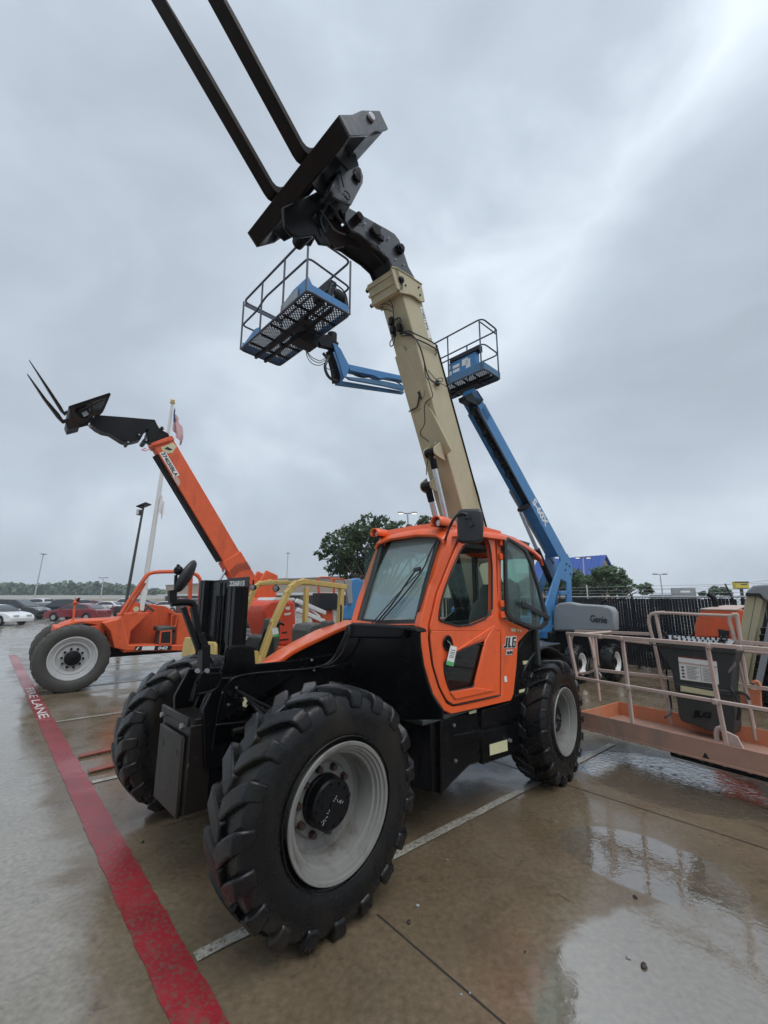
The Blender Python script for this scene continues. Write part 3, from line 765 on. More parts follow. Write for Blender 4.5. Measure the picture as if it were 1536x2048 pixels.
# decals on the rear side panel
def dec(body, p0, p1, p2, mat, name='lettering', bold=.0, shear=0, y=YC+.004, par=None, ext=.002):
    a, b, c = (A.on(*p, 'y', y) for p in (p0, p1, p2))      # baseline start, baseline end, cap top
    w = (b-a).length; h = (c-a).length
    o = text(body, a, b-a, c-a, h, mat, par or cab, name, ext, bold, shear=shear)
    xs = [v.co.dot((b-a).normalized()) for v in o.data.vertices]; wid = max(xs)-min(xs)
    k = w/wid; xd = (b-a).normalized()
    for v in o.data.vertices:
        d = v.co-a; v.co = a + d + xd*(d.dot(xd)*(k-1))
    return o
def dz(pts, y, mb): mb.prism(side([(1000+.0787*x, 1230+.0787*yy) for x, yy in pts], y), (0, .0015, 0))
mb = MB(); dz([(150, 545), (290, 548), (318, 535), (415, 532), (402, 835), (80, 848), (88, 765), (128, 752)], YC+.003, mb); lgp = mb.build('brand_plate', M['white'], cab)
mb = MB()
dz([(163, 568), (203, 568), (182, 828), (92, 834), (98, 782), (140, 772)], YC+.006, mb); dz([(222, 566), (262, 566), (250, 782), (288, 781), (284, 825), (200, 829)], YC+.006, mb)
dz([(318, 560), (405, 556), (402, 606), (350, 610), (340, 782), (368, 781), (372, 700), (356, 700), (358, 658), (403, 655), (392, 822), (300, 827)], YC+.006, mb)
mb.build('brand_letters', M['ink'], lgp)
mb = MB(); dz([(158, 888), (325, 880), (315, 1012), (148, 1022)], YC+.003, mb); nmp = mb.build('model_plate', M['white'], cab)
dec('1644', (1012.8, 1309), (1024.3, 1308), (1013.3, 1301.5), M['ink'], bold=.03, y=YC+.008)
mb = MB()
for q4 in (((1021, 1257), (1031, 1257), (1032, 1263), (1023, 1263)), ((1034, 1258), (1038, 1258), (1038, 1263), (1035, 1263)), ((1040, 1259), (1043, 1259), (1043, 1264), (1040, 1264))): mb.prism(side(q4, YC+.004), (0, .001, 0))
mb.build('sticker', M['pale'], cab)
mb = MB(); mb.prism(side([(1008, 1353), (1013, 1352), (1014, 1364), (1009, 1364)], YC+.003), (0, .002, 0)); mb.build('sticker', M['white'], cab)
# black body below and behind the cab
mb = MB()
mb.prism(side([(862, 1418), (903, 1433), (1028, 1403), (1060, 1392), (1062, 1500), (1002, 1512), (940, 1532), (882, 1590), (862, 1588)], 1.04), (0, -.55, 0))
lb = mb.build('side_body', M['black'], tA, bevel=.02)
mb = MB()
mb.prism(side([(965, 1420), (1055, 1394), (1058, 1428), (1028, 1438), (966, 1458)], 1.075), (0, -.05, 0))
mb.prism(side([(905, 1470), (965, 1458), (966, 1478), (905, 1492)], 1.07), (0, -.05, 0))
mb.prism(side([(965, 1462), (1062, 1440), (1062, 1496), (966, 1530)], 1.06), (0, -.05, 0))
mb.prism(side([(882, 1436), (906, 1436), (910, 1560), (882, 1592)], 1.08), (0, -.06, 0))
mb.build('tank_panel', M['black'], lb, bevel=.012)
mb = MB(); mb.prism(side([(979, 1489), (1014, 1479), (1015, 1501), (979.5, 1511)], 1.066), (0, .003, 0)); mb.build('pale_sticker', M['pale'], lb)
mb = MB()
for p in ((907, 1450), (910, 1521)): c = A.on(*p, 'y', 1.085); mb.cyl(c, c+Vector((0, .015, 0)), .014, seg=6)
c = A.on(1017, 1480, 'y', 1.07); mb.cyl(c, c+Vector((0, .03, 0)), .016); mb.build('bolt', M['steel'], lb)
# curved corner between cowl and door sill
mb = MB(); P = []
for px0, px1, y in ((842, 1256, 0), (848, 1335, 0), (866, 1392, 0), (889, 1426, 0), (885, 1480, 0), (882, 1560, 0)):
    a = A.on(px0, px1, 'y', YC-.03); x = a.x
    P.append([Vector((x-.03, YC-.10, a.z)), Vector((x+.02, YC-.16, a.z)), Vector((XC-.03, YC-.38, a.z+.02))])
mb.grid(P); mb.build('front_corner_panel', M['black'], tA, solid=.02)
# rear guard (black quarter panel) and mudguard
mb = MB()
mb.prism(side([(1059, 1261), (1066, 1262), (1064, 1300), (1060, 1395), (1028, 1403), (1033, 1330), (1038, 1287)], 1.08), (0, -.75, 0))
mb.tube(side([(1027, 1402), (1033, 1330), (1038, 1288), (1062, 1258), (1066, 1262)], 1.09), .012, 8, 1)
mb.build('rear_quarter', M['black'], tA, bevel=.01)
mb = MB()
mb.prism(side([(1045, 1322), (1055, 1321), (1055, 1328), (1046, 1329)], 1.083), (0, .003, 0)); mb.prism(side([(1038, 1380), (1050, 1377), (1050, 1383), (1038, 1386)], 1.083), (0, .003, 0))
mb.build('sticker', M['pale'], tA)
mb = MB(); P = []
for i in range(9):
    a = radians(40+i*12); P.append([(-3.07+.74*cos(a), y, .63+.74*sin(a)) for y in (.72, .86, 1.02, 1.10)])
mb.grid(P); mb.build('mudguard', M['dark'], tA, solid=.02)
mb = MB(); mb.box(-3.9, -3.1, -.9, .9, .95, 1.35); mb.prism([(-3.55, -.34, 1.3), (-3.9, -.34, 1.3), (-3.95, -.34, 2.1), (-3.7, -.34, 2.2), (-3.35, -.34, 1.9)], (0, .10, 0)); mb.prism([(-3.55, .24, 1.3), (-3.9, .24, 1.3), (-3.95, .24, 2.1), (-3.7, .24, 2.2), (-3.35, .24, 1.9)], (0, .10, 0))
mb.build('boom_tower', M['black'], tA, bevel=.015)

# ---- convex mirror on a post at the front
mb = MB(); YP = .12
q = lambda px, py: A.on(px, py, 'y', YP)
mb.bar(q(407, 1345), q(408, 1290), .06, .10, (0, 1, 0)); mb.bar(q(408, 1295), q(398, 1268), .05, .085, (0, 1, 0)); mb.bar(q(398, 1272), q(386, 1214), .04, .055, (0, 1, 0))
mb.bar(q(397, 1300), q(366, 1214), .035, .04, (0, 1, 0))
mb.tube([q(390, 1216), q(386, 1207), q(376, 1204), q(350, 1205), q(341, 1207)], .026, 10, 2)
mb.bar(q(345, 1205), q(344, 1180), .05, .05, (0, 1, 0)); mb.bar(q(350, 1200), q(352, 1150), .02, .02); mb.cyl(q(353, 1148), q(357, 1129), .012)
mb.ball(q(357, 1141), .035)
post = mb.build('mirror_post', M['dark'], tA, bevel=.006)
mb = MB(); c = q(369, 1151); ax = (q(384, 1126)-q(352, 1178)).normalized()
nrm = (A.Ri @ Vector((-.95, -.12, .0))).normalized(); nrm = (nrm - ax*nrm.dot(ax)).normalized(); sd_ = ax.cross(nrm)
Mx = Matrix((sd_, nrm, ax)).transposed()
mb.lathe([(.001, .012), (.09, .010), (.115, 0), (.12, -.012), (.11, -.028), (.06, -.045), (.001, -.05)], (0, 0, 0), 32, Mx @ Matrix.Diagonal((.62, 1, 1.12)))
mb.v = [tuple(Vector(v)+c) for v in mb.v]
mb.build('convex_mirror', M['mirror_b'], post, sharp=60)
mb = MB(); mb.lathe([(.001, .016), (.05, .0145), (.085, .0125)], (0, 0, 0), 32, Mx @ Matrix.Diagonal((.62, 1, 1.12))); mb.v = [tuple(Vector(v)+c) for v in mb.v]
mb.build('mirror_glass', M['chrome'], post, sharp=60)

# ================================================================= boom
bu = Vector((cos(radians(67)), 0, sin(radians(67)))); bn = Vector((-bu.z, 0, bu.x))      # along, up/back
b0 = A.on(924, 1016, 'y', .2); b0.y = 0
def bp(s, y, n): return b0 + bu*s + Vector((0, y, 0)) + bn*n
def bs(px, py, y): # along-coordinate of a pixel seen on plane y
    return (A.on(px, py, 'y', y)-b0).dot(bu)
def under(px, py, d=0.0): return A.onp(px, py, -bn, -bn.dot(b0)+d)       # on the boom's underside, d proud of it
def sidep(px, py, y=.205): return A.on(px, py, 'y', y)
def boxsec(mb, s0, s1, hw, n0, n1, ch=.0):
    a = [bp(s0, y, n) for y, n in ((-hw, n0), (hw, n0), (hw, n1), (-hw, n1))]
    mb.prism(a, bu*(s1-s0))
sstep = bs(869, 690, .2); stop = bs(848, 603, .2)
mb = MB(); boxsec(mb, -1.55, sstep, .20, 0, .43)
mb.build('outer_boom', M['cream'], tA, bevel=.012)
mb = MB(); boxsec(mb, sstep-.3, stop+.10, .185, .02, .41); mb.build('inner_boom', M['cream'], tA, bevel=.012)
# collar plates
mb = MB()
cp = [sidep(*p, .225) for p in ((783, 535), (793, 537), (818, 552), (843, 569), (847, 586), (850, 603), (842, 603), (830, 593), (821, 589), (810, 587), (801, 585), (794, 575))]
mb.prism(cp, (0, -.03, 0)); mb.prism([p*1+Vector((0, -.42, 0)) for p in cp], (0, -.03, 0))
mb.tube([sidep(*p, .228) for p in ((783, 534), (793, 536), (818, 551), (844, 569))], .012, 6)
s0c, s1c = bs(783, 535, .225), bs(801, 585, .225)
a = [bp(s1c+.02, y, n) for y, n in ((-.215, -.13), (.225, -.07), (.225, .02), (-.215, .02))]
mb.prism(a, bu*(s0c-s1c-.02))
for k in range(3):
    s_ = s1c+.03+k*(s0c-s1c-.1)/2; mb.prism([bp(s_, y, n) for y, n in ((-.22, -.16), (.20, -.09), (.20, -.05), (-.22, -.05))], bu*.035)
mb.build('boom_collar', M['cream'], tA, bevel=.008)
mb = MB()
for n_ in (-.15, -.06):
    for s_ in (s1c+.05, s0c-.06): mb.cyl(bp(s_, -.215, n_+.03), bp(s_, -.25, n_+.03), .026, seg=10)
mb.build('wear_pad_bolt', M['dark'], tA)
# raised covers on the underside
mb = MB()
cov = [under(817, 790, 0), under(818, 778, 0), under(824, 768, 0), under(834, 762, 0), under(846, 762, 0), under(856, 770, 0), under(860, 788, 0), under(863, 806, 0), under(826, 826, 0)]
mb.prism(cov, -bn*.012)
c = under(838, 786); mb.prism([c + (bu*cos(t)*.10+Vector((0, sin(t)*.10, 0))) - bn*.012 for t in [2*pi*k/24 for k in range(24)]], -bn*.012)
rp = [under(x, y) for x, y in ((833, 835), (852, 806), (866, 822), (905, 900), (888, 914), (878, 908), (862, 903))]
mb.prism(rp, -bn*.03)
mb.prism([under(x, y) for x, y in ((790, 700), (806, 690), (855, 800), (862, 830), (852, 822), (835, 790))][:3] + [under(846, 792)], -bn*.004)
mb.build('underside_cover', M['cream'], tA, bevel=.006)
mb = MB()
for p in ((838, 786),): mb.prism([under(*p, .026)+bu*x+Vector((0, y, 0)) for x, y in ((.02, -.02), (.02, .02), (-.09, .025), (-.09, -.005))], -bn*.006)
mb.build('cover_slot', M['ink'], tA)
# slide strips along the upper left edge
mb = MB()
mb.bar(bp(-1.5, .205, .435), bp(sstep, .205, .435), .012, .02, (0, 1, 0)); mb.build('edge_cable', M['dark'], tA)
# lift cylinders
for (cx, cy, qx, qy, y, r) in ((862, 905, 893, 1040, .10, .036), (855, 972, 878, 1062, -.11, .036)):
    a = under(cx, cy, .12); a = A.on(cx, cy, 'y', y); b = A.on(qx, qy, 'y', y); d = (b-a).normalized()
    mb = MB(); mb.cyl(a+d*.05, b+d*.6, r, seg=24); rod = mb.build('lift_cylinder', M['chrome'], tA)
    mb = MB(); mb.cyl(a+Vector((0, -.075, 0)), a+Vector((0, .075, 0)), .055, seg=20); mb.cyl(a, a+d*.22, .047, .045, seg=20)
    mb.build('clevis', M['dark'], rod, bevel=.006)
    for yy in (-.095, .075):
        mb = MB(); mb.prism([a+Vector((0, yy, 0))+bu*x+bn*n for x, n in ((.10, .13), (.06, -.02), (.02, -.05), (-.03, -.05), (-.07, -.01), (-.16, .13))], (0, .02, 0)); mb.build('clevis_lug', M['cream'], rod, bevel=.005)
    mb = MB(); mb.cyl(a+d*1.2, a+d*2.2, .062, seg=20); mb.build('barrel', M['black'], rod)
mb = MB(); mb.prism([A.on(x, y, 'y', .16) for x, y in ((868, 896), (884, 905), (889, 914), (881, 918), (870, 916))], (0, -.02, 0)); mb.build('gusset', M['cream'], tA, bevel=.004)
mb = MB(); c = A.on(872.5, 889, 'y', .19); mb.tube([c+bu*.03*cos(t)+bn*.03*sin(t) for t in [2*pi*k/14 for k in range(14)]], .004, 6, closed=True); mb.build('retaining_ring', M['steel'], tA)
# hoses
hz_ = [
 ([(778, 600), (786, 610), (787, 630), (789, 655), (786, 675), (779, 686), (781, 694), (787, 690), (789, 677), (793, 668)], .05, .007, 'u'),
 ([(758, 612), (770, 606), (784, 612), (787, 622)], .05, .005, 'u'), ([(762, 622), (772, 617), (785, 624)], .05, .005, 'u'),
 ([(790, 640), (800, 634), (803, 646), (802, 662), (810, 668), (826, 670), (838, 688), (846, 712), (852, 740), (858, 757), (868, 765), (880, 768)], .04, .010, 'u'),
 ([(796, 640), (806, 650), (806, 664), (822, 668)], .05, .008, 'u'),
 ([(822, 668), (836, 684), (843, 700), (849, 725), (850, 750), (856, 760)], .045, .007, 'u'),
 ([(856, 757), (866, 790), (864, 796), (851, 803), (848, 816), (851, 848), (840, 862), (841, 872), (852, 878), (858, 884)], .03, .006, 'u'),
 ([(838, 792), (837, 803), (834, 815), (825, 819), (818, 823)], .03, .010, 'u'),
 ([(858, 893), (857, 915), (853, 935), (853, 950)], .05, .006, 'u'),
]
mb = MB()
for pts, d, r, _ in hz_: mb.tube([under(*p, d) for p in pts], r, 7, 2)
for dy in (0, 1):   # steel lines wrapping round the left side
    mb.tube([under(803, 664+8*dy, .035), under(822, 662+9*dy, .04), sidep(826, 666+9*dy, .235), sidep(855, 679+9*dy, .235), sidep(869, 687+9*dy, .235), sidep(876, 693+8*dy, .235), sidep(871, 702+7*dy, .22)], .009, 8, 1)
mb.tube([sidep(856, 740, .22), sidep(870, 758, .23), sidep(884, 765, .23), sidep(887, 757, .23), sidep(878, 755, .23), sidep(868, 766, .23)], .005, 6, 2)
mb.tube([sidep(870, 770, .22), sidep(880, 765, .24), sidep(900, 778, .25)], .005, 6, 2)
mb.tube([sidep(948, 960, .225), sidep(957, 990, .25), sidep(961, 1008, .235)], .006, 6, 2)
mb.build('hydraulic_hose', M['hose'], tA)
mb = MB()
for p in ((783, 643), (799, 655), (786, 660)): 
    c = under(*p, .05); mb.box(c.x-.03, c.x+.03, c.y-.03, c.y+.03, c.z-.05, c.z+.05); mb.cyl(c, c-bu*.09, .022, seg=8)
c = sidep(874, 767, .225); mb.box(c.x-.03, c.x+.03, c.y-.01, c.y+.02, c.z-.03, c.z+.03)
c = sidep(803, 559, .24); mb.ball(c, .045, 12, 8, (1, .6, 1)); mb.tube([c, sidep(806, 572, .25), sidep(799, 580, .24), under(795, 583, .1)], .005, 6, 1)
mb.build('hose_fitting', M['dark'], tA, bevel=.004)
mb = MB()
for p in ((811, 571), (837, 575), (840, 590)): c = sidep(*p, .228); mb.cyl(c, c+Vector((0, .012, 0)), .012, seg=8)
mb.build('collar_bolt', M['dark'], tA)
# number strip
def brect(s0, s1, n0, n1, y, th): return [bp(s, y, n) for s, n in ((s0, n0), (s1, n0), (s1, n1), (s0, n1))], (0, th, 0)
sA, sB = bs(845, 614, .19), bs(862, 676, .19)
mb = MB(); mb.prism(*brect(sB, sA, .325, .395, .186, .002)); mb.build('number_strip', M['white'], tA)
text('10821976', bp(sA-.02, .189, .337), -bu, bn, .046, M['ink'], tA, ext=.001, sx=1.12)

# ---- gooseneck head
gp = [(697.7, 415), (728, 432), (754.6, 447), (773, 457), (789, 467), (799, 480), (809, 508), (817.7, 534), (830, 556), (812, 560), (790, 545), (779, 517), (760, 498), (738, 482), (720, 468), (703, 460), (690, 440), (690, 425)]
gq = [A.on(*p, 'y', .19) for p in gp]
mb = MB(); mb.prism(gq, (0, -.03, 0)); mb.build('head_side_plate', M['plateg'], tA, bevel=.008)
mb = MB(); mb.prism([p+Vector((0, -.35, 0)) for p in gq], (0, -.03, 0))
lowp = [(703, 461), (720, 469), (738, 483), (760, 499), (779, 517), (790, 545), (815, 556), (818, 535), (800, 505), (760, 480), (728, 462), (708, 448)]
mb.prism([A.on(*p, 'y', .16) for p in lowp], (0, -.32, 0))
mb.build('gooseneck', M['dark'], tA, bevel=.01)
mb = MB()
mb.prism([A.on(*p, 'y', .215) for p in ((740, 487), (760, 501), (779, 518), (786, 535), (820, 556), (818, 545), (800, 530), (776, 512), (750, 492))], (0, -.03, 0))
mb.prism([A.on(*p, 'y', .20) for p in ((752, 488), (758, 492), (768, 512), (764, 508))], (0, .012, 0))
mb.build('head_flange', M['plateg'], tA, bevel=.004)
# tie from boom end into the head
mb = MB()
e0 = bp(stop+.02, 0, .2); mb.prism([bp(stop-.1, y, n) for y, n in ((-.17, .03), (.17, .03), (.17, .40), (-.17, .40))], bu*.42)
mb.prism([bp(stop+.16, y, n) for y, n in ((-.2, -.12), (-.02, -.08), (-.02, .04), (-.2, .04))], bu*.16)
mb.build('boom_end', M['dark'], tA, bevel=.01)
# pins and lugs on the head
mb = MB()
def pin(px, py, y, r, L):
    c = A.on(px, py, 'y', y); mb.cyl(c-Vector((0, .05, 0)), c+Vector((0, L, 0)), r, seg=20); return c
c = pin(797, 500, .19, .065, .05); mb.cyl(c+Vector((0, .04, 0)), c+Vector((0, .075, 0)), .045, seg=12)
c = pin(745, 466, .19, .06, .07); mb.box(c.x-.09, c.x+.02, .20, .25, c.z-.02, c.z+.10); mb.box(c.x-.15, c.x-.05, .20, .24, c.z-.05, c.z+.02)
c = A.on(719, 440, 'y', .2); mb.tube([c+Vector((.04*cos(t), .01+.015*sin(2*t), .04*sin(t))) for t in [2*pi*k/12 for k in range(12)]], .006, 6, closed=True)
mb.build('pivot_pin', M['dark'], tA, bevel=.004)
mb = MB()   # tilt cylinder inside the neck
mb.cyl(A.on(745, 500, 'y', 0), A.on(668, 470, 'y', 0), .055, seg=20); mb.cyl(A.on(668, 470, 'y', 0), A.on(640, 420, 'y', 0), .032, seg=16)
mb.cyl(A.on(668, 482, 'y', -.18), A.on(668, 482, 'y', -.18)+Vector((0, .5, 0)), .05, seg=20)
mb.prism([A.on(*p, 'y', .06) for p in ((640, 410), (655, 405), (700, 478), (690, 492), (668, 496), (655, 480))], (0, -.04, 0))
mb.build('tilt_cylinder', M['gunk'], tA, bevel=.004)
mb = MB()   # linkage block between neck and carriage
lk = [(566, 414), (590, 404), (640, 380), (668, 392), (700, 412), (696, 430), (680, 440), (660, 430), (655, 470), (663, 490), (640, 487), (630, 470), (600, 474), (585, 470), (570, 452)]
for y, th in ((.12, -.04), (-.30, -.04)): mb.prism([A.on(*p, 'y', y) for p in lk], (0, th, 0))
c1 = A.on(690, 425, 'y', .15); mb.cyl(c1, c1-Vector((0, .4, 0)), .06, seg=20)
c1 = A.on(640, 440, 'y', .14); mb.cyl(c1, c1-Vector((0, .46, 0)), .07, seg=20)
mb.build('tilt_linkage', M['black'], tA, bevel=.008)

# ---- fork carriage, 1.84 m wide, turned up 45 degrees
YE = .92
fu = Vector((cos(radians(45)), 0, sin(radians(45)))); fv = Vector((-fu.z, 0, fu.x))      # along the tines, along the shanks
heel = A.on(545, 398, 'y', -.30); heel.y = 0
def fp(u, y, v): return heel+fu*u+fv*v+Vector((0, y, 0))
ep = [(678, 228.5), (704, 228.5), (723.7, 219.8), (759.6, 221), (776.9, 258), (767, 261.8), (751, 261.8), (737.3, 270.5), (700.2, 271.7)]
E_ = [A.on(*p, 'y', YE) for p in ep]
# make it a profile in carriage coordinates
EU = [((p-heel).dot(fu), (p-heel).dot(fv)) for p in E_]
mb = MB()
for y in (YE, -YE+.025): mb.prism([fp(u, y, v) for u, v in EU], (0, -.025, 0))
mb.build('carriage_end_plate', M['plateg'], tA, bevel=.006)
(ua, va), (ub, vb) = EU[0], EU[8]
mb = MB()
lowb = [EU[0], EU[8], (EU[8][0]+.00, EU[8][1]+.0)]
d_ = Vector((ub-ua, vb-va)); nn_ = Vector((-d_.y, d_.x)).normalized()
if nn_.y < 0: nn_ = -nn_
c3, c4 = (ub+nn_.x*.05, vb+nn_.y*.05), (ua+nn_.x*.05, va+nn_.y*.05)
mb.prism([fp(u, YE-.02, v) for u, v in (EU[0], EU[8], c3, c4)], (0, -2*YE+.04, 0))
mb.build('lower_bar', M['gunk'], tA, bevel=.008)
mb = MB()
B2 = [A.on(*p, 'y', YE) for p in ((735, 270), (768, 262), (764, 240), (728, 246))]
mb.prism([p-Vector((0, .02, 0)) for p in B2], (0, -.78, 0))
B3 = [A.on(*p, 'y', YE) for p in ((704, 262), (724, 258), (722, 246), (702, 250))]
mb.prism([p-Vector((0, 1.25, 0)) for p in B2], (0, -.55, 0))
mb.cyl(A.on(741, 236, 'y', YE)+Vector((0, .03, 0)), A.on(741, 236, 'y', YE)-Vector((0, 1.85, 0)), .035, seg=16)
mb.build('upper_bar', M['dark'], tA, bevel=.006)
mb = MB(); c = A.on(741, 236, 'y', YE+.005); mb.cyl(c, c+Vector((0, .03, 0)), .045, .04, seg=20); mb.build('shaft_end', M['steel'], tA, bevel=.006)
# ear plates carrying the pins
mb = MB()
e1 = [(712, 328), (722, 336), (727, 352), (726, 366), (716, 385), (703, 410), (690, 406), (668, 394), (664, 380), (672, 350), (690, 335)]
for y in (.36, .10, -.2, -.42): mb.prism([A.on(*p, 'y', .36)+Vector((0, y-.36, 0)) for p in e1], (0, -.03, 0))
mb.prism([A.on(*p, 'y', .36)-Vector((0, .03, 0)) for p in ((664, 380), (672, 350), (690, 335), (700, 345), (690, 380))], (0, -.75, 0))
mb.build('pivot_plate', M['plateg'], tA, bevel=.01)
mb = MB()
c = A.on(713, 355, 'y', .37); mb.cyl(c-Vector((0, .8, 0)), c+Vector((0, .03, 0)), .05, seg=20); mb.box(c.x-.04, c.x+.03, c.y, c.y+.03, c.z-.05, c.z+.12)
c = A.on(692, 392, 'y', .37); mb.tube([c+Vector((.045*cos(t), .012, .045*sin(t))) for t in [radians(40+i*25) for i in range(12)]], .008, 6)
c = A.on(668, 340, 'y', .30); mb.cyl(c-Vector((0, .1, 0)), c+Vector((0, .08, 0)), .045, seg=16); mb.tube([c+Vector((0, .08, 0)), A.on(688, 375, 'y', .4)], .008, 6)
mb.build('pivot_pin', M['dark'], tA, bevel=.004)
mb = MB()   # hanging side arms behind the lower bar
for y in (.62, .20, -.28, -.62):
    mb.prism([fp(u, y, v) for u, v in ((-.03, va+.02), (-.32, va+.2), (-.30, va+.42), (-.12, va+.50), (-.02, va+.3))], (0, -.03, 0))
mb.build('carriage_rib', M['dark'], tA, bevel=.006)
# forks
for y0 in (.30, -.30):
    fw_, ft = .155, .066
    pr_ = [(0.10, 0), (.04, .012), (.012, .04), (0, .10), (0, .52), (ft*.9, .52), (ft, .13), (ft+.02, ft+.02), (.13, ft), (1.2, ft*.95), (2.1, ft*.3), (2.12, ft*.1), (2.1, 0), (1.0, 0)]
    mb = MB(); mb.prism([fp(u, y0-fw_/2, v) for u, v in pr_], (0, fw_, 0)); mb.build('fork', M['gunk'], tA, bevel=.006)

# hoses, fittings and stickers in and around the frame
mb = MB(); rr = random.Random(4)
for k in range(7):
    y = .36+.02*k; pts = [(.30-.05*k, .31, 1.28-.03*k), (.05, y, 1.12-.05*k), (-.25, y+.03, .98-.03*k), (-.5, .40, .95-.04*k), (-.75, .34, 1.05-.06*k)]
    mb.tube(pts, .012, 7, 2)
for k in range(4): mb.tube([(.36, -.25+.14*k, 1.02), (.30, -.25+.14*k, 1.2), (.1, -.2+.12*k, 1.26), (-.4, -.2+.12*k, 1.24)], .013, 7, 2)
for k in range(3): mb.tube([(-.55, .5+.1*k, .62), (-.2, .55+.08*k, .80), (.0, .6, .86), (.1, .5, .72)], .012, 7, 2)
mb.build('hydraulic_hose', M['hose'], tA)
mb = MB()
for k in range(9):
    c = Vector((rr.uniform(-.7, .3), .34, rr.uniform(.75, 1.22))); mb.cyl(c, c+Vector((0, .02, 0)), .016, seg=6)
for k in range(4): c = Vector((.33-.05*k, .33, 1.25-.03*k)); mb.cyl(c-Vector((0, .03, 0)), c+Vector((0, .02, 0)), .014, seg=6)
mb.build('hose_fitting', M['dark'], tA)
mb = MB(); mb.cyl((-.45, .345, 1.00), (.30, .345, .98), .03, seg=16); mb.build('steering_cylinder', M['black'], tA)
mb = MB(); mb.cyl((.05, .40, .70), (.05, .82, .68), .035, seg=16); mb.cyl((.05, .60, .69), (.05, .86, .68), .018, seg=12); mb.build('axle_cylinder', M['dark'], tA)
mb = MB(); mb.prism(side([(938, 1420), (952, 1417), (952, 1425), (938, 1428)], 1.062), (0, .003, 0)); 
mb.build('sticker', M['pale'], tA)
# oil and weld details on the head
mb = MB()
for pts, y, r in ([((700, 430), (715, 445), (735, 470), (748, 492), (765, 515), (780, 535)), -.02, .012], [((690, 440), (700, 462), (722, 482), (745, 505), (768, 530)), .06, .010], [((640, 420), (655, 440), (668, 462), (690, 470)), .18, .012], [((652, 400), (672, 420), (680, 440), (700, 455)), .14, .012], [((664, 395), (650, 415), (640, 440), (650, 465)), .16, .010]): mb.tube([A.on(*p, 'y', y) for p in pts], r, 7, 2)
mb.build('head_hose', M['hose'], tA)
mb = MB()
for p, y in (((705, 442), .2), ((760, 462), .2), ((776, 478), .2), ((806, 530), .2), ((728, 448), .2), ((790, 520), .2)): c = A.on(*p, 'y', y); mb.cyl(c, c+Vector((0, .016, 0)), .013, seg=6)
for k in range(8): c = fp(-.02-.0*k, -.8+.22*k, va+.09); mb.cyl(c, c-fu*.03, .013, seg=6)
mb.build('bolt', M['steel'], tA)
# ------------------------------------------------------------------ LEFT ORANGE TELEHANDLER
YB = 3.83
_g = gz(135, 1383); B = Frame(_g.x+sin(YB)*1.05, _g.y-cos(YB)*1.05, YB)
tB = froot(B, 'telehandler', 'open-cab telehandler with raised orange boom and smooth tyres at left', 'telehandler')
lb4 = (M['rubberd'], M['rimb'], M['dark'], M['dark'])
for x, y, sd_, st in ((0, 1.05, 1, .03), (0, -1.10, -1, .03), (-3.75, 1.05, 1, 0), (-3.75, -1.05, -1, 0)):
    wheel(tB, (x, y, .675), st, .68, .17, .44, lb4, 22, 1, .1, sd_, kind='plain', hub_r=.15, offs=.02)
b = lambda px, py, y=1.0: B.on(px, py, 'y', y)
mb = MB()
mb.prism([b(*p, .62) for p in ((112, 1262), (128, 1249), (150, 1242), (190, 1240), (234, 1238), (245, 1236), (258, 1262), (256, 1300), (221, 1294), (212, 1262), (190, 1250), (160, 1246))], (0, -1.25, 0))
mb.box(-.6, .35, -.62, .62, .75, 1.30)
mb.prism([b(*p, 1.0) for p in ((206, 1246), (234, 1239), (244, 1232), (258, 1290), (352, 1290), (395, 1288), (395, 1303), (351, 1302), (254, 1302), (228, 1296), (220, 1262))], (0, -.55, 0))
frB = mb.build('chassis', M['orange_b'], tB, bevel=.02)
mb = MB(); mb.box(-4.7, .2, -.4, .4, .55, .78); mb.cyl((0, -.9, .68), (0, .9, .68), .12); mb.cyl((-3.75, -.9, .68), (-3.75, .9, .68), .12)
mb.build('axle', M['dark'], tB, bevel=.02)
mb = MB()   # front stalk
mb.prism([b(*p, .35) for p in ((129, 1252), (138, 1244), (145, 1238), (147, 1206), (153, 1205), (148, 1243), (146, 1250))], (0, -.05, 0))
mb.bar(b(150, 1208, .34), b(153, 1196, .34), .04, .05); mb.ball(b(151, 1205, .35), .05)
mb.build('front_bracket', M['orange_b'], tB, bevel=.01)
mb = MB(); mb.prism([b(*p, .36) for p in ((151, 1203), (158, 1203), (161, 1195), (156, 1196))], (0, .03, 0)); mb.build('small_mirror', M['dark'], tB)
# cab tub
mb = MB()
mb.prism([b(*p, .98) for p in ((352, 1227), (356, 1232), (352, 1290), (398, 1289), (398, 1228)) ], (0, -.9, 0))
mb.prism([b(*p, .20) for p in ((242, 1240), (270, 1205), (330, 1212), (352, 1225), (352, 1292), (256, 1292))], (0, -.05, 0))
mb.prism([b(*p, .95) for p in ((243, 1228), (256, 1226), (300, 1225), (262, 1262), (258, 1290), (250, 1290))], (0, -.7, 0))
mb.box(-2.5, -.95, .15, .98, .70, .78)
mb.build('cab_body', M['orange_b'], tB, bevel=.015)
mb = MB()
T_ = .045
def loopB(y):
    return [b(242, 1228, y), b(256, 1205, y), b(288, 1158, y), b(296, 1148, y), b(310, 1144, y), b(344, 1143, y), b(380, 1145, y), b(395, 1150, y), b(402, 1162, y), b(400, 1185, y), b(396, 1232, y)]
for y in (.95, .22):
    mb.tube(loopB(y), T_, 8, 1)
a = loopB(.95); c = loopB(.22)
for i in (3, 7): mb.tube([a[i], c[i]], T_*.9, 8)
mb.tube([b(250, 1230, .78), b(290, 1166, .78)], .035, 8); mb.tube([b(382, 1148, .6), b(378, 1235, .6)], .05, 8)
mb.build('cab_guard', M['orange_b'], tB)
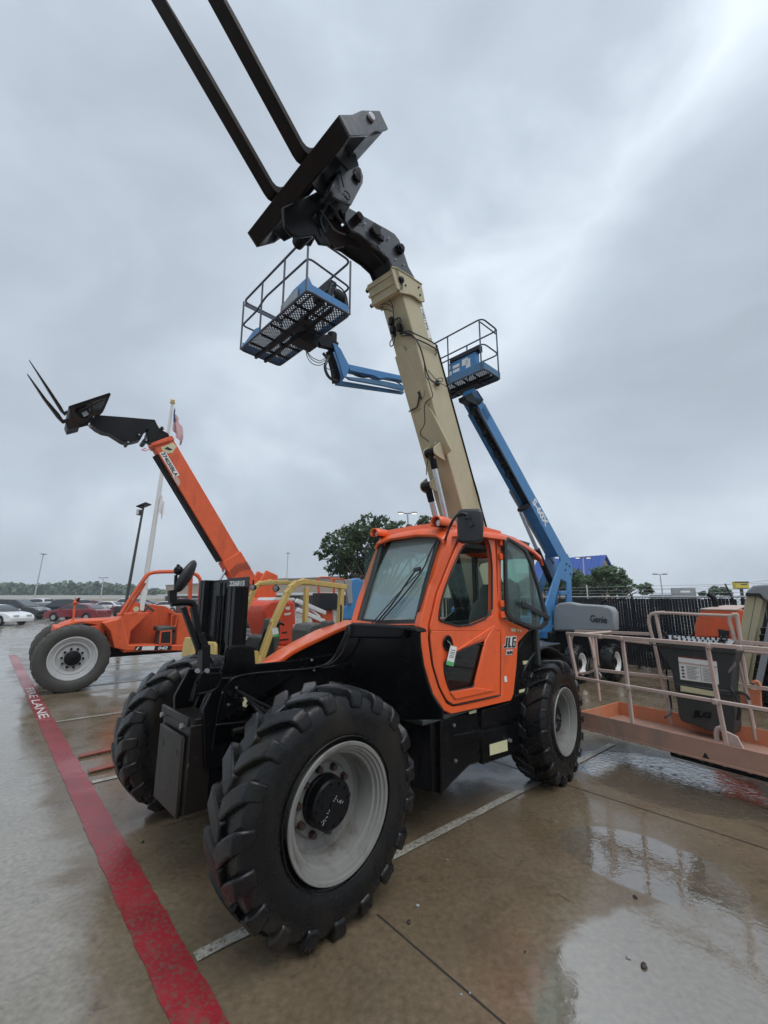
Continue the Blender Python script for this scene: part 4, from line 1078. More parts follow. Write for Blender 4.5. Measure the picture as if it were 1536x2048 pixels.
mb = MB(); mb.box(-2.15, -1.65, .35, .85, 1.12, 1.24); mb.box(-2.25, -2.13, .35, .85, 1.2, 1.75); mb.box(-2.1, -1.7, .4, .8, .8, 1.12); mb.build('seat', M['seat'], tB, bevel=.03)
mb = MB(); R3 = Matrix.Translation(b(296, 1214, .6)) @ Matrix.Rotation(radians(-40), 4, 'Y')
mb.tube([R3 @ Vector((.17*cos(t), .17*sin(t), 0)) for t in [2*pi*k/20 for k in range(20)]], .016, 6, closed=True); mb.bar(R3 @ Vector((-.17, 0, 0)), R3 @ Vector((.17, 0, 0)), .02, .02); mb.cyl(R3 @ Vector((0, 0, 0)), R3 @ Vector((0, 0, -.4)), .03)
mb.build('steering_wheel', M['seat'], tB)
mb = MB(); mb.ring([b(*p, 1.0) for p in ((321, 1262), (344, 1260), (343, 1288), (318, 1289))], [b(*p, 1.0) for p in ((323.5, 1264.5), (341.5, 1263), (340.5, 1286), (321, 1286.5))], (0, -.03, 0))
mb.ring([b(*p, 1.0) for p in ((343, 1229), (357, 1228), (352, 1254), (341, 1253))], [b(*p, 1.0) for p in ((345.5, 1231), (354, 1230.5), (350, 1251.5), (343.5, 1251))], (0, -.02, 0)); mb.build('step_frame', M['orange_b'], tB)
mb = MB(); mb.prism([b(*p, .99) for p in ((323.5, 1264.5), (341.5, 1263), (340.5, 1286), (321, 1286.5))], (0, -.01, 0)); mb.build('step_tread', M['ink'], tB)
# decal strip with number
mb = MB(); mb.prism([b(*p, 1.004) for p in ((271, 1293), (307, 1291.5), (305, 1300.5), (268, 1301))], (0, .002, 0)); mb.build('decal_stripe', M['ink'], tB)
mb = MB()
mb.prism([b(*p, 1.006) for p in ((285, 1293), (310, 1292), (308, 1300), (283, 1300.5))], (0, .002, 0)); mb.prism([b(*p, 1.006) for p in ((276, 1294), (279, 1294), (274, 1300), (271, 1300))], (0, .002, 0)); mb.build('white_stripe', M['white'], tB)
mb = MB(); mb.prism([b(*p, 1.004) for p in ((307, 1291.5), (344, 1291), (342, 1300), (305, 1300.5))], (0, .002, 0)); mb.build('decal_panel', M['ink'], tB)
text('042', b(315, 1299, 1.010), b(342, 1298.5, 1.010)-b(315, 1299, 1.010), (0, 0, 1), .066, M['white'], tB, bold=.03, shear=.2, ext=.001, sx=1.5)
mb = MB(); c = b(272, 1218, .98); mb.cyl(c, c+Vector((0, .01, 0)), .06, seg=20); mb.build('round_decal', M['pale'], tB)
mb = MB(); mb.prism([b(*p, .9) for p in ((281, 1196), (290, 1177), (296, 1180), (287, 1222), (280, 1220))], (0, -.01, 0)); mb.build('white_panel', M['whitep'], tB)
# rear engine body
mb = MB()
mb.prism([b(*p, .98) for p in ((404, 1232), (404, 1302), (450, 1304), (560, 1300), (560, 1215), (528, 1196), (480, 1200))], (0, -.75, 0))
mb.box(-5.0, -2.6, -.98, -.25, .75, 1.75); mb.box(-5.0, -2.5, -.3, .3, .75, 1.1)
mb.prism([(-4.2, .25, 1.0), (-4.95, .25, 1.0), (-5.0, .25, 2.6), (-4.6, .25, 2.75), (-4.1, .25, 1.9)], (0, .06, 0)); mb.prism([(-4.2, -.37, 1.0), (-4.95, -.37, 1.0), (-5.0, -.37, 2.6), (-4.6, -.37, 2.75), (-4.1, -.37, 1.9)], (0, .06, 0))
eb = mb.build('engine_body', M['orange_b'], tB, bevel=.03)
mb = MB()
for k in range(4): mb.prism([b(*p, .985) for p in ((478, 1235+k*11), (500, 1235+k*11), (500, 1243+k*11), (478, 1243+k*11))], (0, .004, 0))
mb.prism([b(*p, .985) for p in ((455, 1206), (500, 1200), (500, 1216), (455, 1220))], (0, .004, 0)); mb.build('engine_grille', M['ink'], eb)
mb = MB(); mb.prism([b(*p, .99) for p in ((503, 1202), (526, 1200), (526, 1211), (503, 1213))], (0, .003, 0)); mb.build('number_plate', M['white'], eb)
text('30BLA', b(504.5, 1211, .995), b(525, 1209.5, .995)-b(504.5, 1211, .995), (0, 0, 1), .075, M['ink'], eb, bold=.02, ext=.001)
text('JLG', b(469, 1236, .99), b(482, 1236, .99)-b(469, 1236, .99), (0, 0, 1), .085, M['white'], eb, bold=.03, shear=.2, ext=.001)
mb = MB(); mb.box(-4.35, -4.2, .98, 1.1, 1.55, 1.78); mb.build('tail_lamp', M['dark'], eb, bevel=.01)
# boom
hwB = .17
pa, pb_ = B.on(304.7, 887, 'y', hwB), B.on(452, 1132, 'y', hwB); buB = (pb_-pa); buB.y = 0; buB.normalize(); buB = -buB
b0B = Vector((pb_.x, 0, pb_.z)); bnB = Vector((-buB.z, 0, buB.x))
def bq(s, y, n): return b0B+buB*s+bnB*n+Vector((0, y, 0))
def sB_(px, py, y=hwB): v = B.on(px, py, 'y', y)-b0B; return v.dot(buB), v.dot(bnB)
tn = sB_(343.7, 873.4)[1]; st_ = sB_(304.7, 887)[0]
print('B boom thickness', tn, 'len', st_)
mb = MB(); mb.prism([bq(st_, y, n) for y, n in ((-hwB, 0), (hwB, 0), (hwB, tn), (-hwB, tn))], -buB*(st_-.0))
mb.prism([bq(st_+.02, y, n) for y, n in ((-hwB-.02, -.03), (hwB+.02, -.03), (hwB+.02, tn+.02), (-hwB-.02, tn+.02))], -buB*.14)
boB = mb.build('boom', M['orange_b'], tB, bevel=.015)
mb = MB(); mb.prism([bq(.15, y, n) for y, n in ((-hwB-.03, -.04), (hwB+.03, -.04), (hwB+.03, tn+.03), (-hwB-.03, tn+.03))], -buB*2.0)
mb.build('boom_base', M['orange_b'], tB, bevel=.02)
mb = MB(); mb.prism([bq(st_-.3, y, n) for y, n in ((-.12, -.10), (.10, -.10), (.10, 0), (-.12, 0))], -buB*(st_-.5)); mb.tube([bq(st_-.3, .02, -.12), bq(1.5, .05, -.13), bq(.3, .1, -.12)], .02, 6)
mb.build('hose_tray', M['dark'], tB, bevel=.01)
mb = MB()
for y in (.06, -.12):
    a = B.on(468, 1112, 'y', y); c = B.on(440, 1160, 'y', y); mb.cyl(a, a+(c-a)*3.0, .035, seg=16)
mb.build('lift_cylinder', M['chrome'], tB)
mb = MB()
for k in range(4): mb.tube([bq(-.2-.06*k, hwB+.05, -.02), bq(-.12-.06*k, hwB+.06, tn*.5), bq(-.25-.06*k, hwB+.05, tn+.04)], .008, 6)
for k in range(3): mb.tube([bq(-.1-.05*k, .12, -.06), bq(-.16-.05*k, -.05, -.07), bq(-.1-.05*k, -.17, -.06)], .009, 6)
mb.tube([B.on(*p, 'y', .25) for p in ((495, 1160), (503, 1175), (500, 1190), (492, 1200))], .012, 6, 2); mb.tube([B.on(*p, 'y', .25) for p in ((488, 1165), (490, 1185), (484, 1200))], .012, 6, 2)
mb.build('hydraulic_hose', M['hose'], tB)
mb = MB(); mb.prism([bq(st_-.17, hwB+.003, tn*.25), bq(st_-.17, hwB+.003, tn*.9), bq(st_-.30, hwB+.003, tn*.95), bq(st_-.42, hwB+.003, tn*.6), bq(st_-.36, hwB+.003, tn*.25)], (0, .003, 0)); em = mb.build('shield_decal', M['pale'], tB)
mb = MB(); mb.prism([bq(st_-.24, hwB+.008, tn*.35), bq(st_-.22, hwB+.008, tn*.55), bq(st_-.34, hwB+.008, tn*.7), bq(st_-.34, hwB+.008, tn*.55)], (0, .002, 0)); mb.build('decal_mark', M['ink'], em)
mb = MB(); mb.prism([bq(st_-.30, hwB+.003, .03), bq(st_-.30, hwB+.003, .19), bq(st_-1.04, hwB+.003, .19), bq(st_-1.04, hwB+.003, .03)], (0, .003, 0)); nbp = mb.build('number_strip', M['white'], tB)
text('374030BLA', bq(st_-.32, hwB+.009, .06), -buB, bnB, .10, M['ink'], nbp, bold=.03, ext=.001, sx=1.05)
mb = MB(); mb.prism([bq(st_-1.02+.16*cos(t)-.12, hwB+.002, .0+.12*sin(t)) for t in [pi*k/10 for k in range(11)]], (0, .003, 0)); mb.build('round_mark', M['orange_f'], tB)
# gooseneck
h_ = lambda px, py, y=.16: B.on(px, py, 'y', y)
gn = [(188, 832), (199, 830), (240, 833), (310, 839), (314, 848), (320, 858), (336, 866), (340, 873), (304, 886), (297, 880), (293, 868), (297, 858), (290, 862), (281, 879), (270, 882), (256, 885), (245, 882), (234, 875), (220, 866), (205, 863), (192, 856), (180, 846)]
mb = MB(); mb.prism([h_(*p) for p in gn], (0, -.34, 0)); mb.build('gooseneck', M['dark'], tB, bevel=.012)
mb = MB()
for p, r in (((324, 857), .05), ((290, 882), .06), ((276, 870), .05), ((256, 884), .04), ((178, 811), .05), ((182, 832), .05)):
    c = h_(*p); mb.cyl(c+Vector((0, .03, 0)), c-Vector((0, .42, 0)), r, seg=14)
mb.build('pivot_pin', M['dark'], tB)
mb = MB()
for p, r in (((278, 870), .022), ((256, 885), .02), ((292, 881), .02), ((326, 857), .018), ((181, 832), .025)): c = h_(*p); mb.cyl(c+Vector((0, .03, 0)), c+Vector((0, .045, 0)), r, seg=10)
mb.build('pin_end', M['steel'], tB)
mb = MB(); mb.cyl(h_(165, 848, 0), h_(206, 858, 0), .022, seg=12); mb.build('tilt_rod', M['chrome'], tB); mb = MB(); mb.cyl(h_(204, 857, 0), h_(250, 870, 0), .05, seg=14); mb.build('tilt_barrel', M['dark'], tB)
mb = MB(); mb.tube([h_(301, 897, .2), h_(290, 902, .2), h_(283, 900, .2), h_(292, 896, .2)], .012, 6); mb.bar(h_(340, 880, .22), h_(296, 893, .22), .03, .03); mb.build('hose_guard', M['orange_b'], tB)
# carriage
mb = MB()
oc = [(138, 812), (180, 798), (219, 785), (222, 788), (206, 824), (200, 830), (186, 832), (172, 845), (160, 848), (150, 842), (140, 822)]
ic = [(150, 818), (182, 804), (212, 793), (213, 795), (203, 816), (197, 822), (185, 825), (173, 836), (164, 838), (158, 834), (150, 824)]
for y in (.62, -.45):
    mb.ring([h_(*p, y) for p in oc], [h_(*p, y) for p in ic], (0, -.03, 0))
    for p0, p1 in (((183, 804), (184, 826)), ((160, 822), (206, 800))): mb.bar(h_(*p0, y), h_(*p1, y), .04, .045, (0, 1, 0))
mb.prism([h_(*p, .62) for p in ((137, 812), (141, 820), (221, 791), (219, 785))], (0, -1.1, 0))
mb.prism([h_(*p, .62) for p in ((131, 845), (136, 858), (160, 852), (150, 838), (140, 836))], (0, -.5, 0))
mb.prism([h_(*p, .40) for p in ((140, 822), (172, 812), (184, 832), (176, 850), (158, 855), (142, 846))], (0, -.05, 0))
mb.cyl(h_(178, 811, .62), h_(178, 811, .62)-Vector((0, 1.1, 0)), .03); mb.build('carriage', M['gunk'], tB, bevel=.01)
mb = MB(); mb.prism([h_(*p, .42) for p in ((163, 826), (173, 821), (178, 829), (168, 834))], (0, .01, 0)); mb.build('carriage_plate', M['steel'], tB)
for pts, y in (([(58, 722), (95, 775), (122, 815), (128, 826), (140, 821), (141, 825), (129, 832), (120, 823), (94, 781)], -.25), ([(54, 750), (60, 757), (92, 800), (118, 830), (126, 842), (140, 838), (141, 843), (125, 848), (113, 836), (86, 800)], .45)):
    mb = MB(); mb.prism([h_(*p, y) for p in pts], (0, .11, 0)); mb.build('fork', M['gunk'], tB, bevel=.006)

# ------------------------------------------------------------------ basket builder
def basket(par, L, Wd, H, railm, toem, tr=.02, floorbars=.045, near_top=True, cut=None):
    """platform: x along its length 0..L, y 0..Wd away, floor at z = 0"""
    mb = MB(); r = .09
    loop = [(0, 0, 0), (L, 0, 0), (L, Wd, 0), (0, Wd, 0)]
    mb.tube(loop, tr*1.15, 8, 0, closed=True, rad=r); mb.build('floor_tube', railm, par)
    mb = MB()
    floorbars = .062; n = int((L+Wd)/floorbars)
    for k in range(1, n):
        t = k*floorbars
        a, b_ = (max(0, t-Wd), min(t, Wd)), (min(t, L), max(0, t-L)); mb.bar((a[0], a[1], .0), (b_[0], b_[1], .0), .017, .008)
        mb.bar((L-a[0], a[1], .004), (L-b_[0], b_[1], .004), .017, .008)
    mb.build('floor_mesh', M['dark'], par)
    mb = MB()
    for y in (Wd*.36, Wd*.60): mb.bar((.02, y, -.05), (L-.02, y, -.05), .05, .07)
    for x in [L*k/6 for k in range(1, 6)]: mb.bar((x, .02, -.025), (x, Wd-.02, -.025), .035, .035)
    mb.build('floor_beam', M['dark'], par, bevel=.004)
YK = math.atan2(-.72, .695)
# ------------------------------------------------------------------ BLUE ARTICULATED LIFT (basket left of the cream boom)
Z1 = 6.9; n1_ = gz(481, 699, Z1); K1 = Frame(n1_.x, n1_.y, YK, Z1)
K1g = Frame(n1_.x, n1_.y, YK, 0)
t1 = froot(K1g, 'boom_lift', 'blue articulated boom lift whose mesh-floored basket hangs left of the cream boom', 'boom lift')
pf1 = thing('platform', '', ''); del pf1['label']; del pf1['category']; pf1.parent = t1; pf1.location = (0, 0, Z1)
L1, W1 = 2.40, .90
basket(pf1, L1, W1, 1.1, M['rail'], M['blue'])
k1 = lambda px, py, ax, v: K1.on(px, py, ax, v)
mb = MB(); tr = .019; H1 = 1.1
for (x, y) in ((0, 0), (.8, 0), (1.62, 0), (L1-.03, .0), (0, W1), (.8, W1), (L1, W1), (L1*.66, W1)):
    mb.tube([(x, y, 0), (x, y, H1)], tr, 8)
mb.build('rail_post', M['rail'], pf1)
mb = MB()
mb.tube([(0, 0, H1), (1.6, 0, H1), (L1, 0, H1), (L1, W1, H1), (0, W1, H1)], tr*1.1, 8, 0, closed=True, rad=.12)
mb.build('top_rail', M['rail'], pf1)
mb = MB()
mb.tube([(0, 0, .55), (.6, 0, .56), (.95, 0, .68), (L1, 0, .62), (L1, W1, .55), (0, W1, .55)], tr, 8, 0, closed=True, rad=.10)
mb.bar((0, .03, 1.05), (0, W1, 1.05), .03, .06)
mb.build('mid_rail', M['rail'], pf1)
mb = MB()
mb.prism([(1.55, .02, .01), (L1-.02, .02, .01), (L1-.02, .02, .28), (L1-.45, .02, .28), (L1-.75, .02, .20), (1.6, .02, .17)], (0, -.008, 0))
mb.prism([(L1-.02, .02, .01), (L1-.02, W1-.02, .01), (L1-.02, W1-.02, .17), (L1-.02, .10, .17), (L1-.02, .02, .28)], (.008, 0, 0))
mb.prism([(.02, .02, .01), (.75, .02, .01), (.72, .02, .16), (.55, .02, .20), (.1, .02, .08)], (0, -.008, 0))
mb.prism([(.02, .02, .01), (.02, W1-.02, .01), (.02, W1-.02, .16), (.02, .02, .16)], (.008, 0, 0))
mb.prism([(.02, W1-.02, .01), (L1-.02, W1-.02, .01), (L1-.02, W1-.02, .12), (.02, W1-.02, .12)], (0, .008, 0))
mb.build('toe_board', M['blue'], pf1, bevel=.003)
mb = MB(); mb.prism([(1.56, -.0, .03), (2.12, .0, .03), (2.12, .0, .20), (1.9, 0, .19), (1.58, 0, .15)], (0, -.012, 0)); mb.build('faded_panel', M['grey'], pf1)
mb = MB()
mb.box(1.35, 1.9, .80, .98, .75, 1.0); mb.cyl((L1-.12, .55, .30), (L1-.12, .80, .30), .13, seg=20); mb.box(1.05, 1.4, .6, .86, .02, .34)
mb.build('control_box', M['dark'], pf1, bevel=.02)
mb = MB(); mb.tube([(L1-.05, .5, .16), (L1-.05, .5, .42), (L1-.05, .6, .5), (L1-.05, .85, .45), (L1-.05, .9, .16)], .014, 6, 2); mb.tube([(L1-.05, .55, .16), (L1-.05, .60, .40), (L1-.05, .82, .38), (L1-.05, .84, .16)], .03, 8, 2); mb.build('cable_reel', M['hose'], pf1)
# support under the basket and jib in a vertical plane across it
XJ = 1.30
j = lambda px, py, x=XJ: K1g.on(px, py, 'x', x)
mb = MB(); c0 = Vector((XJ, W1*.55, Z1-.10))
mb.box(.55, 1.9, .28, .36, Z1-.14, Z1-.06); mb.box(1.15, 1.45, .45, .90, Z1-.2, Z1-.06)
mb.prism([j(*p) for p in ((626, 676), (650, 672), (672, 690), (668, 704), (655, 700), (636, 696))], (.10, 0, 0))
mb.cyl(j(664, 685)-Vector((0, 0, .16)), j(664, 685)+Vector((0, 0, .2)), .10, seg=16)
mb.build('basket_mount', M['dark'], t1, bevel=.01)
mb = MB()
mb.prism([j(*p, XJ+.13) for p in ((666, 686), (673, 688), (682, 698), (690, 714), (699, 731), (697, 744), (692, 754), (687, 754), (680, 730), (672, 706))], (-.03, 0, 0))
mb.prism([j(*p, XJ-.10) for p in ((664, 688), (671, 690), (682, 712), (692, 734), (692, 752), (685, 762), (676, 765), (672, 745), (664, 710))], (-.03, 0, 0))
mb.build('jib_knuckle', M['blue'], t1, bevel=.008)
mb = MB(); mb.prism([j(*p) for p in ((658, 700), (664, 700), (674, 725), (682, 756), (680, 764), (671, 764), (668, 740))], (-.12, 0, 0)); mb.build('knuckle_link', M['dark'], t1, bevel=.008)
mb = MB()
up0, up1 = j(697, 735), j(806, 757); mb.prism([j(*p, XJ+.10) for p in ((697, 728), (812, 753), (812, 762), (775, 755), (760, 757), (748, 751), (700, 741))], (-.16, 0, 0))
mb.build('jib', M['blue'], t1, bevel=.008)
mb = MB()
mb.prism([j(*p, XJ+.06) for p in ((692, 753), (735, 757), (775, 763), (808, 771), (808, 781), (770, 772), (700, 759))], (-.05, 0, 0))
mb.prism([j(*p, XJ-.06) for p in ((676, 763), (686, 762), (810, 783), (806, 788), (672, 769))], (-.06, 0, 0))
mb.build('levelling_link', M['blued'], t1, bevel=.006)
mb = MB()
for y_ in (0, 4): mb.tube([j(702, 741+y_), j(712, 748+y_), j(730, 756), j(742, 752), j(750, 755), j(770, 757), j(790, 762), j(806, 772)], .014, 6, 2)
mb.tube([j(646, 706), j(656, 718), j(652, 725), j(649, 735), j(655, 752), j(665, 760), j(675, 762)], .03, 8, 2)
for k_, s_ in enumerate((0, 5, 9)): mb.tube([j(612, 700), j(614+s_, 715), j(624+s_, 728-s_), j(640, 732-s_), j(655, 722-s_), j(662, 708)], .008, 6, 2)
mb.tube([j(650, 732), j(656, 739), j(672, 740)], .008, 6, 2)
mb.build('hydraulic_hose', M['hose'], t1)
# main boom behind the cream boom, base machine behind the cab
e_ = j(838, 778); f_ = j(908, 1020); base_ = e_+(f_-e_)*1.5; base_.z = 1.2
mb = MB(); mb.bar(e_, e_+(f_-e_)*1.45, .24, .22, (1, 0, 0))
mb.build('main_boom', M['dark'], t1, bevel=.01)
mb = MB()
mb.box(XJ-.55, XJ+.9, base_.y-1.3, base_.y+1.8, .75, 1.45); mb.box(XJ-.3, XJ+.3, base_.y-.5, base_.y+1.2, 1.3, 1.7)
mb.build('turntable', M['blue'], t1, bevel=.05)
mb = MB(); mb.box(XJ-.75, XJ+.95, base_.y-1.6, base_.y+1.6, .45, .72); mb.build('chassis', M['dark'], t1, bevel=.02)
for x, y in ((-.8, -1.2), (-.8, 1.2), (1.1, -1.2), (1.1, 1.2)):
    w_ = wheel(t1, (XJ+x, base_.y+y, .44), pi/2, .44, .14, .26, (M['rubberd'], M['whitep'], M['dark'], M['dark']), 18, 2, 0, -1 if x > 0 else 1, kind='plain', hub_r=.10)

# ------------------------------------------------------------------ BLUE STRAIGHT BOOM LIFT (S-60X)
Z2 = 7.1; n2_ = gz(969, 737.5, Z2); L2, W2_ = 1.83, .68
K2 = Frame(n2_.x-L2*cos(YK), n2_.y-L2*sin(YK), YK, 0); K2p = Frame(K2.o.x, K2.o.y, YK, Z2)
t2 = froot(K2, 'boom_lift', 'blue straight-boom lift marked S-60X with a grey engine cover, right of the orange cab', 'boom lift')
pf2 = thing('platform', '', ''); del pf2['label']; del pf2['category']; pf2.parent = t2; pf2.location = (0, 0, Z2)
basket(pf2, L2, W2_, 1.0, M['rail'], M['blue'])
p2 = lambda px, py, ax, v: K2p.on(px, py, ax, v)
HN = p2(957, 640, 'y', 0).z; print('S60 rail height', HN)
mb = MB()
for x, y in ((L2-.08, 0), (L2-1.02, 0), (.25, 0), (L2, W2_-.06), (.05, W2_), (L2*.5, W2_)): mb.tube([(x, y, 0), (x, y, HN)], .018, 8)
mb.build('rail_post', M['rail'], pf2)
mb = MB(); mb.tube([(0, 0, HN), (L2, 0, HN), (L2, W2_, HN), (0, W2_, HN)], .02, 8, 0, closed=True, rad=.14); mb.tube([(0, 0, HN*.5), (L2, 0, HN*.5), (L2, W2_, HN*.5), (0, W2_, HN*.5)], .018, 8, 0, closed=True, rad=.14)
mb.tube([(L2-.05, 0, HN-.08), (L2-.03, W2_*.98, HN-.10)], .016, 8); mb.build('rail', M['rail'], pf2)
mb = MB()
for a, b_ in (((.0, .0), (L2, .0)), ((L2, .0), (L2, W2_)), ((0, W2_), (L2, W2_)), ((0, 0), (0, W2_))):
    d = Vector((b_[0]-a[0], b_[1]-a[1], 0)).normalized(); nn = Vector((d.y, -d.x, 0))*.004
    mb.prism([(a[0], a[1], .01), (b_[0], b_[1], .01), (b_[0], b_[1], .17), (a[0], a[1], .17)], nn)
mb.prism([(L2-.35, -.005, .15), (L2, -.005, .15), (L2, -.005, .22), (L2-.3, -.005, .2)], (0, .008, 0))
mb.build('toe_board', M['blued'], pf2)
mb = MB(); mb.box(L2-1.12, L2-.28, .10, .26, .20, .62); cb = mb.build('control_box', M['blue'], pf2, bevel=.02)
mb = MB(); mb.prism([(L2-1.05, .08, .62), (L2-1.05, .28, .62), (L2-1.05, .28, .80), (L2-1.05, .10, .72)], (.85, 0, 0)); mb.build('control_lid', M['dark'], pf2, bevel=.01)
mb = MB()
for x0, x1, z0, z1 in ((.02, .12, .28, .38), (.16, .36, .30, .38), (.16, .36, .42, .50), (.44, .62, .38, .55), (.55, .68, .28, .50), (.02, .08, .44, .56)): mb.box(L2-1.12+x0, L2-1.12+x1, .094, .098, z0, z1)
mb.build('sticker', M['white'], cb)
# boom
c2 = L2/2-.0
XB = L2-.60+.14; g2 = lambda px, py, x=XB: K2.on(px, py, 'x', x)
u_a, u_b = g2(969.8, 806.6), g2(1134, 1108.7); l_a, l_b = g2(959.8, 821.5), g2(1117.5, 1113.7)
mb = MB(); mb.prism([u_a, u_b, l_b, l_a], (-.36, 0, 0)); mb.build('boom', M['blue'], t2, bevel=.01)
du = (u_b-u_a).normalized(); wv = (l_a-u_a)
mb = MB()
mb.prism([u_a+du*.35+wv*.08, u_a+du*-.25+wv*.1, u_a-du*.30+wv*.9, u_a+du*.35+wv*.92], (-.34, 0, 0))
mb.prism([u_a-du*.15+wv*.16, u_a-du*.5+wv*.2, u_a-du*.45+wv*.82, u_a-du*.15+wv*.84], (-.31, 0, 0))
mb.build('inner_boom', M['blue'], t2, bevel=.01)
mb = MB()
for k_ in range(26):   # cable chain hanging under the boom
    t = k_/26; s_ = -.15+t*2.3; p_ = u_a+du*s_+wv*(1.12+.25*sin(k_*1.7)*(.4+.3*sin(k_*.9)))+Vector((-.12, 0, 0)); mb.box(p_.x-.06, p_.x+.06, p_.y-.05, p_.y+.05, p_.z-.06, p_.z+.06)
mb.prism([u_a+du*-.1+wv*1.0, u_a+du*3.0+wv*1.0, u_a+du*3.0+wv*1.22, u_a-du*.1+wv*1.25], (-.18, 0, 0))
mb.build('cable_carrier', M['dark'], t2)
mb = MB(); mb.prism([u_a+du*2.4+wv*1.02, u_b+wv*1.02, u_b-du*.8+wv*1.3, u_a+du*2.4+wv*1.35], (-.06, 0, 0)); mb.v = [(x-.28, y, z) for x, y, z in mb.v]; mb.build('boom_rib', M['grey'], t2)
mb = MB()
for p in ((985, 866),): pass
for k_ in range(5): 
    q_ = u_a+du*(1.0+.22*k_)+wv*(1.02)+Vector((-.06, 0, 0)); mb.ball(q_, .035, 8, 6)
mb.build('drip_mark', M['whitep'], t2)
xs = XB+.004
ta = K2.on(1066, 1000, 'x', xs); tb = K2.on(1102, 1058, 'x', xs)
wl_ = wv.length; o_ = text('S-60X', u_a+du*((ta-u_a).dot(du))+wv*.80+Vector((.004, 0, 0)), du, -wv, wl_*.62, M['whitep'], t2, bold=.04, ext=.001, shear=.15, sx=1.15)
# basket mount + knuckle at the boom tip
mb = MB()
mb.prism([g2(*p) for p in ((930, 792), (955, 780), (968, 800), (958, 812), (944, 806), (932, 800))], (-.2, 0, 0)); mb.prism([(L2*.45, .25, Z2-.12), (L2*.8, .25, Z2-.12), (L2*.8, .25, Z2-.05), (L2*.45, .25, Z2-.05)], (0, .2, 0))
mb.build('basket_mount', M['dark'], t2, bevel=.01)
# lift cylinder
ca, cb_ = K2.on(1041, 1024, 'x', XB-.18), K2.on(1112, 1188, 'x', XB-.18); d = cb_-ca
mb = MB(); mb.cyl(ca, ca+d*.5, .05, seg=16); mb.build('lift_rod', M['chrome'], t2)
mb = MB(); mb.cyl(ca+d*.44, cb_, .085, seg=16); mb.cyl(K2.on(1039, 1020, 'x', XB-.36), K2.on(1055, 1012, 'x', XB), .07); mb.build('lift_barrel', M['dark'], t2)
# turret uprights
mb = MB()
rt = [(1136, 1108), (1147, 1140), (1143, 1160), (1145, 1210), (1134, 1212), (1134, 1165), (1122, 1158), (1112, 1195), (1106, 1240), (1104, 1278), (1076, 1276), (1090, 1215), (1108, 1160), (1122, 1122), (1120, 1108)]
mb.prism([g2(*p) for p in rt], (-.05, 0, 0)); mb.prism([g2(*p)-Vector((.42, 0, 0)) for p in rt], (-.05, 0, 0))
mb.prism([g2(*p) for p in ((1122, 1182), (1140, 1182), (1140, 1190), (1122, 1190))], (-.45, 0, 0)); mb.prism([g2(*p) for p in ((1078, 1262), (1105, 1262), (1105, 1278), (1078, 1276))], (-.47, 0, 0))
mb.build('turret', M['blue'], t2, bevel=.012)
mb = MB()
for p in ((1133, 1128), (1139, 1132), (1131, 1140), (1141, 1148)): c = g2(*p); mb.cyl(c, c+Vector((.015, 0, 0)), .03, seg=12)
mb.build('turret_bolt', M['ink'], t2)
# engine cover on the near side of the turntable
yc_ = K2.on(1107, 1240, 'x', XB+.05).y
hd = lambda px, py: K2.on(px, py, 'y', yc_)
hp_ = [(1105, 1225), (1108, 1212), (1118, 1206), (1135, 1204), (1155, 1208), (1205, 1211), (1222, 1215), (1229, 1225), (1230, 1262), (1226, 1263), (1105, 1262)]
mb = MB(); HP = [hd(*p) for p in hp_]; cen = sum(HP, Vector())/len(HP)
n0 = len(HP); vs = [cen+(p-cen)*.96 for p in HP]+[p+Vector((0, .06, 0)) for p in HP]+[p+Vector((0, .30, 0)) for p in HP]+[cen+(p-cen)*.9+Vector((0, .36, 0)) for p in HP]
fs = [list(range(n0))[::-1], list(range(3*n0, 4*n0))]
for r_ in range(3): fs += [(r_*n0+i, r_*n0+(i+1) % n0, (r_+1)*n0+(i+1) % n0, (r_+1)*n0+i) for i in range(n0)]
mb.add(vs, fs); ec = mb.build('engine_cover', M['grey'], t2, bevel=.03, sharp=50)
ga, gb_, gc = (K2.on(*p, 'y', yc_-.008) for p in ((1180, 1243), (1208, 1246), (1180, 1229)))
text('Genie', ga, gb_-ga, gc-ga, (gc-ga).length*.95, M['ink'], ec, bold=.02, ext=.002, sx=.72)
mb = MB()
x0_, x1_ = hd(1105, 1262).x, hd(1230, 1262).x
mb.box(x0_-.5, x1_-.25, yc_+.1, yc_+1.2, .5, 1.15); mb.box(x0_-1.2, x0_+.1, yc_-.3, yc_+1.6, .75, 1.05); mb.build('chassis', M['dark'], t2, bevel=.03)
mb = MB(); mb.tube([hd(*p)+Vector((0, .5, 0)) for p in ((1187, 1210), (1190, 1203), (1200, 1201))], .03, 8, 2); mb.build('exhaust', M['dark'], t2)
for (px, py, sd_) in ((1224, 1362, 1), (1153, 1366, 1)):
    g_ = K2.loc(gz(px, py)); wheel(t2, (g_.x, g_.y+.12, .42), pi/2+.0, .42, .15, .25, (M['rubber'], M['whitep'], M['dark'], M['dark']), 16, 3, 0, -1, kind='plain', hub_r=.10)
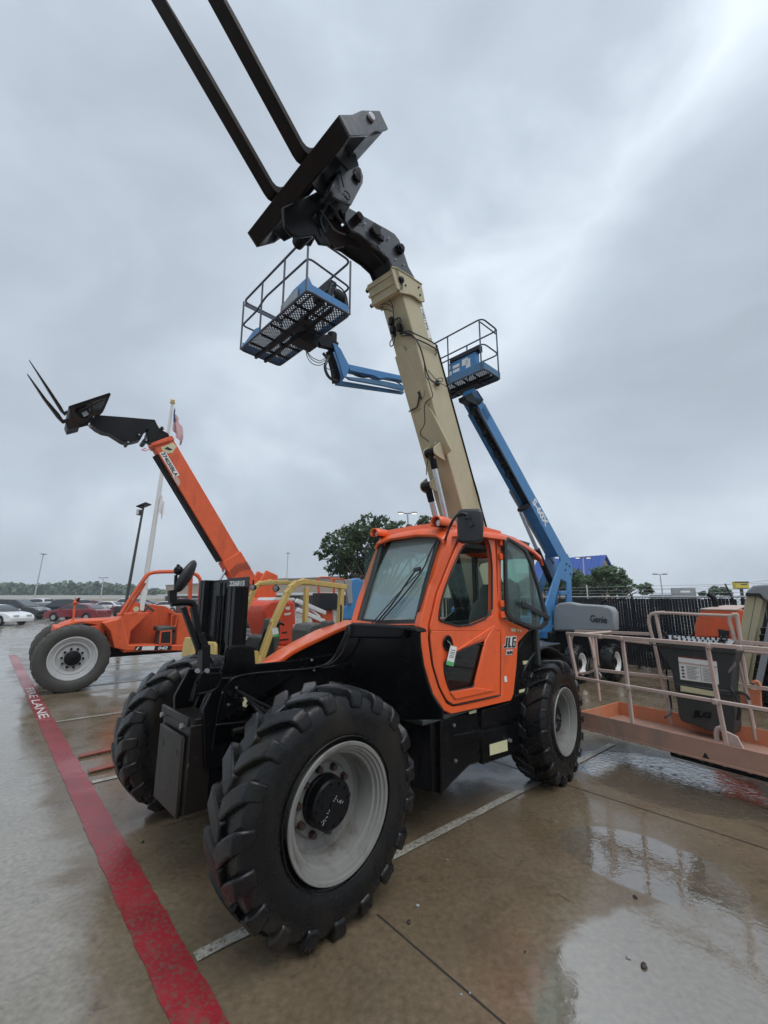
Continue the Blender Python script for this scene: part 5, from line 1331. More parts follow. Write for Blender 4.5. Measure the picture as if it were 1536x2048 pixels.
# ------------------------------------------------------------------ ORANGE-TUBED WORK BASKET in the right foreground
ZR = .30
pr0, pr1 = gz(1164, 1455, ZR), gz(1536, 1552, ZR)
YR = atan2((pr1-pr0).y, (pr1-pr0).x); RF = Frame(pr0.x, pr0.y, YR, 0)
LR, WR = 2.9, .92
print('basket R', pr0, (pr1-pr0).length)
tR = froot(RF, 'work_basket', 'faded orange tube-railed work basket with a grey control console, low in the right foreground', 'work basket')
rn = lambda px, py, y=0.0: RF.on(px, py, 'y', y)
fm = M['orange_f']; q_ = .038
def rbar(mb, a, b, w=q_, h=q_): mb.bar(a, b, w, h)
a0, a1 = rn(1133, 1267), rn(1536, 1299); dr = (a1-a0)
mb = MB(); rbar(mb, a0, a0+dr*1.12, .042, .042); mb.build('top_rail', fm, tR, bevel=.006)
b0_, b1_ = rn(1147, 1354), rn(1536, 1420)
mb = MB(); rbar(mb, b0_, b0_+(b1_-b0_)*1.12, .035, .035); mb.build('mid_rail', fm, tR, bevel=.006)
for p0, p1 in (((1245, 1281), (1265, 1447)), ((1415, 1295), (1454, 1493))):
    mb = MB(); rbar(mb, rn(*p0, .02), rn(*p1, .02)); mb.build('rail_post', fm, tR, bevel=.006)
# toe board near side, floor, far toe board
tz = rn(1200, 1432).z; print('toe height', tz)
mb = MB(); mb.box(0, LR, 0, .012, ZR, tz); mb.box(0, LR, -.012, 0, ZR-.012, ZR+.012)
mb.build('near_toe_board', M['toe'], tR, bevel=.004)
text('A', rn(1404, 1523, -.002), (1, 0, 0), (0, 0, 1), .085, M['ink'], tR, bold=.05, ext=.0008)
mb = MB(); mb.box(0, LR, WR-.012, WR, ZR, tz+.01); mb.box(0, .012, .012, WR-.012, ZR, tz+.005); mb.build('far_toe_board', M['orange_c'], tR, bevel=.004)
mb = MB(); mb.box(.01, LR, .01, WR-.01, ZR+.015, ZR+.03)
for k in range(14): mb.bar((.2*k+.1, .03, ZR-.01), (.2*k+.1, WR-.03, ZR-.01), .03, .04)
mb.build('floor_plate', M['toe'], tR)
mb = MB(); mb.box(.9, LR, .25, .55, .16, ZR-.03); mb.build('subframe', M['dark'], tR, bevel=.02)
# far side rails
f_ = lambda px, py: RF.on(px, py, 'y', WR)
mb = MB(); rbar(mb, f_(1150, 1262), f_(1300, 1268)); mb.tube([f_(1215, 1262), f_(1222, 1272), f_(1240, 1280), f_(1302, 1287)], .018, 8, 1); rbar(mb, f_(1470, 1283), f_(1580, 1292)); mb.tube([f_(1480, 1302), f_(1580, 1310)], .018, 8); mb.build('far_top_rail', fm, tR)
mb = MB(); rbar(mb, f_(1195, 1340), f_(1352, 1357)); rbar(mb, f_(1466, 1368), f_(1580, 1384)); mb.build('far_mid_rail', fm, tR)
for pts in ([(1344, 1449), (1322, 1355), (1312, 1300), (1298, 1250), (1297, 1234), (1306, 1226), (1330, 1225)], [(1326, 1300), (1312, 1232), (1311, 1226)], [(1512, 1480), (1497, 1400), (1474, 1300), (1465, 1262), (1458, 1240), (1464, 1229), (1476, 1229)], [(1494, 1370), (1482, 1290), (1474, 1232)]):
    mb = MB(); mb.tube([f_(*p) for p in pts], .022, 8, 1); mb.build('console_guard_post', fm, tR)
mb = MB(); mb.tube([f_(1312, 1226), f_(1340, 1226), f_(1400, 1229), f_(1478, 1232)], .018, 8); mb.build('console_guard_rail', fm, tR)
# entry gate at the left end
mb = MB()
ge = lambda px, py, y=.10: RF.on(px, py, 'y', y)
mb.tube([ge(1146, 1268), ge(1141, 1282), ge(1146, 1336), ge(1156, 1348), ge(1184, 1344), ge(1191, 1334), ge(1180, 1276), ge(1172, 1267), ge(1150, 1266)], .016, 8, 1, closed=True)
mb.build('gate', fm, tR)
mb = MB(); rbar(mb, ge(1177, 1318), ge(1172, 1340), .02, .02); rbar(mb, ge(1177, 1318), ge(1190, 1317), .02, .02); rbar(mb, ge(1172, 1340), ge(1188, 1336), .02, .02); mb.tube([ge(1197, 1345), ge(1203, 1352), ge(1199, 1356)], .012, 6, 1); mb.build('gate_latch', M['steel'], tR)
mb = MB(); rbar(mb, ge(1136, 1270, .03), ge(1153, 1352, .03), .05, .03); mb.build('gate_post', fm, tR, bevel=.005)
mb = MB(); rbar(mb, ge(1183, 1264, .5), ge(1199, 1402, .5), .045, .035); rbar(mb, ge(1190, 1264, .55), ge(1196, 1330, .55), .02, .03); mb.build('gate_post', fm, tR, bevel=.005)
mb = MB(); mb.tube([(0, .0, a0.z-.01), (0, WR, a0.z-.01)], .018, 8); mb.build('end_rail', fm, tR)
# round hoop on the toe board
mb = MB(); c = rn(1440, 1478, .02); mb.tube([c+Vector((.04*cos(t)*1.0, .03, .10*sin(t)+.0)) for t in [radians(-20+i*22) for i in range(11)]], .022, 8); mb.prism([c+Vector(v) for v in ((.05, .02, .08), (.14, .02, .05), (.18, .02, -.06), (.06, .02, -.12))], (0, .03, 0)); mb.build('toe_bracket', fm, tR)
# console
YCn = WR-.22
cc = lambda px, py, y=YCn: RF.on(px, py, 'y', y)
body = [(1316, 1290), (1470, 1303), (1473, 1310), (1466, 1330), (1463, 1385), (1467, 1400), (1470, 1455), (1466, 1470), (1420, 1462), (1362, 1442), (1357, 1432), (1350, 1380), (1343, 1345), (1335, 1325), (1318, 1303)]
mb = MB(); mb.prism([cc(*p) for p in body], (0, .22, 0))
con = mb.build('control_console', M['dgrey'], tR, bevel=.015)
mb = MB(); mb.prism([cc(*p, YCn-.02) for p in ((1313, 1280), (1472, 1296), (1473, 1309), (1316, 1294))], (0, .26, 0)); mb.prism([cc(*p, YCn-.01) for p in ((1350, 1376), (1464, 1394), (1465, 1382), (1350, 1366))], (0, .1, 0)); mb.build('console_rim', M['dgrey'], con, bevel=.012)
mb = MB(); T0 = [cc(1316, 1282, YCn), cc(1462, 1293, YCn), cc(1464, 1285, YCn+.22), cc(1322, 1272, YCn+.22)]; zt = (T0[0].z+T0[1].z)/2
T0 = [Vector((T0[0].x, YCn-.01, zt)), Vector((T0[1].x, YCn-.01, zt)), Vector((T0[1].x-.02, YCn+.24, zt+.05)), Vector((T0[0].x+.02, YCn+.24, zt+.05))]
mb.prism(T0, (0, 0, .015)); mb.build('control_panel', M['grey'], con, bevel=.004)
mb = MB(); rr = random.Random(5)
for k in range(26):
    u, v = (k % 13+.7)/14, .25+.45*(k//13)+rr.uniform(-.06, .06); p = T0[0].lerp(T0[1], u).lerp(T0[3].lerp(T0[2], u), v)
    h = rr.choice((.02, .03, .045)); mb.cyl(p, p+Vector((0, -.004, h+.015)), rr.uniform(.008, .013), seg=8)
p = T0[0].lerp(T0[1], .09)+Vector((0, .08, .0)); mb.cyl(p, p+Vector((0, 0, .04)), .035, .025, seg=12); mb.cyl(p, p+Vector((0, 0, .11)), .016, .02, seg=10)
p = T0[0].lerp(T0[1], .22)+Vector((0, .06, .0)); mb.ball(p+Vector((0, 0, .03)), .028)
p = T0[0].lerp(T0[1], .87)+Vector((0, .09, .0)); mb.box(p.x-.03, p.x+.03, p.y-.02, p.y+.02, p.z, p.z+.07)
mb.build('control_switch', M['hose'], con)
mb = MB(); mb.prism([cc(*p, YCn-.006) for p in ((1356, 1314), (1433, 1323), (1438, 1369), (1361, 1359))], (0, .004, 0)); sg = mb.build('instruction_sign', M['white'], con)
A0, B0, C0 = cc(1356, 1314, YCn-.008), cc(1433, 1323, YCn-.008), cc(1361, 1359, YCn-.008)
def sq(mb, u0, u1, v0, v1):
    f = lambda u, v: A0+(B0-A0)*u+(C0-A0)*v
    mb.prism([f(u0, v0), f(u1, v0), f(u1, v1), f(u0, v1)], (0, -.001, 0))
mb = MB()
for r_ in range(9): 
    sq(mb, .20, .52 - .05*(r_ % 3), .36+r_*.065, .375+r_*.065); sq(mb, .62, .95-.06*(r_ % 2), .36+r_*.065, .375+r_*.065)
sq(mb, .565, .575, .3, .95)
for r_ in range(4): sq(mb, .06, .13, .40+r_*.14, .47+r_*.14)
mb.build('sign_print', M['dgrey'], sg)
mb = MB(); sq(mb, .0, 1.0, .21, .27); mb.build('sign_band', M['orange_f'], sg)
mb = MB(); sq(mb, .0, 1.0, -.08, -.01); mb.build('sign_header', paint('dark_red_band', (.12, .03, .03), .5), sg)
mb = MB(); mb.prism([cc(*p, YCn-.014) for p in ((1361, 1371), (1433, 1384), (1433, 1394), (1361, 1382))], (0, .004, 0)); mb.build('worn_sticker', M['pale'], con)
ja, jb, jc = (cc(*p, YCn-.004) for p in ((1388, 1432), (1424, 1437), (1388, 1421)))
o_ = text('JLG', ja, jb-ja, jc-ja, (jc-ja).length, M['dark'], con, bold=.03, ext=.012, shear=.25, sx=1.3)
mb = MB(); mb.bar(cc(1458, 1341, YCn-.03), cc(1471, 1325, YCn-.03), .012, .012); mb.bar(cc(1457, 1345, YCn-.03), cc(1471, 1330, YCn-.03), .012, .012); mb.build('cable_strap', M['steel'], con)
mb = MB(); mb.tube([cc(1460, 1375), cc(1475, 1395), cc(1480, 1420), cc(1476, 1440)], .02, 8, 2); mb.tube([cc(1462, 1385), cc(1490, 1385), cc(1500, 1400)], .015, 8, 2); mb.build('console_cable', M['hose'], con)
mb = MB(); mb.prism([f_(*p) for p in ((1462, 1400), (1485, 1388), (1500, 1378), (1520, 1382), (1522, 1420), (1480, 1412))], (0, .05, 0)); mb.tube([f_(1506, 1366), f_(1514, 1362), f_(1520, 1370), f_(1518, 1384)], .02, 8, 1); mb.build('rotator_bracket', M['orange_c'], tR, bevel=.01)

mb = MB(); mb.tube([cc(1352, 1300), f_(1330, 1330), f_(1338, 1380), f_(1345, 1425), rn(1330, 1435, .6)], .012, 7, 2); mb.tube([rn(1300, 1278, .03), rn(1300, 1290, .03), rn(1340, 1292, .03), rn(1352, 1284, .03)], .008, 6, 2); mb.build('loose_cable', M['hose'], tR)
for (px, py) in ((1243, 1277), (1417, 1292), (1200, 1273), (1480, 1296), (1257, 1375), (1430, 1403)):
    c = rn(px, py, .0); mb = MB(); mb.box(c.x-.028, c.x+.028, -.026, .030, c.z-.028, c.z+.028); mb.build('weld_joint', fm, tR, bevel=.012)
# ------------------------------------------------------------------ orange lift with cream boom behind the basket (right edge)
EH = Frame(*atY(1430, 1193, 8.6).xy, YR, 0)
tE = froot(EH, 'boom_lift', 'orange-hooded boom lift with cream boom and black exhaust, at the right edge behind the basket', 'boom lift')
ee = lambda px, py, y=0.0: EH.on(px, py, 'y', y)
mb = MB(); mb.prism([ee(*p) for p in ((1389, 1250), (1393, 1238), (1401, 1221), (1472, 1221), (1474, 1275), (1389, 1273))], (0, 1.1, 0)); mb.prism([ee(*p) for p in ((1389, 1273), (1474, 1275), (1474, 1300), (1389, 1298))], (0, 1.0, 0))
hd_ = mb.build('engine_hood', M['orange_b'], tE, bevel=.02)
mb = MB(); z_ = ee(1436, 1221).z; xx0, xx1 = ee(1400, 1221).x, ee(1474, 1221).x
mb.prism([(xx0, -.01, z_), (xx1, -.01, z_), (xx1+.0, .55, z_+.07), (xx0+.25, .55, z_+.07)], (0, 0, .03)); mb.build('hood_lid', M['orange_f'], hd_, bevel=.01)
mb = MB(); mb.tube([ee(1432, 1222, .3), ee(1430, 1200, .3), ee(1424, 1192, .3), ee(1416, 1188, .3)], .05, 12, 1); mb.build('exhaust', M['dark'], tE)
mb = MB(); mb.prism([ee(*p, -.02) for p in ((1436, 1258), (1458, 1262), (1456, 1277), (1438, 1276))], (0, .02, 0)); mb.build('hood_vent', M['ink'], hd_)
mb = MB()
cb0 = [ee(*p, -.25) for p in ((1493, 1189), (1513, 1189), (1492, 1300), (1470, 1390), (1462, 1390), (1476, 1290))]
mb.prism(cb0, (0, -.02, 0)); mb.prism([p+Vector((0, .3, 0)) for p in cb0], (0, -.28, 0)); boE = mb.build('boom', M['cream'], tE, bevel=.01)
mb = MB(); mb.prism([ee(*p, -.28) for p in ((1513, 1189), (1526, 1200), (1510, 1280), (1490, 1388), (1470, 1390), (1492, 1300))], (0, .25, 0)); mb.build('boom_side', M['cream'], tE, bevel=.01)
mb = MB(); mb.prism([ee(*p, -.34) for p in ((1490, 1189), (1493, 1182), (1505, 1171), (1536, 1168), (1560, 1180), (1560, 1210), (1530, 1200), (1518, 1190))], (0, .4, 0)); mb.build('boom_nose', M['grey'], tE, bevel=.03)
mb = MB(); mb.prism([ee(*p, -.36) for p in ((1491, 1186), (1520, 1187), (1522, 1193), (1491, 1192))], (0, .4, 0)); mb.build('nose_band', M['ink'], tE)
mb = MB(); mb.prism([ee(*p, -.5) for p in ((1535, 1245), (1550, 1245), (1518, 1392), (1505, 1390))], (0, .04, 0)); mb.build('boom_cover', M['grey'], tE, bevel=.004)
mb = MB()
for k_ in range(10): mb.box(*(lambda c: (c.x-.09, c.x+.13, c.y, c.y+.2, c.z-.05, c.z+.05))(ee(1534-k_*2.2, 1262+k_*14, -.4)))
mb.build('cable_carrier', M['dark'], tE, bevel=.01)
mb = MB(); mb.box(ee(1389, 1260).x-.2, ee(1536, 1260).x+.6, .1, 1.6, .35, .85); mb.build('chassis', M['dark'], tE, bevel=.03)
mb = MB(); mb.prism([ee(*p, -.1) for p in ((1470, 1370), (1500, 1360), (1505, 1400), (1475, 1405))], (0, .3, 0)); mb.build('turntable_plate', paint('deep_red_paint', (.22, .03, .02), .5), tE, bevel=.02)
for px in (1418, 1560):
    g_ = EH.on(px, 1300, 'y', .5); wheel(tE, (g_.x, .3, .42), 0, .42, .15, .25, (M['rubberd'], M['orange_b'], M['dark'], M['dark']), 16, 3, 0, -1, kind='plain', hub_r=.10)
# ------------------------------------------------------------------ FORKLIFT with black mast and cream-yellow guard
FF = Frame(-2.40, 6.63, 3.90)
tF = froot(FF, 'forklift', 'black-masted forklift with a cream-yellow overhead guard, behind the black frame of the nearest machine', 'forklift')
f1 = lambda px, py, y=.5: FF.on(px, py, 'y', y)
# mast
zt_ = FF.on(450, 1158, 'x', 0).z
yl, yr_ = FF.on(407, 1158, 'x', .0).y, FF.on(480, 1158, 'x', .0).y
print('mast', yl, yr_, zt_)
mb = MB()
for y0, y1 in ((yl, yl+.10), (yl+.13, yl+.22), (yr_-.10, yr_), (yr_-.22, yr_-.13)): mb.box(-.09, .06, y0, y1, .05, zt_)
for y0, y1 in ((yl+.02, yl+.09), (yr_-.09, yr_-.02)): mb.box(-.16, -.09, y0, y1, .1, zt_-.05)
for z_ in (.3, 1.0, zt_-.10): mb.box(-.15, -.10, yl, yr_, z_, z_+.10)
mb.build('mast', M['dark'], tF, bevel=.006)
mb = MB(); mb.box(-.05, -.02, yl+.22, yr_-.22, .3, zt_-.03); mb.cyl((-.0, (yl+yr_)/2-.03, .2), (-.0, (yl+yr_)/2-.03, zt_-.25), .04); mb.cyl((.02, (yl+yr_)/2+.09, .2), (.02, (yl+yr_)/2+.09, zt_-.05), .018); mb.cyl((.02, (yl+yr_)/2+.13, .2), (.02, (yl+yr_)/2+.13, zt_-.05), .012)
mb.build('lift_cylinder', M['black'], tF)
sgm = MB(); na, nb2 = FF.on(452, 1160, 'x', .10), FF.on(494, 1160, 'x', .10); sgm.box(.07, .085, na.y, nb2.y+.02, zt_-.135, zt_); plq = sgm.build('number_board', M['ink'], tF, bevel=.003)
ta_, tb_, tc_ = FF.on(459, 1171.5, 'x', .09), FF.on(489, 1172, 'x', .09), FF.on(459, 1162, 'x', .09)
o_ = text('226815', ta_, tb_-ta_, (0, 0, 1), (tc_-ta_).length*.95, M['white'], plq, bold=.03, ext=.001)
xs_ = [v.co.y for v in o_.data.vertices]; k_ = (tb_.y-ta_.y)/(max(xs_)-min(xs_))
for v in o_.data.vertices: v.co.y = ta_.y+(v.co.y-ta_.y)*k_
# forks on the ground
for y in (-.30, .33):
    mb = MB(); tipx = 1.58
    mb.prism([(.08, y-.05, .02), (tipx, y-.05, .015), (tipx, y-.05, .03), (.8, y-.05, .055), (.12, y-.05, .06), (.12, y-.05, .55), (.08, y-.05, .55)], (0, .10, 0))
    mb.build('fork', paint('rusty_red_fork', (.22, .05, .025), .3, dirt=.5, dcol=(.08, .03, .02)) if y < 0 else bpy.data.materials['rusty_red_fork'], tF, bevel=.004)
mb = MB(); mb.box(.03, .08, -.5, .5, .35, .45); mb.box(.03, .08, -.5, .5, .08, .18); mb.build('carriage', M['dark'], tF, bevel=.004)
# guard: two side loops joined by rails
def gl_(pts, y, w=.055, h=.055, mb=None):
    P_ = [FF.on(*p, 'y', y) for p in pts]
    for a, c in zip(P_, P_[1:]): mb.bar(a, c, w, h, (0, 1, 0))
    for p in P_[1:-1]: mb.cyl(p-Vector((0, w/2, 0)), p+Vector((0, w/2, 0)), h/2*1.0, seg=14)
YN, YF_ = .50, -.45
mb = MB(); gl_([(517, 1330), (522, 1317), (547, 1245), (574, 1187), (582, 1175), (592, 1167), (606, 1163), (690, 1174)], YN, .08, .105, mb); mb.build('guard_side', M['yellow'], tF, bevel=.008)
mb = MB(); gl_([(469, 1280), (474, 1258), (503, 1190), (510, 1174), (520, 1167), (540, 1164), (640, 1168)], YF_, .07, .09, mb); mb.build('guard_side', M['yellow'], tF, bevel=.008)
mb = MB()
for pa_, pb2 in (((518, 1168), (600, 1164)), ((575, 1164), (650, 1169)), ((640, 1168), (688, 1175))): mb.bar(FF.on(*pa_, 'y', YF_), FF.on(*pb2, 'y', YN), .05, .05)
mb.build('guard_crossbar', M['yellow'], tF, bevel=.006)
for px0, px1, y in ((683, 678, YN), (613, 609, YF_)):
    mb = MB(); mb.bar(FF.on(px0, 1175, 'y', y), FF.on(px1, 1262, 'y', y), .075, .09, (0, 1, 0)); mb.build('rear_post', M['yellow'], tF, bevel=.008)
mb = MB(); mb.prism([f1(*p) for p in ((499, 1300), (515, 1302), (520, 1330), (503, 1330), (498, 1322))], (0, .03, 0)); mb.build('post_foot', M['yellow'], tF, bevel=.006)
mb = MB(); mb.bar(f1(682, 1210, YN+.03), f1(681, 1250, YN+.03), .03, .05); mb.build('grab_handle', M['dark'], tF)
# body, seat, wheels
mb = MB(); mb.box(-2.3, -.5, -.55, .55, .35, .85); mb.box(-2.5, -1.5, -.52, .52, .8, 1.1); mb.build('body', M['yellow'], tF, bevel=.06)
mb = MB()
p1_ = [f1(*p, .30) for p in ((365, 1275), (374, 1271), (384, 1276), (386, 1310), (364, 1312))]
mb.box(.0, .2, .0, .28, .3, 1.0); mb.prism([FF.on(*p, 'x', .18) for p in ((366, 1284), (369, 1275), (380, 1274), (386, 1280), (387, 1312), (362, 1314))], (-.04, 0, 0))
mb.prism([FF.on(*p, 'x', .12) for p in ((414, 1283), (428, 1284), (431, 1290), (431, 1312), (414, 1312))], (-.04, 0, 0)); mb.build('fender', M['yellow'], tF, bevel=.015)
mb = MB(); mb.prism([f1(*p, .2) for p in ((510, 1298), (520, 1276), (532, 1270), (548, 1272), (552, 1300), (540, 1320), (520, 1320))], (0, -.4, 0)); mb.build('dashboard', M['dgrey'], tF, bevel=.02)
mb = MB(); mb.tube([f1(525, 1275, .3), f1(532, 1258, .3), f1(560, 1246, .3), f1(568, 1250, .3)], .018, 8, 1); mb.tube([f1(518, 1290, .28), f1(534, 1262, .28), f1(556, 1252, .28)], .014, 8, 1); mb.build('grab_bar', M['dark'], tF)
mb = MB(); mb.prism([f1(*p, .25) for p in ((615, 1262), (622, 1250), (640, 1246), (655, 1250), (660, 1262), (655, 1300), (615, 1300))], (0, -.5, 0)); mb.prism([f1(*p, .25) for p in ((548, 1270), (556, 1238), (563, 1238), (560, 1290), (548, 1310))], (0, -.45, 0)); mb.build('seat', M['seat'], tF, bevel=.03)
for c_, r_ in (((506, 1175), .05), ((552, 1177), .055)):
    c = FF.on(*c_, 'y', -.1); mb = MB(); mb.lathe([(.001, -.05), (r_*.8, -.045), (r_, 0), (r_, .02), (.001, .025)], c, 18, Matrix.Rotation(radians(-60), 3, 'Z')); mb.bar(c, c+Vector((0, 0, .12)), .02, .02); wl__ = mb.build('work_lamp', M['dark'], tF)
    mb = MB(); mb.lathe([(.001, .028), (r_*.85, .024)], c, 18, Matrix.Rotation(radians(-60), 3, 'Z')); mb.build('lens', M['lens'], wl__)
mb = MB(); mb.prism([f1(*p, .55) for p in ((543, 1257), (555, 1255), (558, 1270), (546, 1274))], (0, .004, 0)); pt_ = mb.build('paper_tag', M['white'], tF)
mb = MB(); mb.prism([f1(*p, .556) for p in ((546, 1270), (557.5, 1267), (558.5, 1272), (547, 1275))], (0, .003, 0)); mb.build('green_strip', M['green'], pt_)
for x, y in ((-.45, .45), (-.45, -.45), (-2.0, .42), (-2.0, -.42)):
    wheel(tF, (x, y, .34), 0, .34, .12, .2, (M['rubber'], M['yellow'], M['dark'], M['dark']), 0, 1, 0, 1 if y > 0 else -1, kind='plain', hub_r=.08, nuts=6)

# ------------------------------------------------------------------ red-orange engine cover of a lift behind the forklift
GG = Frame(*atY(560, 1193, 8.2).xy, 3.93)
tG = froot(GG, 'boom_lift', 'red-orange rounded engine cover of a compact lift, seen through the forklift guard', 'lift')
g1 = lambda px, py, y=0.0: GG.on(px, py, 'y', y)
mb = MB(); mb.prism([g1(*p) for p in ((546, 1292), (536, 1262), (527, 1225), (530, 1212), (541, 1202), (552, 1200), (588, 1201), (591, 1206), (593, 1260), (594, 1292))], (0, -.7, 0)); cG = mb.build('engine_cover', paint('red_orange_paint', (.68, .07, .03), .4, dirt=.4, dcol=(.4, .08, .05)), tG, bevel=.05, seg=3)
mb = MB(); mb.prism([g1(*p, -.02) for p in ((546, 1201), (550, 1195), (589, 1196), (592, 1202))], (0, -.6, 0)); mb.build('cover_cap', M['whitep'], cG, bevel=.01)
mb = MB()
for q4 in (((571, 1214), (580, 1213), (579, 1220), (571, 1219)), ((568, 1227), (583, 1225), (579, 1230), (569, 1231)), ((586, 1249), (592, 1249), (592, 1256), (586, 1256)), ((585, 1258), (593, 1258), (593, 1262), (585, 1262)), ((585, 1264), (593, 1264), (593, 1268), (585, 1268))):
    mb.prism([g1(*p, .004) for p in q4], (0, .004, 0))
mb.build('sticker', M['white'], cG)
mb = MB()
for q4 in (((564, 1264), (574, 1263), (574, 1266), (564, 1267)), ((557, 1279), (577, 1277), (577, 1280), (557, 1282))): mb.prism([g1(*p, .004) for p in q4], (0, .004, 0))
mb.build('badge', M['ink'], cG)
mb = MB(); mb.prism([g1(*p, .05) for p in ((538, 1292), (600, 1292), (606, 1310), (600, 1345), (535, 1345))], (0, -.9, 0)); mb.build('base', M['orange_b'], tG, bevel=.03)
for x in (-.5, .5):
    c = g1(565, 1330)
    wheel(tG, (c.x+x, .1, .36), 0, .36, .12, .2, (M['rubberd'], M['orange_b'], M['dark'], M['dark']), 0, 1, 0, 1, kind='plain', hub_r=.08, nuts=6)
# ------------------------------------------------------------------ orange scissor lifts and white arms further back
SG = Frame(*atY(650, 1193, 11.5).xy, 3.93)
tS = froot(SG, 'boom_lift', 'orange lift with folded white arms, parked left of the orange cab behind the forklift', 'boom lift')
s1_ = lambda px, py, y=0.0: SG.on(px, py, 'y', y)
mb = MB()
for a, c in (((592, 1201), (650, 1226)), ((594, 1219), (648, 1243))): mb.bar(s1_(*a, .2), s1_(*c, .2), .10, .09, (0, 1, 0)); mb.bar(s1_(*a, -.3), s1_(*c, -.3), .10, .09, (0, 1, 0))
mb.bar(s1_(612, 1210, .2), s1_(640, 1234, .2), .04, .05); mb.build('folded_arm', M['whitep'], tS, bevel=.01)
mb = MB()
mb.prism([s1_(*p) for p in ((640, 1216), (665, 1212), (668, 1250), (648, 1250))], (0, -.5, 0)); mb.prism([s1_(*p, .05) for p in ((638, 1190), (641, 1185), (668, 1186), (668, 1192), (644, 1193), (643, 1212), (666, 1212), (666, 1218), (638, 1218))], (0, -.05, 0)); mb.prism([s1_(*p) for p in ((664, 1186), (669, 1186), (669, 1218), (664, 1218))], (0, -.05, 0))
mb.prism([s1_(*p, -.6) for p in ((600, 1250), (680, 1250), (680, 1300), (600, 1300))], (0, -.9, 0))
mb.build('body', M['orange_b'], tS, bevel=.02)
mb = MB(); mb.tube([s1_(635, 1158, -.2), s1_(640, 1154, -.2), s1_(662, 1155, -.2), s1_(668, 1160, -.2)], .02, 6, 1); mb.tube([s1_(660, 1162, .2), s1_(664, 1157, .2), s1_(690, 1158, .2), s1_(690, 1166, .2)], .02, 6, 1); mb.tube([s1_(636, 1158, -.2), s1_(638, 1190, -.2)], .03, 6); mb.tube([s1_(668, 1158, .0), s1_(668, 1190, .0)], .03, 6)
mb.build('platform_rail', M['orange_b'], tS)
mb = MB(); mb.box(*(lambda c: (c.x-.3, c.x+.3, -.2, .1, c.z-.25, c.z+.18))(s1_(652, 1200))); mb.build('console', M['ink'], tS, bevel=.02)
for x in (-.7, .9): wheel(tS, (x, .3, .38), 0, .38, .12, .22, (M['rubberd'], M['whitep'], M['dark'], M['dark']), 0, 1, 0, 1, kind='plain', hub_r=.08, nuts=6)
# blue machine with pale vertical plate at the left of the cab
BG = Frame(*atY(705, 1193, 9.0).xy, 3.93)
tBG = froot(BG, 'boom_lift', 'blue lift base with a pale grey upright plate, just left of the orange cab windscreen', 'boom lift')
b2_ = lambda px, py, y=0.0: BG.on(px, py, 'y', y)
mb = MB(); mb.prism([b2_(*p) for p in ((684, 1212), (700, 1212), (701, 1170), (704, 1158), (716, 1156), (730, 1162), (760, 1190), (860, 1195), (860, 1240), (684, 1240))], (0, -.15, 0)); mb.build('turntable', M['blue'], tBG, bevel=.03)
mb = MB(); mb.prism([b2_(*p, .06) for p in ((690, 1160), (703, 1158), (706, 1206), (697, 1208))], (0, -.05, 0)); mb.build('upright_plate', M['grey'], tBG, bevel=.01)
mb = MB(); c = b2_(760, 1270); mb.box(c.x-1.6, c.x+1.2, -.7, .1, .5, .95); mb.build('chassis', M['dark'], tBG, bevel=.03)
for x in (-1.3, .9): wheel(tBG, (c.x+x, .15, .42), 0, .42, .14, .24, (M['rubberd'], M['whitep'], M['dark'], M['dark']), 0, 1, 0, 1, kind='plain', hub_r=.08, nuts=6)
# ------------------------------------------------------------------ FENCE with privacy slats, right of the lot
def mk_fence():
    f0, f1 = gz(1236, 1331), gz(1342, 1345.5); d = (f1-f0); d.z = 0; d.normalize(); yaw = atan2(d.y, d.x)
    org = f0-d*9.5; FR = Frame(org.x, org.y, yaw); L = 17.5; Ht = 1.95
    t = froot(FR, 'fence', 'tall chain-link fence filled with black privacy slats along the right side of the lot', 'fence')
    mb = MB(); n = int(L/.075); rr = random.Random(3)
    for k in range(n):
        x = k*.075; w = .067+rr.uniform(-.004, .004)
        if rr.random() < .06: continue
        mb.box(x, x+w, -.004, .004, .05+rr.uniform(0, .03), Ht-.04-rr.uniform(0, .02))
    mb.build('privacy_slats', paint('black_slat', (.012, .013, .015), .4, spec=.35), t, fix=False)
    mb = MB(); p = .085
    k = -int(Ht/p)
    while k*p < L:
        x0 = k*p
        for s in (1, -1):
            a = (x0, 0); b = (x0+Ht, Ht)
            if s < 0: a, b = (x0, Ht), (x0+Ht, 0)
            if a[0] < 0: u = (0-a[0])/Ht; a = (0, a[1]+(b[1]-a[1])*u)
            if b[0] > L: u = (L-a[0])/(b[0]-a[0]); b = (L, a[1]+(b[1]-a[1])*u)
            mb.bar((a[0], -.009*s, a[1]), (b[0], -.009*s, b[1]), .005, .005, (0, 1, 0))
        k += 1
    mb.build('wire_mesh', paint('black_wire', (.03, .03, .032), .45), t, fix=False)
    for k in range(8):
        mb = MB(); x = .5+k*2.4; mb.cyl((x, .04, 0), (x, .04, Ht+.02), .032, seg=10); mb.ball((x, .04, Ht+.03), .035, 8, 6); mb.bar((x, .04, Ht), (x, -.22, Ht+.30), .025, .025); mb.build('fence_post', M['poled'], t)
    mb = MB(); mb.cyl((0, .03, Ht), (L, .03, Ht), .021, seg=10); mb.build('top_rail', M['pole'], t)
    for i, (dy, dz) in enumerate(((-.06, .10), (-.13, .19), (-.21, .29))):
        mb = MB(); mb.cyl((0, dy, Ht+dz), (L, dy, Ht+dz), .004, seg=5)
        for k in range(int(L/.13)):
            x = k*.13; mb.bar((x, dy-.012, Ht+dz-.012), (x, dy+.012, Ht+dz+.012), .003, .003)
        mb.build('barbed_wire', M['pole'], t, fix=False)
    return FR
FN = mk_fence()
FP = Frame(*gz(1184, 1290).xy, 0)
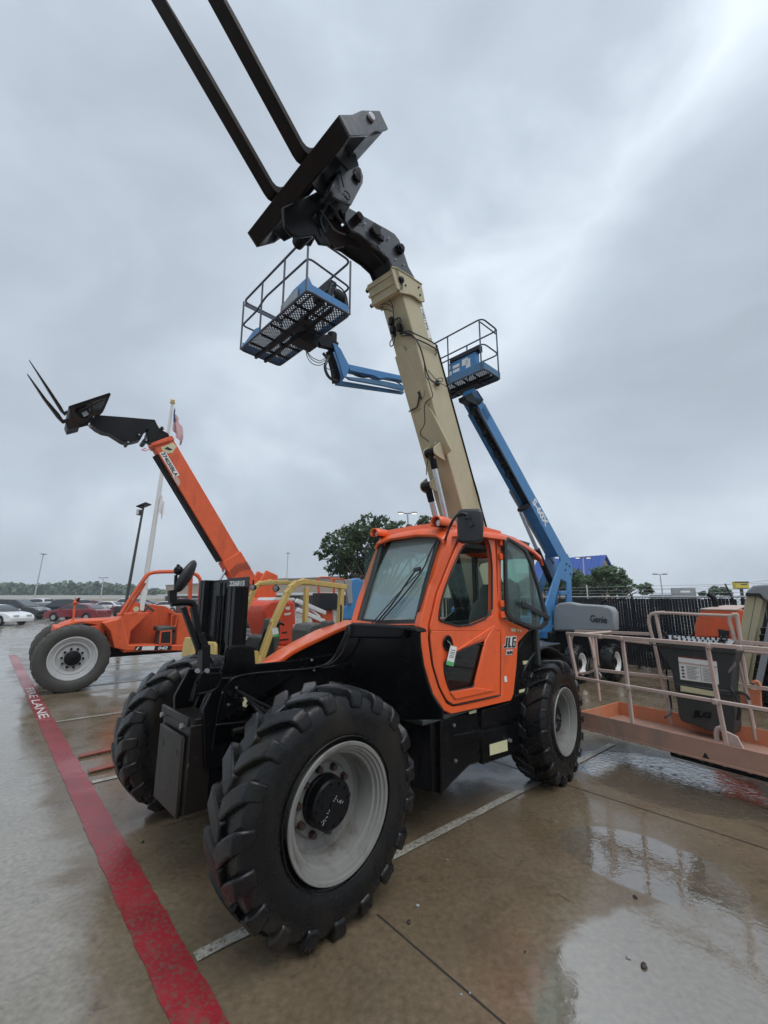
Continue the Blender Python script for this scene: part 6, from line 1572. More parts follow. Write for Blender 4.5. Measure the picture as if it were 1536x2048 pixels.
mb = MB(); mb.cyl((0, 0, 0), (0, 0, 2.45), .022, seg=10); mb.box(-.03, .03, -.05, -.02, 1.35, 1.5)
pp = mb.build('marker_post', M['whitep'], None); pp.location = FP.o; tag(pp, 'thin white upright post standing just behind the grey engine cover', 'post')

# ------------------------------------------------------------------ lamp posts, flag
def lamp_post(px, py_top, py_base, px_base, Y, label, heads=2, mat='pole', r=.07, lit=True, group=None, hw=.55):
    top, bot = atY(px, py_top, Y), atY(px_base, py_base, Y)
    d = (top-bot); k = (0-bot.z)/d.z; foot = bot+d*k
    t = thing('street_lamp', label, 'street lamp', foot, 0, group)
    mb = MB(); ax = top-foot; mb.cyl((0, 0, 0), ax, r*1.2, r*.7, seg=12); mb.cyl((0, 0, 0), ax.normalized()*.5, r*2.2, r*2, seg=12); mb.build('pole', M[mat], t)
    if heads == 2:
        for s in (-1, 1):
            mb = MB(); mb.bar(ax, ax+Vector((s*hw*.5, 0, .05*hw)), .06, .06); mb.box(*(lambda c: (c.x-hw*.4, c.x+hw*.4, -.15, .15, c.z-.05*hw, c.z+.12*hw))(ax+Vector((s*hw, 0, .03)))); h = mb.build('lamp_head', M['poled'], t, bevel=.03)
            mb = MB(); mb.box(*(lambda c: (c.x-hw*.30, c.x+hw*.30, -.12, .12, c.z-.10*hw, c.z-.05*hw))(ax+Vector((s*hw, 0, .03)))); mb.build('diffuser', M['litlamp'] if lit else M['lens'], h)
    elif heads == 1:
        mb = MB(); mb.lathe([(.01, .1), (hw, .0), (hw*.9, -.08), (.05, -.12)], ax, 16, Matrix.Rotation(pi/2, 3, 'X')); mb.build('lamp_head', M['poled'], t)
    return t, ax
M['litlamp'] = emis('lit_lamp', (1.0, .96, .85), 1.6)
lamp_post(815, 1027, 1060, 817, 26, 'double-headed lit street lamp rising above the dark oak behind the cab', hw=.42)
lamp_post(1166, 1116, 1150, 1168, 40, 'double-headed lit street lamp in front of the blue roof', hw=.5)
lamp_post(1320, 1149, 1180, 1324, 48, 'unlit double-headed lamp post over the fence, right of the trees', hw=.55, lit=False)
lamp_post(87, 1108, 1188, 70, 110, 'tallest pale lamp mast above the far treeline at left edge', heads=1, r=.14, hw=.8)
lamp_post(576, 1106, 1165, 573, 120, 'pale lamp mast standing alone above the store roof', heads=1, r=.14, hw=.55)
lamp_post(207, 1156, 1192, 202, 70, 'short double-headed lamp post over the parked cars at left', hw=.5, lit=False, r=.09)
t_, ax = lamp_post(287, 1012, 1178, 257, 19, 'dark lamp post topped by a solar panel, left of the flagpole', heads=0, mat='poled', r=.065)
mb = MB(); mb.prism([ax+Vector(v) for v in ((-.20, -.25, -.08), (.22, -.25, .10), (.22, .25, .10), (-.20, .25, -.08))], (0, 0, .03)); mb.build('solar_panel', M['ink'], t_)
mb = MB(); mb.box(ax.x-.24, ax.x-.10, -.1, .1, ax.z-.42, ax.z-.18); mb.bar(ax-Vector((0, 0, .2)), ax-Vector((.17, 0, .2)), .03, .03); fl_ = mb.build('flood_light', M['poled'], t_, bevel=.01)
mb = MB(); mb.box(ax.x-.22, ax.x-.12, -.115, -.10, ax.z-.40, ax.z-.20); mb.build('lens', M['lens'], fl_)
top, bot = atY(345, 806, 20), atY(296, 1130, 20); d = top-bot; foot = bot-d*(bot.z/d.z)
tf = thing('flagpole', 'tall white flagpole with a gold ball, behind the left orange boom', 'flagpole', foot)
mb = MB(); ax = top-foot; mb.cyl((0, 0, 0), ax, .13, .06, seg=16); mb.build('pole', M['polew'], tf)
mb = MB(); mb.ball(ax+Vector((0, 0, .12)), .10, 14, 10); mb.cyl(ax-Vector((0, 0, .02)), ax+Vector((0, 0, .03)), .12, seg=12); mb.build('ball_finial', M['gold'], tf)
mb = MB(); mb.tube([ax+Vector((.12, 0, -.1)), ax*.55+Vector((.13, 0, 0)), ax*.2+Vector((.12, 0, 0))], .008, 5); mb.build('halyard', M['whitep'], tf)
# limp national flag: stripes and canton follow the cloth
FLG = thing('flag', 'limp red and white striped flag with a blue canton on the white pole', 'flag', top)
red, wht, blu = paint('flag_red', (.36, .012, .025), .8), paint('flag_white', (.66, .63, .63), .8), paint('flag_blue', (.02, .03, .11), .8)
mb = MB(); NU, NV = 40, 26
def fpt(u, v):       # u along the fly 0..1, v down the hoist 0..1 ; the fly hangs down in folds
    hoist = Vector((.10, 0, -.25-1.15*v)); fall = u*1.0
    w = .26+.42*min(1, v*.9+u*.5)
    x = .10+w*u*.8+.09*sin(u*15+v*3)*u; y = .20*sin(u*14+v*2)*(.3+u*.7)
    z = -.22-1.12*v-1.05*fall**1.1*(1-.15*v)
    return Vector((x, y, z))
vs = [fpt(i/NU, j/NV) for i in range(NU+1) for j in range(NV+1)]
for i in range(NU):
    for j in range(NV):
        mb.mi = 2 if (i/NU < .4 and j < 14) else (0 if (j//2) % 2 == 0 else 1)
        a = i*(NV+1)+j; b = len(mb.v); mb.v += [tuple(vs[a]), tuple(vs[a+1]), tuple(vs[a+NV+2]), tuple(vs[a+NV+1])]; mb.f.append([b, b+1, b+2, b+3]); mb.m.append(mb.mi)
mb.build('cloth', [red, wht, blu], FLG, fix=False)
# second, smaller pale flag lower on the pole
F2 = thing('flag', 'small pale limp flag lower on the white pole, under the striped one', 'flag', foot+ax*.60)
mb = MB(); mb.grid([[Vector((.08+.22*u+.05*sin(u*12+v), .08*sin(u*11), -.1-.7*v-.55*u)) for v in [j/8 for j in range(9)]] for u in [i/10 for i in range(11)]]); mb.build('cloth', wht, F2)

# ------------------------------------------------------------------ trees
def leafm(name, c1, c2):
    m, nt = newmat(name); T = NT(nt); out = T.node('ShaderNodeOutputMaterial'); p = T.node('ShaderNodeBsdfPrincipled'); T.l.new(p.outputs[0], out.inputs[0])
    tc = T.node('ShaderNodeTexCoord').outputs['Object']; g = T.node('ShaderNodeNewGeometry').outputs['Random Per Island']
    c = T.mix(T.noise(.9, 4, tc), c1, c2); c = T.mix(T.math('MULTIPLY', g, .5), c, tuple(x*1.7 for x in c2)); T.put(p.inputs['Base Color'], c); p.inputs['Roughness'].default_value = .5; p.inputs['Specular IOR Level'].default_value = .3
    return m
LM = [leafm('oak_leaf', (.010, .020, .007), (.040, .070, .022)), leafm('broad_leaf', (.020, .038, .012), (.045, .085, .028)), leafm('far_leaf', (.035, .055, .028), (.06, .095, .045))]
bark = paint('bark', (.06, .048, .038), .8, bump=.6, bs=20)
def tree(label, base, blobs, h0, n, leaf, mat, seed, kind='oak_tree', group=None):
    """blobs: (x, y, z, r) relative to the foot; leaf cards scattered through their volume"""
    rr = random.Random(seed); t = thing(kind, label, 'tree', base, 0, group)
    mb = MB(); mb.tube([(0, 0, 0), (.04, .02, h0*.5), (-.03, 0, h0)], .16, 10); tips = []
    for b_ in blobs: mb.cyl((-.03, 0, h0*.9), (b_[0]*.8, b_[1]*.8, b_[2]), .08, .03, seg=7)
    mb.build('trunk', bark, t)
    mb = MB(); tot = sum(b_[3]**2 for b_ in blobs)
    for b_ in blobs:
        nc = max(4, int(n*b_[3]**2/tot/14))
        for c_ in range(nc):
            while True:
                q = Vector((rr.uniform(-1, 1), rr.uniform(-1, 1), rr.uniform(-1, 1)))
                if .35 < q.length < 1: break
            q = q*(q.length**-.35); cr = b_[3]*rr.uniform(.10, .22); cc_ = Vector(b_[:3])+Vector((q.x, q.y, q.z*.85))*b_[3]
            for l_ in range(14):
                o = Vector((rr.gauss(0, 1), rr.gauss(0, 1), rr.gauss(0, .8)))*cr*.75; s = leaf*rr.uniform(.6, 1.3)
                a = Vector((rr.gauss(0, 1), rr.gauss(0, 1), rr.gauss(0, 1))).normalized(); c = a.orthogonal().normalized(); k = len(mb.v); p = cc_+o
                mb.v += [tuple(p-a*s), tuple(p+c*s*.5), tuple(p+a*s), tuple(p-c*s*.5)]; mb.f.append([k, k+1, k+2, k+3]); mb.m.append(0)
    mb.build('crown', mat, t, fix=False)
    return t
def blobs_px(Y, lst, base, depth=1.0, seed=0):
    rr = random.Random(seed); out = []
    for px, py, rp in lst:
        w = atY(px, py, Y); r = rp/860*Y; out.append((w.x-base.x, rr.uniform(-.5, .5)*depth, w.z, r))
    return out
bs_ = Vector((atY(760, 1193, 24).x, 24, 0))
tree('dark green oak tree behind the orange cab and forklift', bs_, blobs_px(24, [(680, 1095, 32), (672, 1125, 26), (700, 1070, 30), (735, 1062, 32), (720, 1100, 38), (765, 1058, 28), (800, 1062, 26), (770, 1095, 42), (815, 1090, 36), (850, 1058, 22), (870, 1075, 30), (695, 1135, 26), (740, 1130, 32), (655, 1110, 14), (905, 1085, 34)], bs_, 3, 1), 1.6, 13000, .115, LM[0], 1)
bs_ = Vector((atY(1200, 1193, 30).x, 30, 0))
tree('spreading green tree behind the fence, beside the blue roof', bs_, blobs_px(30, [(1150, 1165, 22), (1165, 1155, 20), (1185, 1150, 18), (1210, 1152, 20), (1235, 1160, 20), (1200, 1172, 26), (1260, 1170, 16), (1280, 1178, 13), (1240, 1180, 18), (1160, 1182, 22), (1298, 1183, 8), (1135, 1160, 18)], bs_, 3, 2), 1.2, 12000, .12, LM[1], 2)
bs_ = Vector((atY(1430, 1193, 60).x, 60, 0))
tree('small round tree far beyond the fence, left of the yellow sign', bs_, blobs_px(60, [(1420, 1184, 8), (1432, 1180, 8), (1445, 1183, 9), (1460, 1186, 7), (1408, 1187, 6)], bs_, 3, 3), .8, 2400, .22, LM[1], 3)
bs_ = Vector((atY(1085, 1193, 42).x, 42, 0))
tree('green tree seen through the rear window of the orange cab', bs_, blobs_px(42, [(1060, 1170, 18), (1085, 1175, 16), (1040, 1178, 16), (1105, 1172, 14)], bs_, 3, 4), .8, 3600, .16, LM[1], 4)
# far wood on the horizon
rr = random.Random(11); mb = MB()
for k in range(1500):
    X = rr.uniform(-330, 60); Y = 250+rr.uniform(-12, 25); h = 7.5+2.2*sin(X*.021)+1.3*sin(X*.073+1)+rr.uniform(-.8, .8)
    for q in range(9):
        c = Vector((X+rr.gauss(0, 1.6), Y+rr.gauss(0, 1.5), max(.5, h*rr.uniform(.25, 1.0)))); s = rr.uniform(.7, 1.6)
        a = Vector((rr.gauss(0, 1), rr.gauss(0, 1), rr.gauss(0, 1))).normalized(); b_ = a.orthogonal().normalized(); n0 = len(mb.v)
        mb.v += [tuple(c-a*s), tuple(c+b_*s), tuple(c+a*s), tuple(c-b_*s)]; mb.f.append([n0, n0+1, n0+2, n0+3]); mb.m.append(0)
    n0 = len(mb.v); w = 2.6
    mb.v += [(X-w, Y+3, 0), (X+w, Y+3, 0), (X+w*.7, Y+3, h*.8), (X-w*.7, Y+3, h*.8)]; mb.f.append([n0, n0+1, n0+2, n0+3]); mb.m.append(0)
tag(mb.build('treeline', LM[2], None, fix=False), 'low grey-green wood running along the horizon at left', None, None, 'stuff')
# road embankment and barrier
mb = MB(); mb.prism([(-260, 118, 0), (60, 118, 0), (60, 126, 1.5), (-260, 126, 1.5)], (0, 0, .01)); mb.box(-260, 60, 126, 150, 0, 1.52)
tag(mb.build('embankment', paint('dry_grass_bank', (.20, .17, .12), .9, dirt=.5, dcol=(.14, .15, .08), dscale=.2, mottle=.3), None), kind='structure')
bw = thing('barrier_wall', 'long white concrete road barrier below the far wood', 'barrier', (0, 138, 1.5))
mb = MB(); mb.box(-260, -62, 0, .4, 0, 1.1)
for k in range(60): mb.box(-258+k*3.3, -257.7+k*3.3, -.05, 0, 0, 1.1)
mb.build('wall', paint('pale_concrete_wall', (.55, .55, .53), .7), bw)
# ------------------------------------------------------------------ buildings
sl, sr = atY(330, 1193, 120), atY(780, 1193, 62); d = (sr-sl); d.z = 0; LB = d.length; FS = Frame(sl.x, sl.y, atan2(d.y, d.x))
tb_ = froot(FS, 'store_building', 'long low tan store with a white canopy band and dark glazing, behind the machines', 'building')
tan = paint('tan_stucco', (.34, .27, .20), .8, var=.08)
HB = FS.on(640, 1156, 'y', 0).z; print('store height', HB)
mb = MB(); mb.box(0, LB, 0, 30, 0, HB*.98); mb.box(LB*.30, LB*.36, -.5, 1, 0, HB*1.0); mb.box(LB*.62, LB*.70, -.5, 1, 0, HB*1.05); mb.build('wall', tan, tb_)
mb = MB(); mb.box(0, LB, -2.2, -.01, HB*.45, HB*.53); mb.build('canopy', M['whitep'], tb_)
mb = MB(); mb.box(0, LB, -.2, .05, HB*.98, HB*1.03); mb.build('roof', paint('parapet_cap', (.22, .18, .14), .7), tb_)
for k in range(16):
    x = LB*(k+.15)/16; mb = MB(); mb.box(x, x+LB/22, -.06, .02, .3, HB*.42); mb.build('window', M['ink'], tb_)
sl, sr = atY(1075, 1128, 55), atY(1213, 1111, 48)
tb2 = thing('roofed_building', 'tan building with a steep blue ribbed metal roof, right of the blue boom', 'building', (sl.x, sl.y, 0), atan2(sr.y-sl.y, sr.x-sl.x))
LB2 = (sr.xy-sl.xy).length; ZT = sr.z; ZE = ZT-2.6
mb = MB(); mb.box(0, LB2-.3, -2.0, 2.0, 0, ZE+.1); mb.prism([(LB2-.3, -2.2, ZE), (LB2-.3, 2.2, ZE), (LB2-.3, 0, ZT-.15)], (-.2, 0, 0)); mb.build('wall', tan, tb2)
rm = paint('blue_metal_roof', (.03, .085, .34), .4)
mb = MB()
for s in (-1, 1):
    mb.prism([(0, 0, ZT), (LB2, 0, ZT), (LB2, s*2.6, ZE-.2), (0, s*2.6, ZE-.2)], (0, 0, .08))
    for k in range(int(LB2/.42)): x = .1+k*.42; mb.prism([(x, 0, ZT+.08), (x+.05, 0, ZT+.08), (x+.05, s*2.6, ZE-.12), (x, s*2.6, ZE-.12)], (0, 0, .06))
mb.build('roof', rm, tb2)
def sign_box(name, label, cat, px0, px1, py0, py1, Y, mat, leg=None, sub=None, sm=None, txt=None, tm=None):
    a, c = atY(px0, py1, Y), atY(px1, py0, Y); t = thing(name, label, cat, (a.x, Y, 0))
    w, z0, z1 = c.x-a.x, a.z, c.z
    mb = MB(); mb.box(0, w, 0, .4, z0, z1); bd = mb.build('panel', mat, t, bevel=.02)
    if leg == 'wall': mb = MB(); mb.box(.02, w-.02, .05, 8, 0, z0); mb.build('wall', M['grey'], t)
    else: mb = MB(); mb.cyl((w/2, .2, 0), (w/2, .2, z0), .15, seg=12); mb.build('pole', M['poled'], t)
    if sub: mb = MB(); mb.box(w*sub[0], w*sub[1], -.03, 0, z0+(z1-z0)*sub[2], z0+(z1-z0)*sub[3]); mb.build('band', sm, bd)
    if txt: text(txt, (w*.12, -.05, z0+(z1-z0)*.34), (1, 0, 0), (0, 0, 1), (z1-z0)*.34, tm, bd, bold=.03, ext=.01)
    return t
sign_box('store_sign', 'yellow box sign with dark lettering standing beyond the fence', 'sign', 1472, 1497, 1163, 1178, 45, paint('sign_yellow', (.62, .48, .04), .5), sub=(0, 1, .84, 1.0), sm=M['ink'])
for x_, z_, w_ in ((.05, -.02, .9), (.45, .55, .10), (.57, .55, .13), (.72, .55, .08), (.82, .55, .10)):
    _p = [o for o in bpy.data.objects if o.get('label', '').startswith('yellow box sign')][0]; _w = atY(1497, 1163, 45).x-atY(1472, 1163, 45).x; _z0 = atY(1472, 1178, 45).z; _h = atY(1472, 1163, 45).z-_z0
    _m = MB(); _m.box(_w*x_, _w*(x_+w_), -.03, 0, _z0+_h*max(z_, 0), _z0+_h*(max(z_, 0)+.14)); _m.build('sign_mark', M['ink'], _p)
sign_box('flat_roofed_store', 'grey flat store front with a white sign beyond the fence', 'building', 1345, 1391, 1176, 1189, 90, M['grey'], 'wall', (.35, .75, .3, .6), M['whitep'])
sign_box('small_shop', 'white store front with a red sign, seen beside the cab window', 'building', 1040, 1083, 1146, 1172, 58, M['whitep'], 'wall', (.75, .98, .1, .5), paint('sign_red', (.45, .03, .03), .5))
# power lines
for k, (y0, y1, Y) in enumerate(((1171, 1146, 70), (1178, 1160, 70), (1183, 1176, 66))):
    a, c = atY(1100, y0, Y), atY(1700, y1-6, Y-25); o = MB(); o.tube([a.lerp(c, i/12)-Vector((0, 0, 1.2*sin(pi*i/12))) for i in range(13)], .015, 5)
    o = o.build('power_line', M['poled'], None); tag(o, ('highest', 'middle', 'lowest')[k]+' of the three overhead wires crossing the sky above the fence', 'wire', 'overhead wires')

# ------------------------------------------------------------------ cars
def carpaint(n, c): return paint('car_'+n, c, .22, var=.04, coat=.6, bump=.02, spec=.6)
CP = dict(white=carpaint('white', (.72, .73, .74)), black=carpaint('black', (.012, .013, .016)), navy=carpaint('navy', (.015, .022, .045)), red=carpaint('red', (.20, .012, .018)), silver=carpaint('silver', (.35, .37, .39)), grey=carpaint('grey', (.10, .11, .12)), blue=carpaint('blue', (.02, .05, .16)))
cglass = paint('car_window_glass', (.012, .015, .018), .06, var=0, spec=.9)
carmesh = {}
def car(kind, col, loc, yaw, label, group='cars parked in the far lot'):
    t = thing('parked_car', label, 'car', loc, yaw, group)
    if kind == 'sedan': L, H, Wd = 4.75, 1.44, .90; prof = [(-2.3, .30), (-2.36, .62), (-2.30, .90), (-1.75, 1.02), (1.05, .98), (1.9, .86), (2.28, .70), (2.36, .50), (2.30, .26)]; cab = [(-1.85, .98), (-1.15, 1.36), (-.35, 1.44), (.35, 1.40), (1.25, .96)]; gls = [(-1.55, 1.02), (-1.05, 1.32), (-.35, 1.385), (.30, 1.35), (.98, 1.0)]
    else: L, H, Wd = 4.9, 1.78, .95; prof = [(-2.35, .35), (-2.42, .8), (-2.36, 1.08), (-1.9, 1.16), (1.1, 1.12), (2.0, 1.02), (2.32, .85), (2.40, .55), (2.33, .32)]; cab = [(-2.32, 1.1), (-2.05, 1.68), (-1.2, 1.78), (.25, 1.74), (1.25, 1.10)]; gls = [(-2.05, 1.18), (-1.85, 1.62), (-1.2, 1.70), (.18, 1.66), (.95, 1.16)]
    key = (kind, col)
    if key not in carmesh:
        wb = 1.42; full = [prof[0], (-wb-.38, .28)]
        for c_ in (-wb, wb):
            full += [(c_-.36*cos(radians(a)), .34+.36*sin(radians(a))) for a in range(0, 181, 20)]
        full += [(wb+.38, .26)] + prof[::-1][:-1]
        mb = MB(); mb.prism([(x, -Wd, z) for x, z in full], (0, 2*Wd, 0)); body = mb.build('body', CP[col], t, bevel=.07, seg=3)
        mb = MB(); n = len(cab)
        vs = [(x, s*(Wd-.07 if z < 1.2 else Wd-.24), z) for s in (-1, 1) for x, z in cab]
        mb.add(vs, [list(range(n)), list(range(2*n-1, n-1, -1))]+[(i, n+i, n+(i+1) % n, (i+1) % n) for i in range(n)]); roof = mb.build('roof', CP[col], t, bevel=.05)
        ws = []
        for s in (-1, 1):
            def yy(z): return s*(Wd-.07-(.17)*(z-cab[0][1])/(cab[2][1]-cab[0][1])+.012)
            mb = MB(); mb.add([(x, yy(z), z) for x, z in gls]+[(x, yy(z)-s*.02, z) for x, z in gls], [list(range(n)), list(range(2*n-1, n-1, -1))]+[(i, n+i, n+(i+1) % n, (i+1) % n) for i in range(n)]); ws.append(mb.build('side_window', cglass, t))
        for (xa, za), (xb, zb), wn_ in ((cab[3], cab[4], 'windscreen'), (cab[1], cab[0], 'rear_window')):
            mb = MB(); sx_ = .015 if xa > 0 or xb > 0 else -.015
            mb.prism([(xa*.98+xb*.02+sx_, -Wd+.27, za), (xa*.98+xb*.02+sx_, Wd-.27, za), (xb+sx_, Wd-.13, zb+.03), (xb+sx_, -Wd+.13, zb+.03)], (.01, 0, 0)); ws.append(mb.build(wn_, cglass, t))
        parts = [body, roof]+ws
        for s in (-1, 1):
            mb = MB(); mb.box(2.16, 2.36, s*.48-.2, s*.48+.2, .60, .74) if kind == 'sedan' else mb.box(2.2, 2.4, s*.55-.2, s*.55+.2, .76, .92); parts.append(mb.build('headlight', M['lens'], t, bevel=.03))
            mb = MB(); mb.box(-2.40, -2.30, s*.6-.2, s*.6+.2, .75, .88) if kind == 'sedan' else mb.box(-2.45, -2.36, s*.7-.12, s*.7+.12, .9, 1.15); parts.append(mb.build('tail_light', CP['red'], t, bevel=.02))
            mb = MB(); mb.box(.75, .93, s*(Wd+.08)-.06, s*(Wd+.08)+.06, cab[0][1]-.02, cab[0][1]+.12); parts.append(mb.build('wing_mirror', CP[col], t, bevel=.03))
            for x in (-wb, wb):
                w = MB(); w.lathe([(.20, .10), (.30, .11), (.335, .08), (.335, -.10), (.2, -.11)], (0, 0, 0), 28); w = w.build('wheel', M['rubber'], t); w.location = (x, s*(Wd-.10), .335); w.scale = (1, s, 1)
                r = MB(); r.lathe([(.225, .10), (.21, .09), (.20, .05), (.05, .06), (.001, .07)], (0, 0, 0), 28)
                for a in range(5): r.bar((.04*cos(a*1.2566), .085, .04*sin(a*1.2566)), (.20*cos(a*1.2566), .095, .20*sin(a*1.2566)), .05, .02, (0, 1, 0))
                r = r.build('rim', M['rimb'], w); parts.append(w)
        carmesh[key] = parts
    else:
        for p in carmesh[key]: copy_tree(p, t)
    return t
def car_px(kind, col, pxc, pyb, yawdeg, label, group='cars parked in the far lot'):
    g = gz(pxc, pyb); return car(kind, col, (g.x, g.y+.9, 0), radians(yawdeg), label, group)
w0 = gz(-40, 1252)
car('sedan', 'white', (w0.x, w0.y+1, 0), radians(-8), 'white sedan with bright alloy wheels, cut by the left edge of the picture', 'cars parked in the far lot')
car_px('sedan', 'red', 139, 1243, 176, 'dark red sedan, broadside, the nearest of the cars beyond the left front tyre')
car_px('suv', 'black', 14, 1240, 4, 'black SUV directly behind the white sedan at the left edge')
car_px('suv', 'navy', 110, 1236, 172, 'dark SUV parked behind the dark red sedan, nose to the left')
car_px('sedan', 'grey', 62, 1234, 150, 'dark grey sedan between the black SUV and the red sedan')
car_px('sedan', 'silver', 82, 1228, 165, 'silver sedan roof showing above the dark SUV')
car_px('suv', 'white', 60, 1222, 170, 'white SUV with a yellow roof bar far behind the silver sedan')
car_px('sedan', 'white', 202, 1226, 178, 'white sedan half hidden by the red twigs')
car_px('sedan', 'red', 262, 1228, 176, 'red car seen just left of the orange cab guard')
car_px('suv', 'white', 240, 1220, 175, 'white van-like SUV behind the black post wrap')
car_px('sedan', 'white', 322, 1226, 178, 'white sedan seen through the open orange cab')
car_px('suv', 'silver', 375, 1222, 176, 'silver SUV behind the convex mirror post')
car_px('sedan', 'black', 420, 1228, 176, 'black sedan hidden beside the black mast')
car_px('sedan', 'red', 178, 1217, 178, 'farther red sedan in the second row, left')
car_px('sedan', 'grey', 285, 1214, 178, 'grey sedan in the last row behind the orange guard')
car_px('suv', 'red', 345, 1213, 178, 'red SUV in the last row behind the orange cab')
c_ = FN.w((7.5, 2.6, 0)); car('suv', 'blue', c_, FN.yaw, 'blue SUV hidden behind the privacy slats of the fence', 'cars behind the fence')
c_ = FN.w((13.0, 2.8, 0)); car('sedan', 'navy', c_, FN.yaw, 'navy sedan behind the fence, right of the blue SUV', 'cars behind the fence')
# ------------------------------------------------------------------ red-twigged shrubs along the kerb island, wrapped post
tw = paint('red_twig', (.20, .035, .055), .6)
for i, (px, py, h, n) in enumerate(((165, 1236, 1.3, 60), (190, 1238, 1.2, 60), (215, 1237, 1.2, 50), (250, 1234, 1.4, 50), (150, 1232, 1.0, 40))):
    g = gz(px, py); t = thing('shrub', ('twiggy red shrub just left of centre of the kerb row', 'twiggy red shrub in front of the dark red sedan tail', 'twiggy red shrub left of the wrapped black post', 'twiggy red shrub right of the wrapped black post', 'smallest red shrub at the left end of the kerb row')[i], 'shrub', g, 0, 'red shrubs on the kerb island')
    rr = random.Random(i); mb = MB()
    for k in range(n):
        a = rr.uniform(0, 6.28); r0 = rr.uniform(0, .25); r1 = rr.uniform(.1, .7); hh = h*rr.uniform(.5, 1.1); p0 = Vector((r0*cos(a), r0*sin(a), 0)); p1 = Vector((r1*cos(a), r1*sin(a), hh))
        mb.bar(p0, p1, .018, .018)
        for q in range(5):
            c = p0.lerp(p1, rr.uniform(.3, 1)); s = .05; d = Vector((rr.gauss(0, 1), rr.gauss(0, 1), rr.gauss(0, 1))).normalized(); e = d.orthogonal(); k0 = len(mb.v); mb.v += [tuple(c-d*s), tuple(c+e*s*.5), tuple(c+d*s), tuple(c-e*s*.5)]; mb.f.append([k0, k0+1, k0+2, k0+3]); mb.m.append(0)
    mb.build('twigs', tw, t, fix=False)
g = gz(233, 1232); t = thing('wrapped_post', 'short black wrapped post among the red shrubs, left of the orange cab', 'post', g)
mb = MB(); mb.lathe([(.001, 1.05), (.22, 1.03), (.33, .92), (.36, .5), (.33, 0)], (0, 0, 0), 20, Matrix.Rotation(pi/2, 3, 'X')); mb.v = [(x, y, abs(z)) for x, y, z in mb.v]; mb.build('cover', M['ink'], t)

hz = MB(); hz.box(-420, 420, -6, 420, -1, 26)
m, nt = newmat('rain_haze'); T = NT(nt); o_ = T.node('ShaderNodeOutputMaterial'); v_ = T.node('ShaderNodeVolumePrincipled'); v_.inputs['Color'].default_value = (.80, .87, .95, 1); v_.inputs['Density'].default_value = .0008; T.l.new(v_.outputs[0], o_.inputs['Volume'])
hb = hz.build('haze', m, None); tag(hb, kind='stuff')
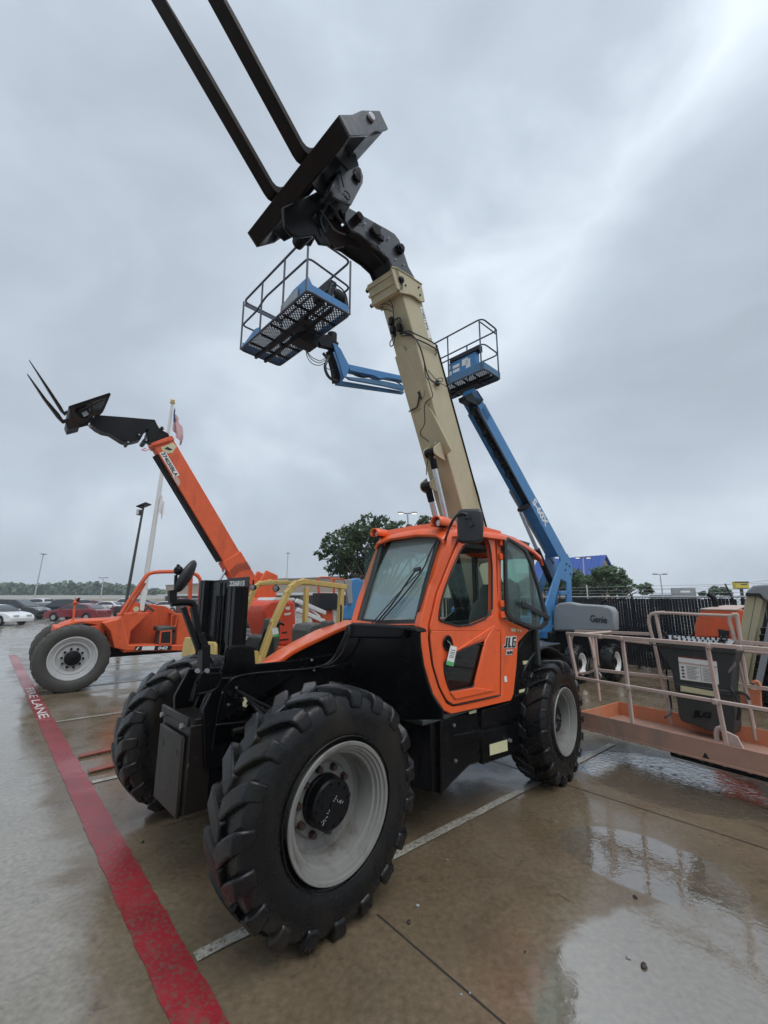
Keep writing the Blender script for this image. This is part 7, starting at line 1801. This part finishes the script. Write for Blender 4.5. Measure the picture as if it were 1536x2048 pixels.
# ------------------------------------------------------------------ GROUND: wet concrete lot
def ground_mat():
    m, nt = newmat('wet_concrete'); T = NT(nt); out = T.node('ShaderNodeOutputMaterial'); p = T.node('ShaderNodeBsdfPrincipled'); T.l.new(p.outputs[0], out.inputs[0])
    tc = T.node('ShaderNodeTexCoord').outputs['Object']
    big, mid, fine = T.noise(.35, 5, tc, .5), T.noise(2.2, 6, tc, .3), T.noise(26, 8, tc)
    def blob(cx, cy, rx, ry, ang, soft=.5, wob=.55, ns=1.4):
        mp = T.node('ShaderNodeMapping', vector_type='TEXTURE'); T.l.new(tc, mp.inputs[0]); mp.inputs['Location'].default_value = (cx, cy, 0); mp.inputs['Rotation'].default_value = (0, 0, ang); mp.inputs['Scale'].default_value = (rx, ry, 1)
        ln = T.node('ShaderNodeVectorMath', operation='LENGTH'); T.l.new(mp.outputs[0], ln.inputs[0])
        n = T.noise(ns, 6, tc, .4); d = T.math('ADD', ln.outputs['Value'], T.math('MULTIPLY', T.math('SUBTRACT', n, .5), wob*2))
        return T.math('DIVIDE', T.math('SUBTRACT', 1.0+soft/2, d), soft, True)
    def sm(f):
        return T.math('MULTIPLY', T.math('MULTIPLY', f, f), T.math('SUBTRACT', 3.0, T.math('MULTIPLY', f, 2.0)))
    def mx(a, b): return T.math('MAXIMUM', a, b)
    # clear standing water
    g1, g2, g3 = gz(1320, 1555), gz(1290, 1725), gz(1400, 1960)
    pud1 = sm(blob(g1.x, g1.y, 1.05, .70, -.9, .10, .35, 1.2)); pud = mx(pud1, sm(blob(g2.x, g2.y, .62, .40, -.75, .12, .3, 1.6)))
    wet_sheen = sm(blob(g3.x, g3.y, .95, .55, .35, .16, .42, 1.9))
    # lane side of the red line: paler base colour, thin film of water in the roughness
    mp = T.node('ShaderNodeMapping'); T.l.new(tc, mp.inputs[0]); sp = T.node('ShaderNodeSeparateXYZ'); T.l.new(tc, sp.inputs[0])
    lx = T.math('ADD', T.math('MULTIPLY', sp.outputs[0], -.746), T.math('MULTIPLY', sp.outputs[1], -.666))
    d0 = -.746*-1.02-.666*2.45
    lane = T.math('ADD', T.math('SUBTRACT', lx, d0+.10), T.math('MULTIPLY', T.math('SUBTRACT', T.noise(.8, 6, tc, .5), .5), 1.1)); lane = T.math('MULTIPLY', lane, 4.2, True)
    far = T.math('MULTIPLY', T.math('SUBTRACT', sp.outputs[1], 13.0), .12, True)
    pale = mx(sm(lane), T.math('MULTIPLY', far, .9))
    dk1, dk2 = gz(195, 1500), gz(60, 1420)
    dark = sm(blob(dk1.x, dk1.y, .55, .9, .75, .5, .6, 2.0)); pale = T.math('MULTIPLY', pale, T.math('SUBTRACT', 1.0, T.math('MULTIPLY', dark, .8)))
    st = T.ramp(T.noise(1.1, 8, tc, .8, .6), .36, .68)
    brown = T.mix(mid, (.085, .062, .038), (.165, .122, .076)); brown = T.mix(T.math('MULTIPLY', st, .55), brown, (.215, .172, .118)); brown = T.mix(T.math('MULTIPLY', T.ramp(big, .55, .75), .5), brown, (.15, .092, .045))
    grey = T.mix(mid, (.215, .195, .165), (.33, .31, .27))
    c = T.mix(pale, brown, grey); c = T.mix(T.math('MULTIPLY', wet_sheen, .75), c, (.205, .178, .138)); c = T.mix(T.math('MULTIPLY', pud, .35), c, (.13, .125, .11))  # near wet patch lightened: sky reflection put into base colour besides the gloss
    sp2 = T.ramp(T.noise(170, 3, tc), .66, .72); c = T.mix(T.math('MULTIPLY', sp2, .5), c, (.03, .025, .02)); c = T.mix(T.math('MULTIPLY', T.ramp(T.noise(300, 3, tc), .62, .70), .35), c, (.34, .31, .26)); c = T.mix(T.math('MULTIPLY', T.ramp(T.noise(3.4, 9, tc, 1.2, .7), .60, .66), .45), c, (.045, .034, .022)); c = T.mix(1.0, c, T.ramp(fine, .25, .8, (.66, .66, .66), (1.18, 1.18, 1.18)), 'MULTIPLY')
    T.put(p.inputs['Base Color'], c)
    film = T.ramp(T.noise(1.7, 6, tc, .6), .42, .60)
    rgh = T.math('SUBTRACT', .30, T.math('MULTIPLY', film, .20)); w_ = mx(mx(pud, T.math('MULTIPLY', wet_sheen, .72)), T.math('MULTIPLY', sm(lane), .35))
    rgh = T.math('MAXIMUM', T.math('MULTIPLY', rgh, T.math('SUBTRACT', 1.0, T.math('MULTIPLY', w_, .97))), .03)
    T.put(p.inputs['Roughness'], rgh); p.inputs['Specular IOR Level'].default_value = .8
    T.put(p.inputs['IOR'], T.math('ADD', T.math('ADD', 1.45, T.math('MULTIPLY', mx(pud, T.math('MULTIPLY', wet_sheen, .8)), 1.0)), T.math('MULTIPLY', pud1, .7)))
    # rain rings and small waves on the water, grain on the dry parts
    vo = T.node('ShaderNodeTexVoronoi'); vo.inputs['Scale'].default_value = 7; T.l.new(tc, vo.inputs['Vector'])
    ring = T.math('SINE', T.math('MULTIPLY', vo.outputs['Distance'], 55.0)); ring = T.math('MULTIPLY', ring, T.math('SUBTRACT', 1.0, T.math('MULTIPLY', vo.outputs['Distance'], 3.0), True))
    wav = T.math('ADD', T.math('MULTIPLY', ring, .22), T.math('MULTIPLY', T.noise(16, 3, tc, .8), 1.1))
    hgt = T.math('ADD', T.math('MULTIPLY', wav, T.math('ADD', T.math('ADD', T.math('MULTIPLY', w_, .35), T.math('MULTIPLY', pud1, 1.0)), .05)), T.math('MULTIPLY', T.math('MULTIPLY', fine, .5), T.math('SUBTRACT', 1.0, w_)))
    T.put(p.inputs['Normal'], T.bump(hgt, .22, .010))
    return m
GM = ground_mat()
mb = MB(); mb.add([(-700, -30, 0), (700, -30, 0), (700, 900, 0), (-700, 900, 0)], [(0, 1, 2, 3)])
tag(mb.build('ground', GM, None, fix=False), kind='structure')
def markpaint(name, col, wear, wcol=(.10, .085, .065), rough=.3, fade_sheen=0.0, fcol=(.3, .3, .3)):
    m, nt = newmat(name); T = NT(nt); out = T.node('ShaderNodeOutputMaterial'); p = T.node('ShaderNodeBsdfPrincipled'); T.l.new(p.outputs[0], out.inputs[0]); tc = T.node('ShaderNodeTexCoord').outputs['Object']
    f = T.ramp(T.noise(34, 10, tc, .6, .78), .50, .57); f = T.math('MULTIPLY', f, wear); g = T.ramp(T.noise(2.5, 5, tc), .35, .7)
    c = T.mix(g, tuple(x*.85 for x in col), tuple(min(1, x*1.25) for x in col)); c = T.mix(T.math('MULTIPLY', T.ramp(T.noise(.55, 6, tc, .6), .5, .62), fade_sheen), c, fcol); c = T.mix(f, c, wcol); T.put(p.inputs['Base Color'], c)
    T.put(p.inputs['Roughness'], T.math('ADD', rough-.12, T.math('MULTIPLY', T.noise(1.4, 5, tc), .25))); p.inputs['Specular IOR Level'].default_value = .7
    T.put(p.inputs['Normal'], T.bump(T.noise(30, 8, tc), .25, .01)); return m
def strip(name, p0, d, L, w, mat, z=.004, label=None):
    d = Vector((d[0], d[1], 0)).normalized(); n = Vector((-d.y, d.x, 0)); rr = random.Random(int(L*100)); K = max(2, int(L/.09)); vs = []
    for i in range(K+1):
        c = Vector((p0[0], p0[1], z))+d*(L*i/K); jw = min(.006, w*.06); j = rr.uniform(-jw, jw); vs += [c+n*(w/2+j), c-n*(w/2+rr.uniform(-jw, jw))]
    mb = MB(); mb.add(vs, [(2*i+1, 2*i+3, 2*i+2, 2*i) for i in range(K)]); o = mb.build(name, mat, None, fix=False); tag(o, kind='structure'); return o
ld = (gz(66, 1391)-gz(400, 2048)).normalized(); l0 = gz(400, 2048)-ld*2.0
redm = markpaint('red_lane_paint', (.24, .014, .022), .7, fade_sheen=.75, fcol=(.40, .13, .14)); strip('lane_marking', l0, ld, 19.5, .21, redm, .004)  # pink patches put faded paint and sky reflection into the colour
wm_ = markpaint('white_bay_paint', (.34, .325, .28), .95)
s0 = Vector((-1.05, 2.77, 0)); bd = Vector((.762, .648, 0))
for k in range(-1, 9):
    strip('bay_marking', s0+ld*(3.07*k)+bd*.02, bd, 5.4, .082, wm_, .008)
pn = Vector((-ld.y, ld.x, 0)); pn = pn if pn.y < 0 else -pn      # towards the lane side
t0, t1 = (gz(60, 1376)-l0).dot(ld), (gz(92, 1435)-l0).dot(ld)
org = l0+ld*t0+pn*.065+Vector((0, 0, .0085))
o = text('FIRE LANE', org, -ld, -pn, .13, markpaint('white_stencil', (.66, .60, .58), .35), None, 'lane_lettering', ext=.0004, bold=.012)
xs = [(v.co-org).dot(-ld) for v in o.data.vertices]; k = (t0-t1)/(max(xs)-min(xs))
for v in o.data.vertices: v.co = v.co+(-ld)*((v.co-org).dot(-ld)*(k-1))
tag(o, kind='structure')
jm = paint('joint_groove', (.022, .018, .014), .7)
ja, jb = gz(765, 1838), gz(990, 2032); jd = (jb-ja).normalized()
strip('slab_joint', ja-jd*.05, jd, 2.5, .012, jm, .002)
for k in range(3): strip('slab_joint', s0+ld*(1.6+4.6*k)+bd*.3, bd, 9, .012, jm, .002)
strip('slab_joint', s0+bd*3.7-ld*3, ld, 24, .012, jm, .0025)
strip('slab_joint', s0+Vector((-.746, -.666, 0))*1.4-ld*1, ld, 30, .012, jm, .0025)
peb = [((835, 1812), .012, 'grey'), ((818, 1846), .016, 'rust'), ((1257, 1917), .012, 'grey'), ((1288, 1934), .019, 'rust'), ((1270, 1795), .014, 'ink'), ((922, 1990), .007, 'grey'), ((940, 1987), .007, 'grey'), ((895, 1720), .007, 'grey'), ((1050, 1905), .008, 'ink'), ((285, 1685), .014, 'ink')]
for i, (p, r, mname) in enumerate(peb):
    rr = random.Random(i); mb = MB(); mb.ball((0, 0, r*.4), r, 7, 5, (1.2, .8, .5)); mb.v = [(x+rr.uniform(-.2, .2)*r, y+rr.uniform(-.2, .2)*r, z) for x, y, z in mb.v]
    o = mb.build('pebble', M[mname], None); o.location = gz(*p); o.rotation_euler = (0, 0, i*1.3)
    tag(o, ('pale' if mname in ('white', 'grey') else 'dark')+' little pebble on the wet concrete '+('right of' if p[0] > 700 else 'left of')+' the nearest tyre', 'pebble', ('pale' if mname in ('white', 'grey') else 'dark')+' pebbles on the concrete '+('right' if p[0] > 700 else 'left'))
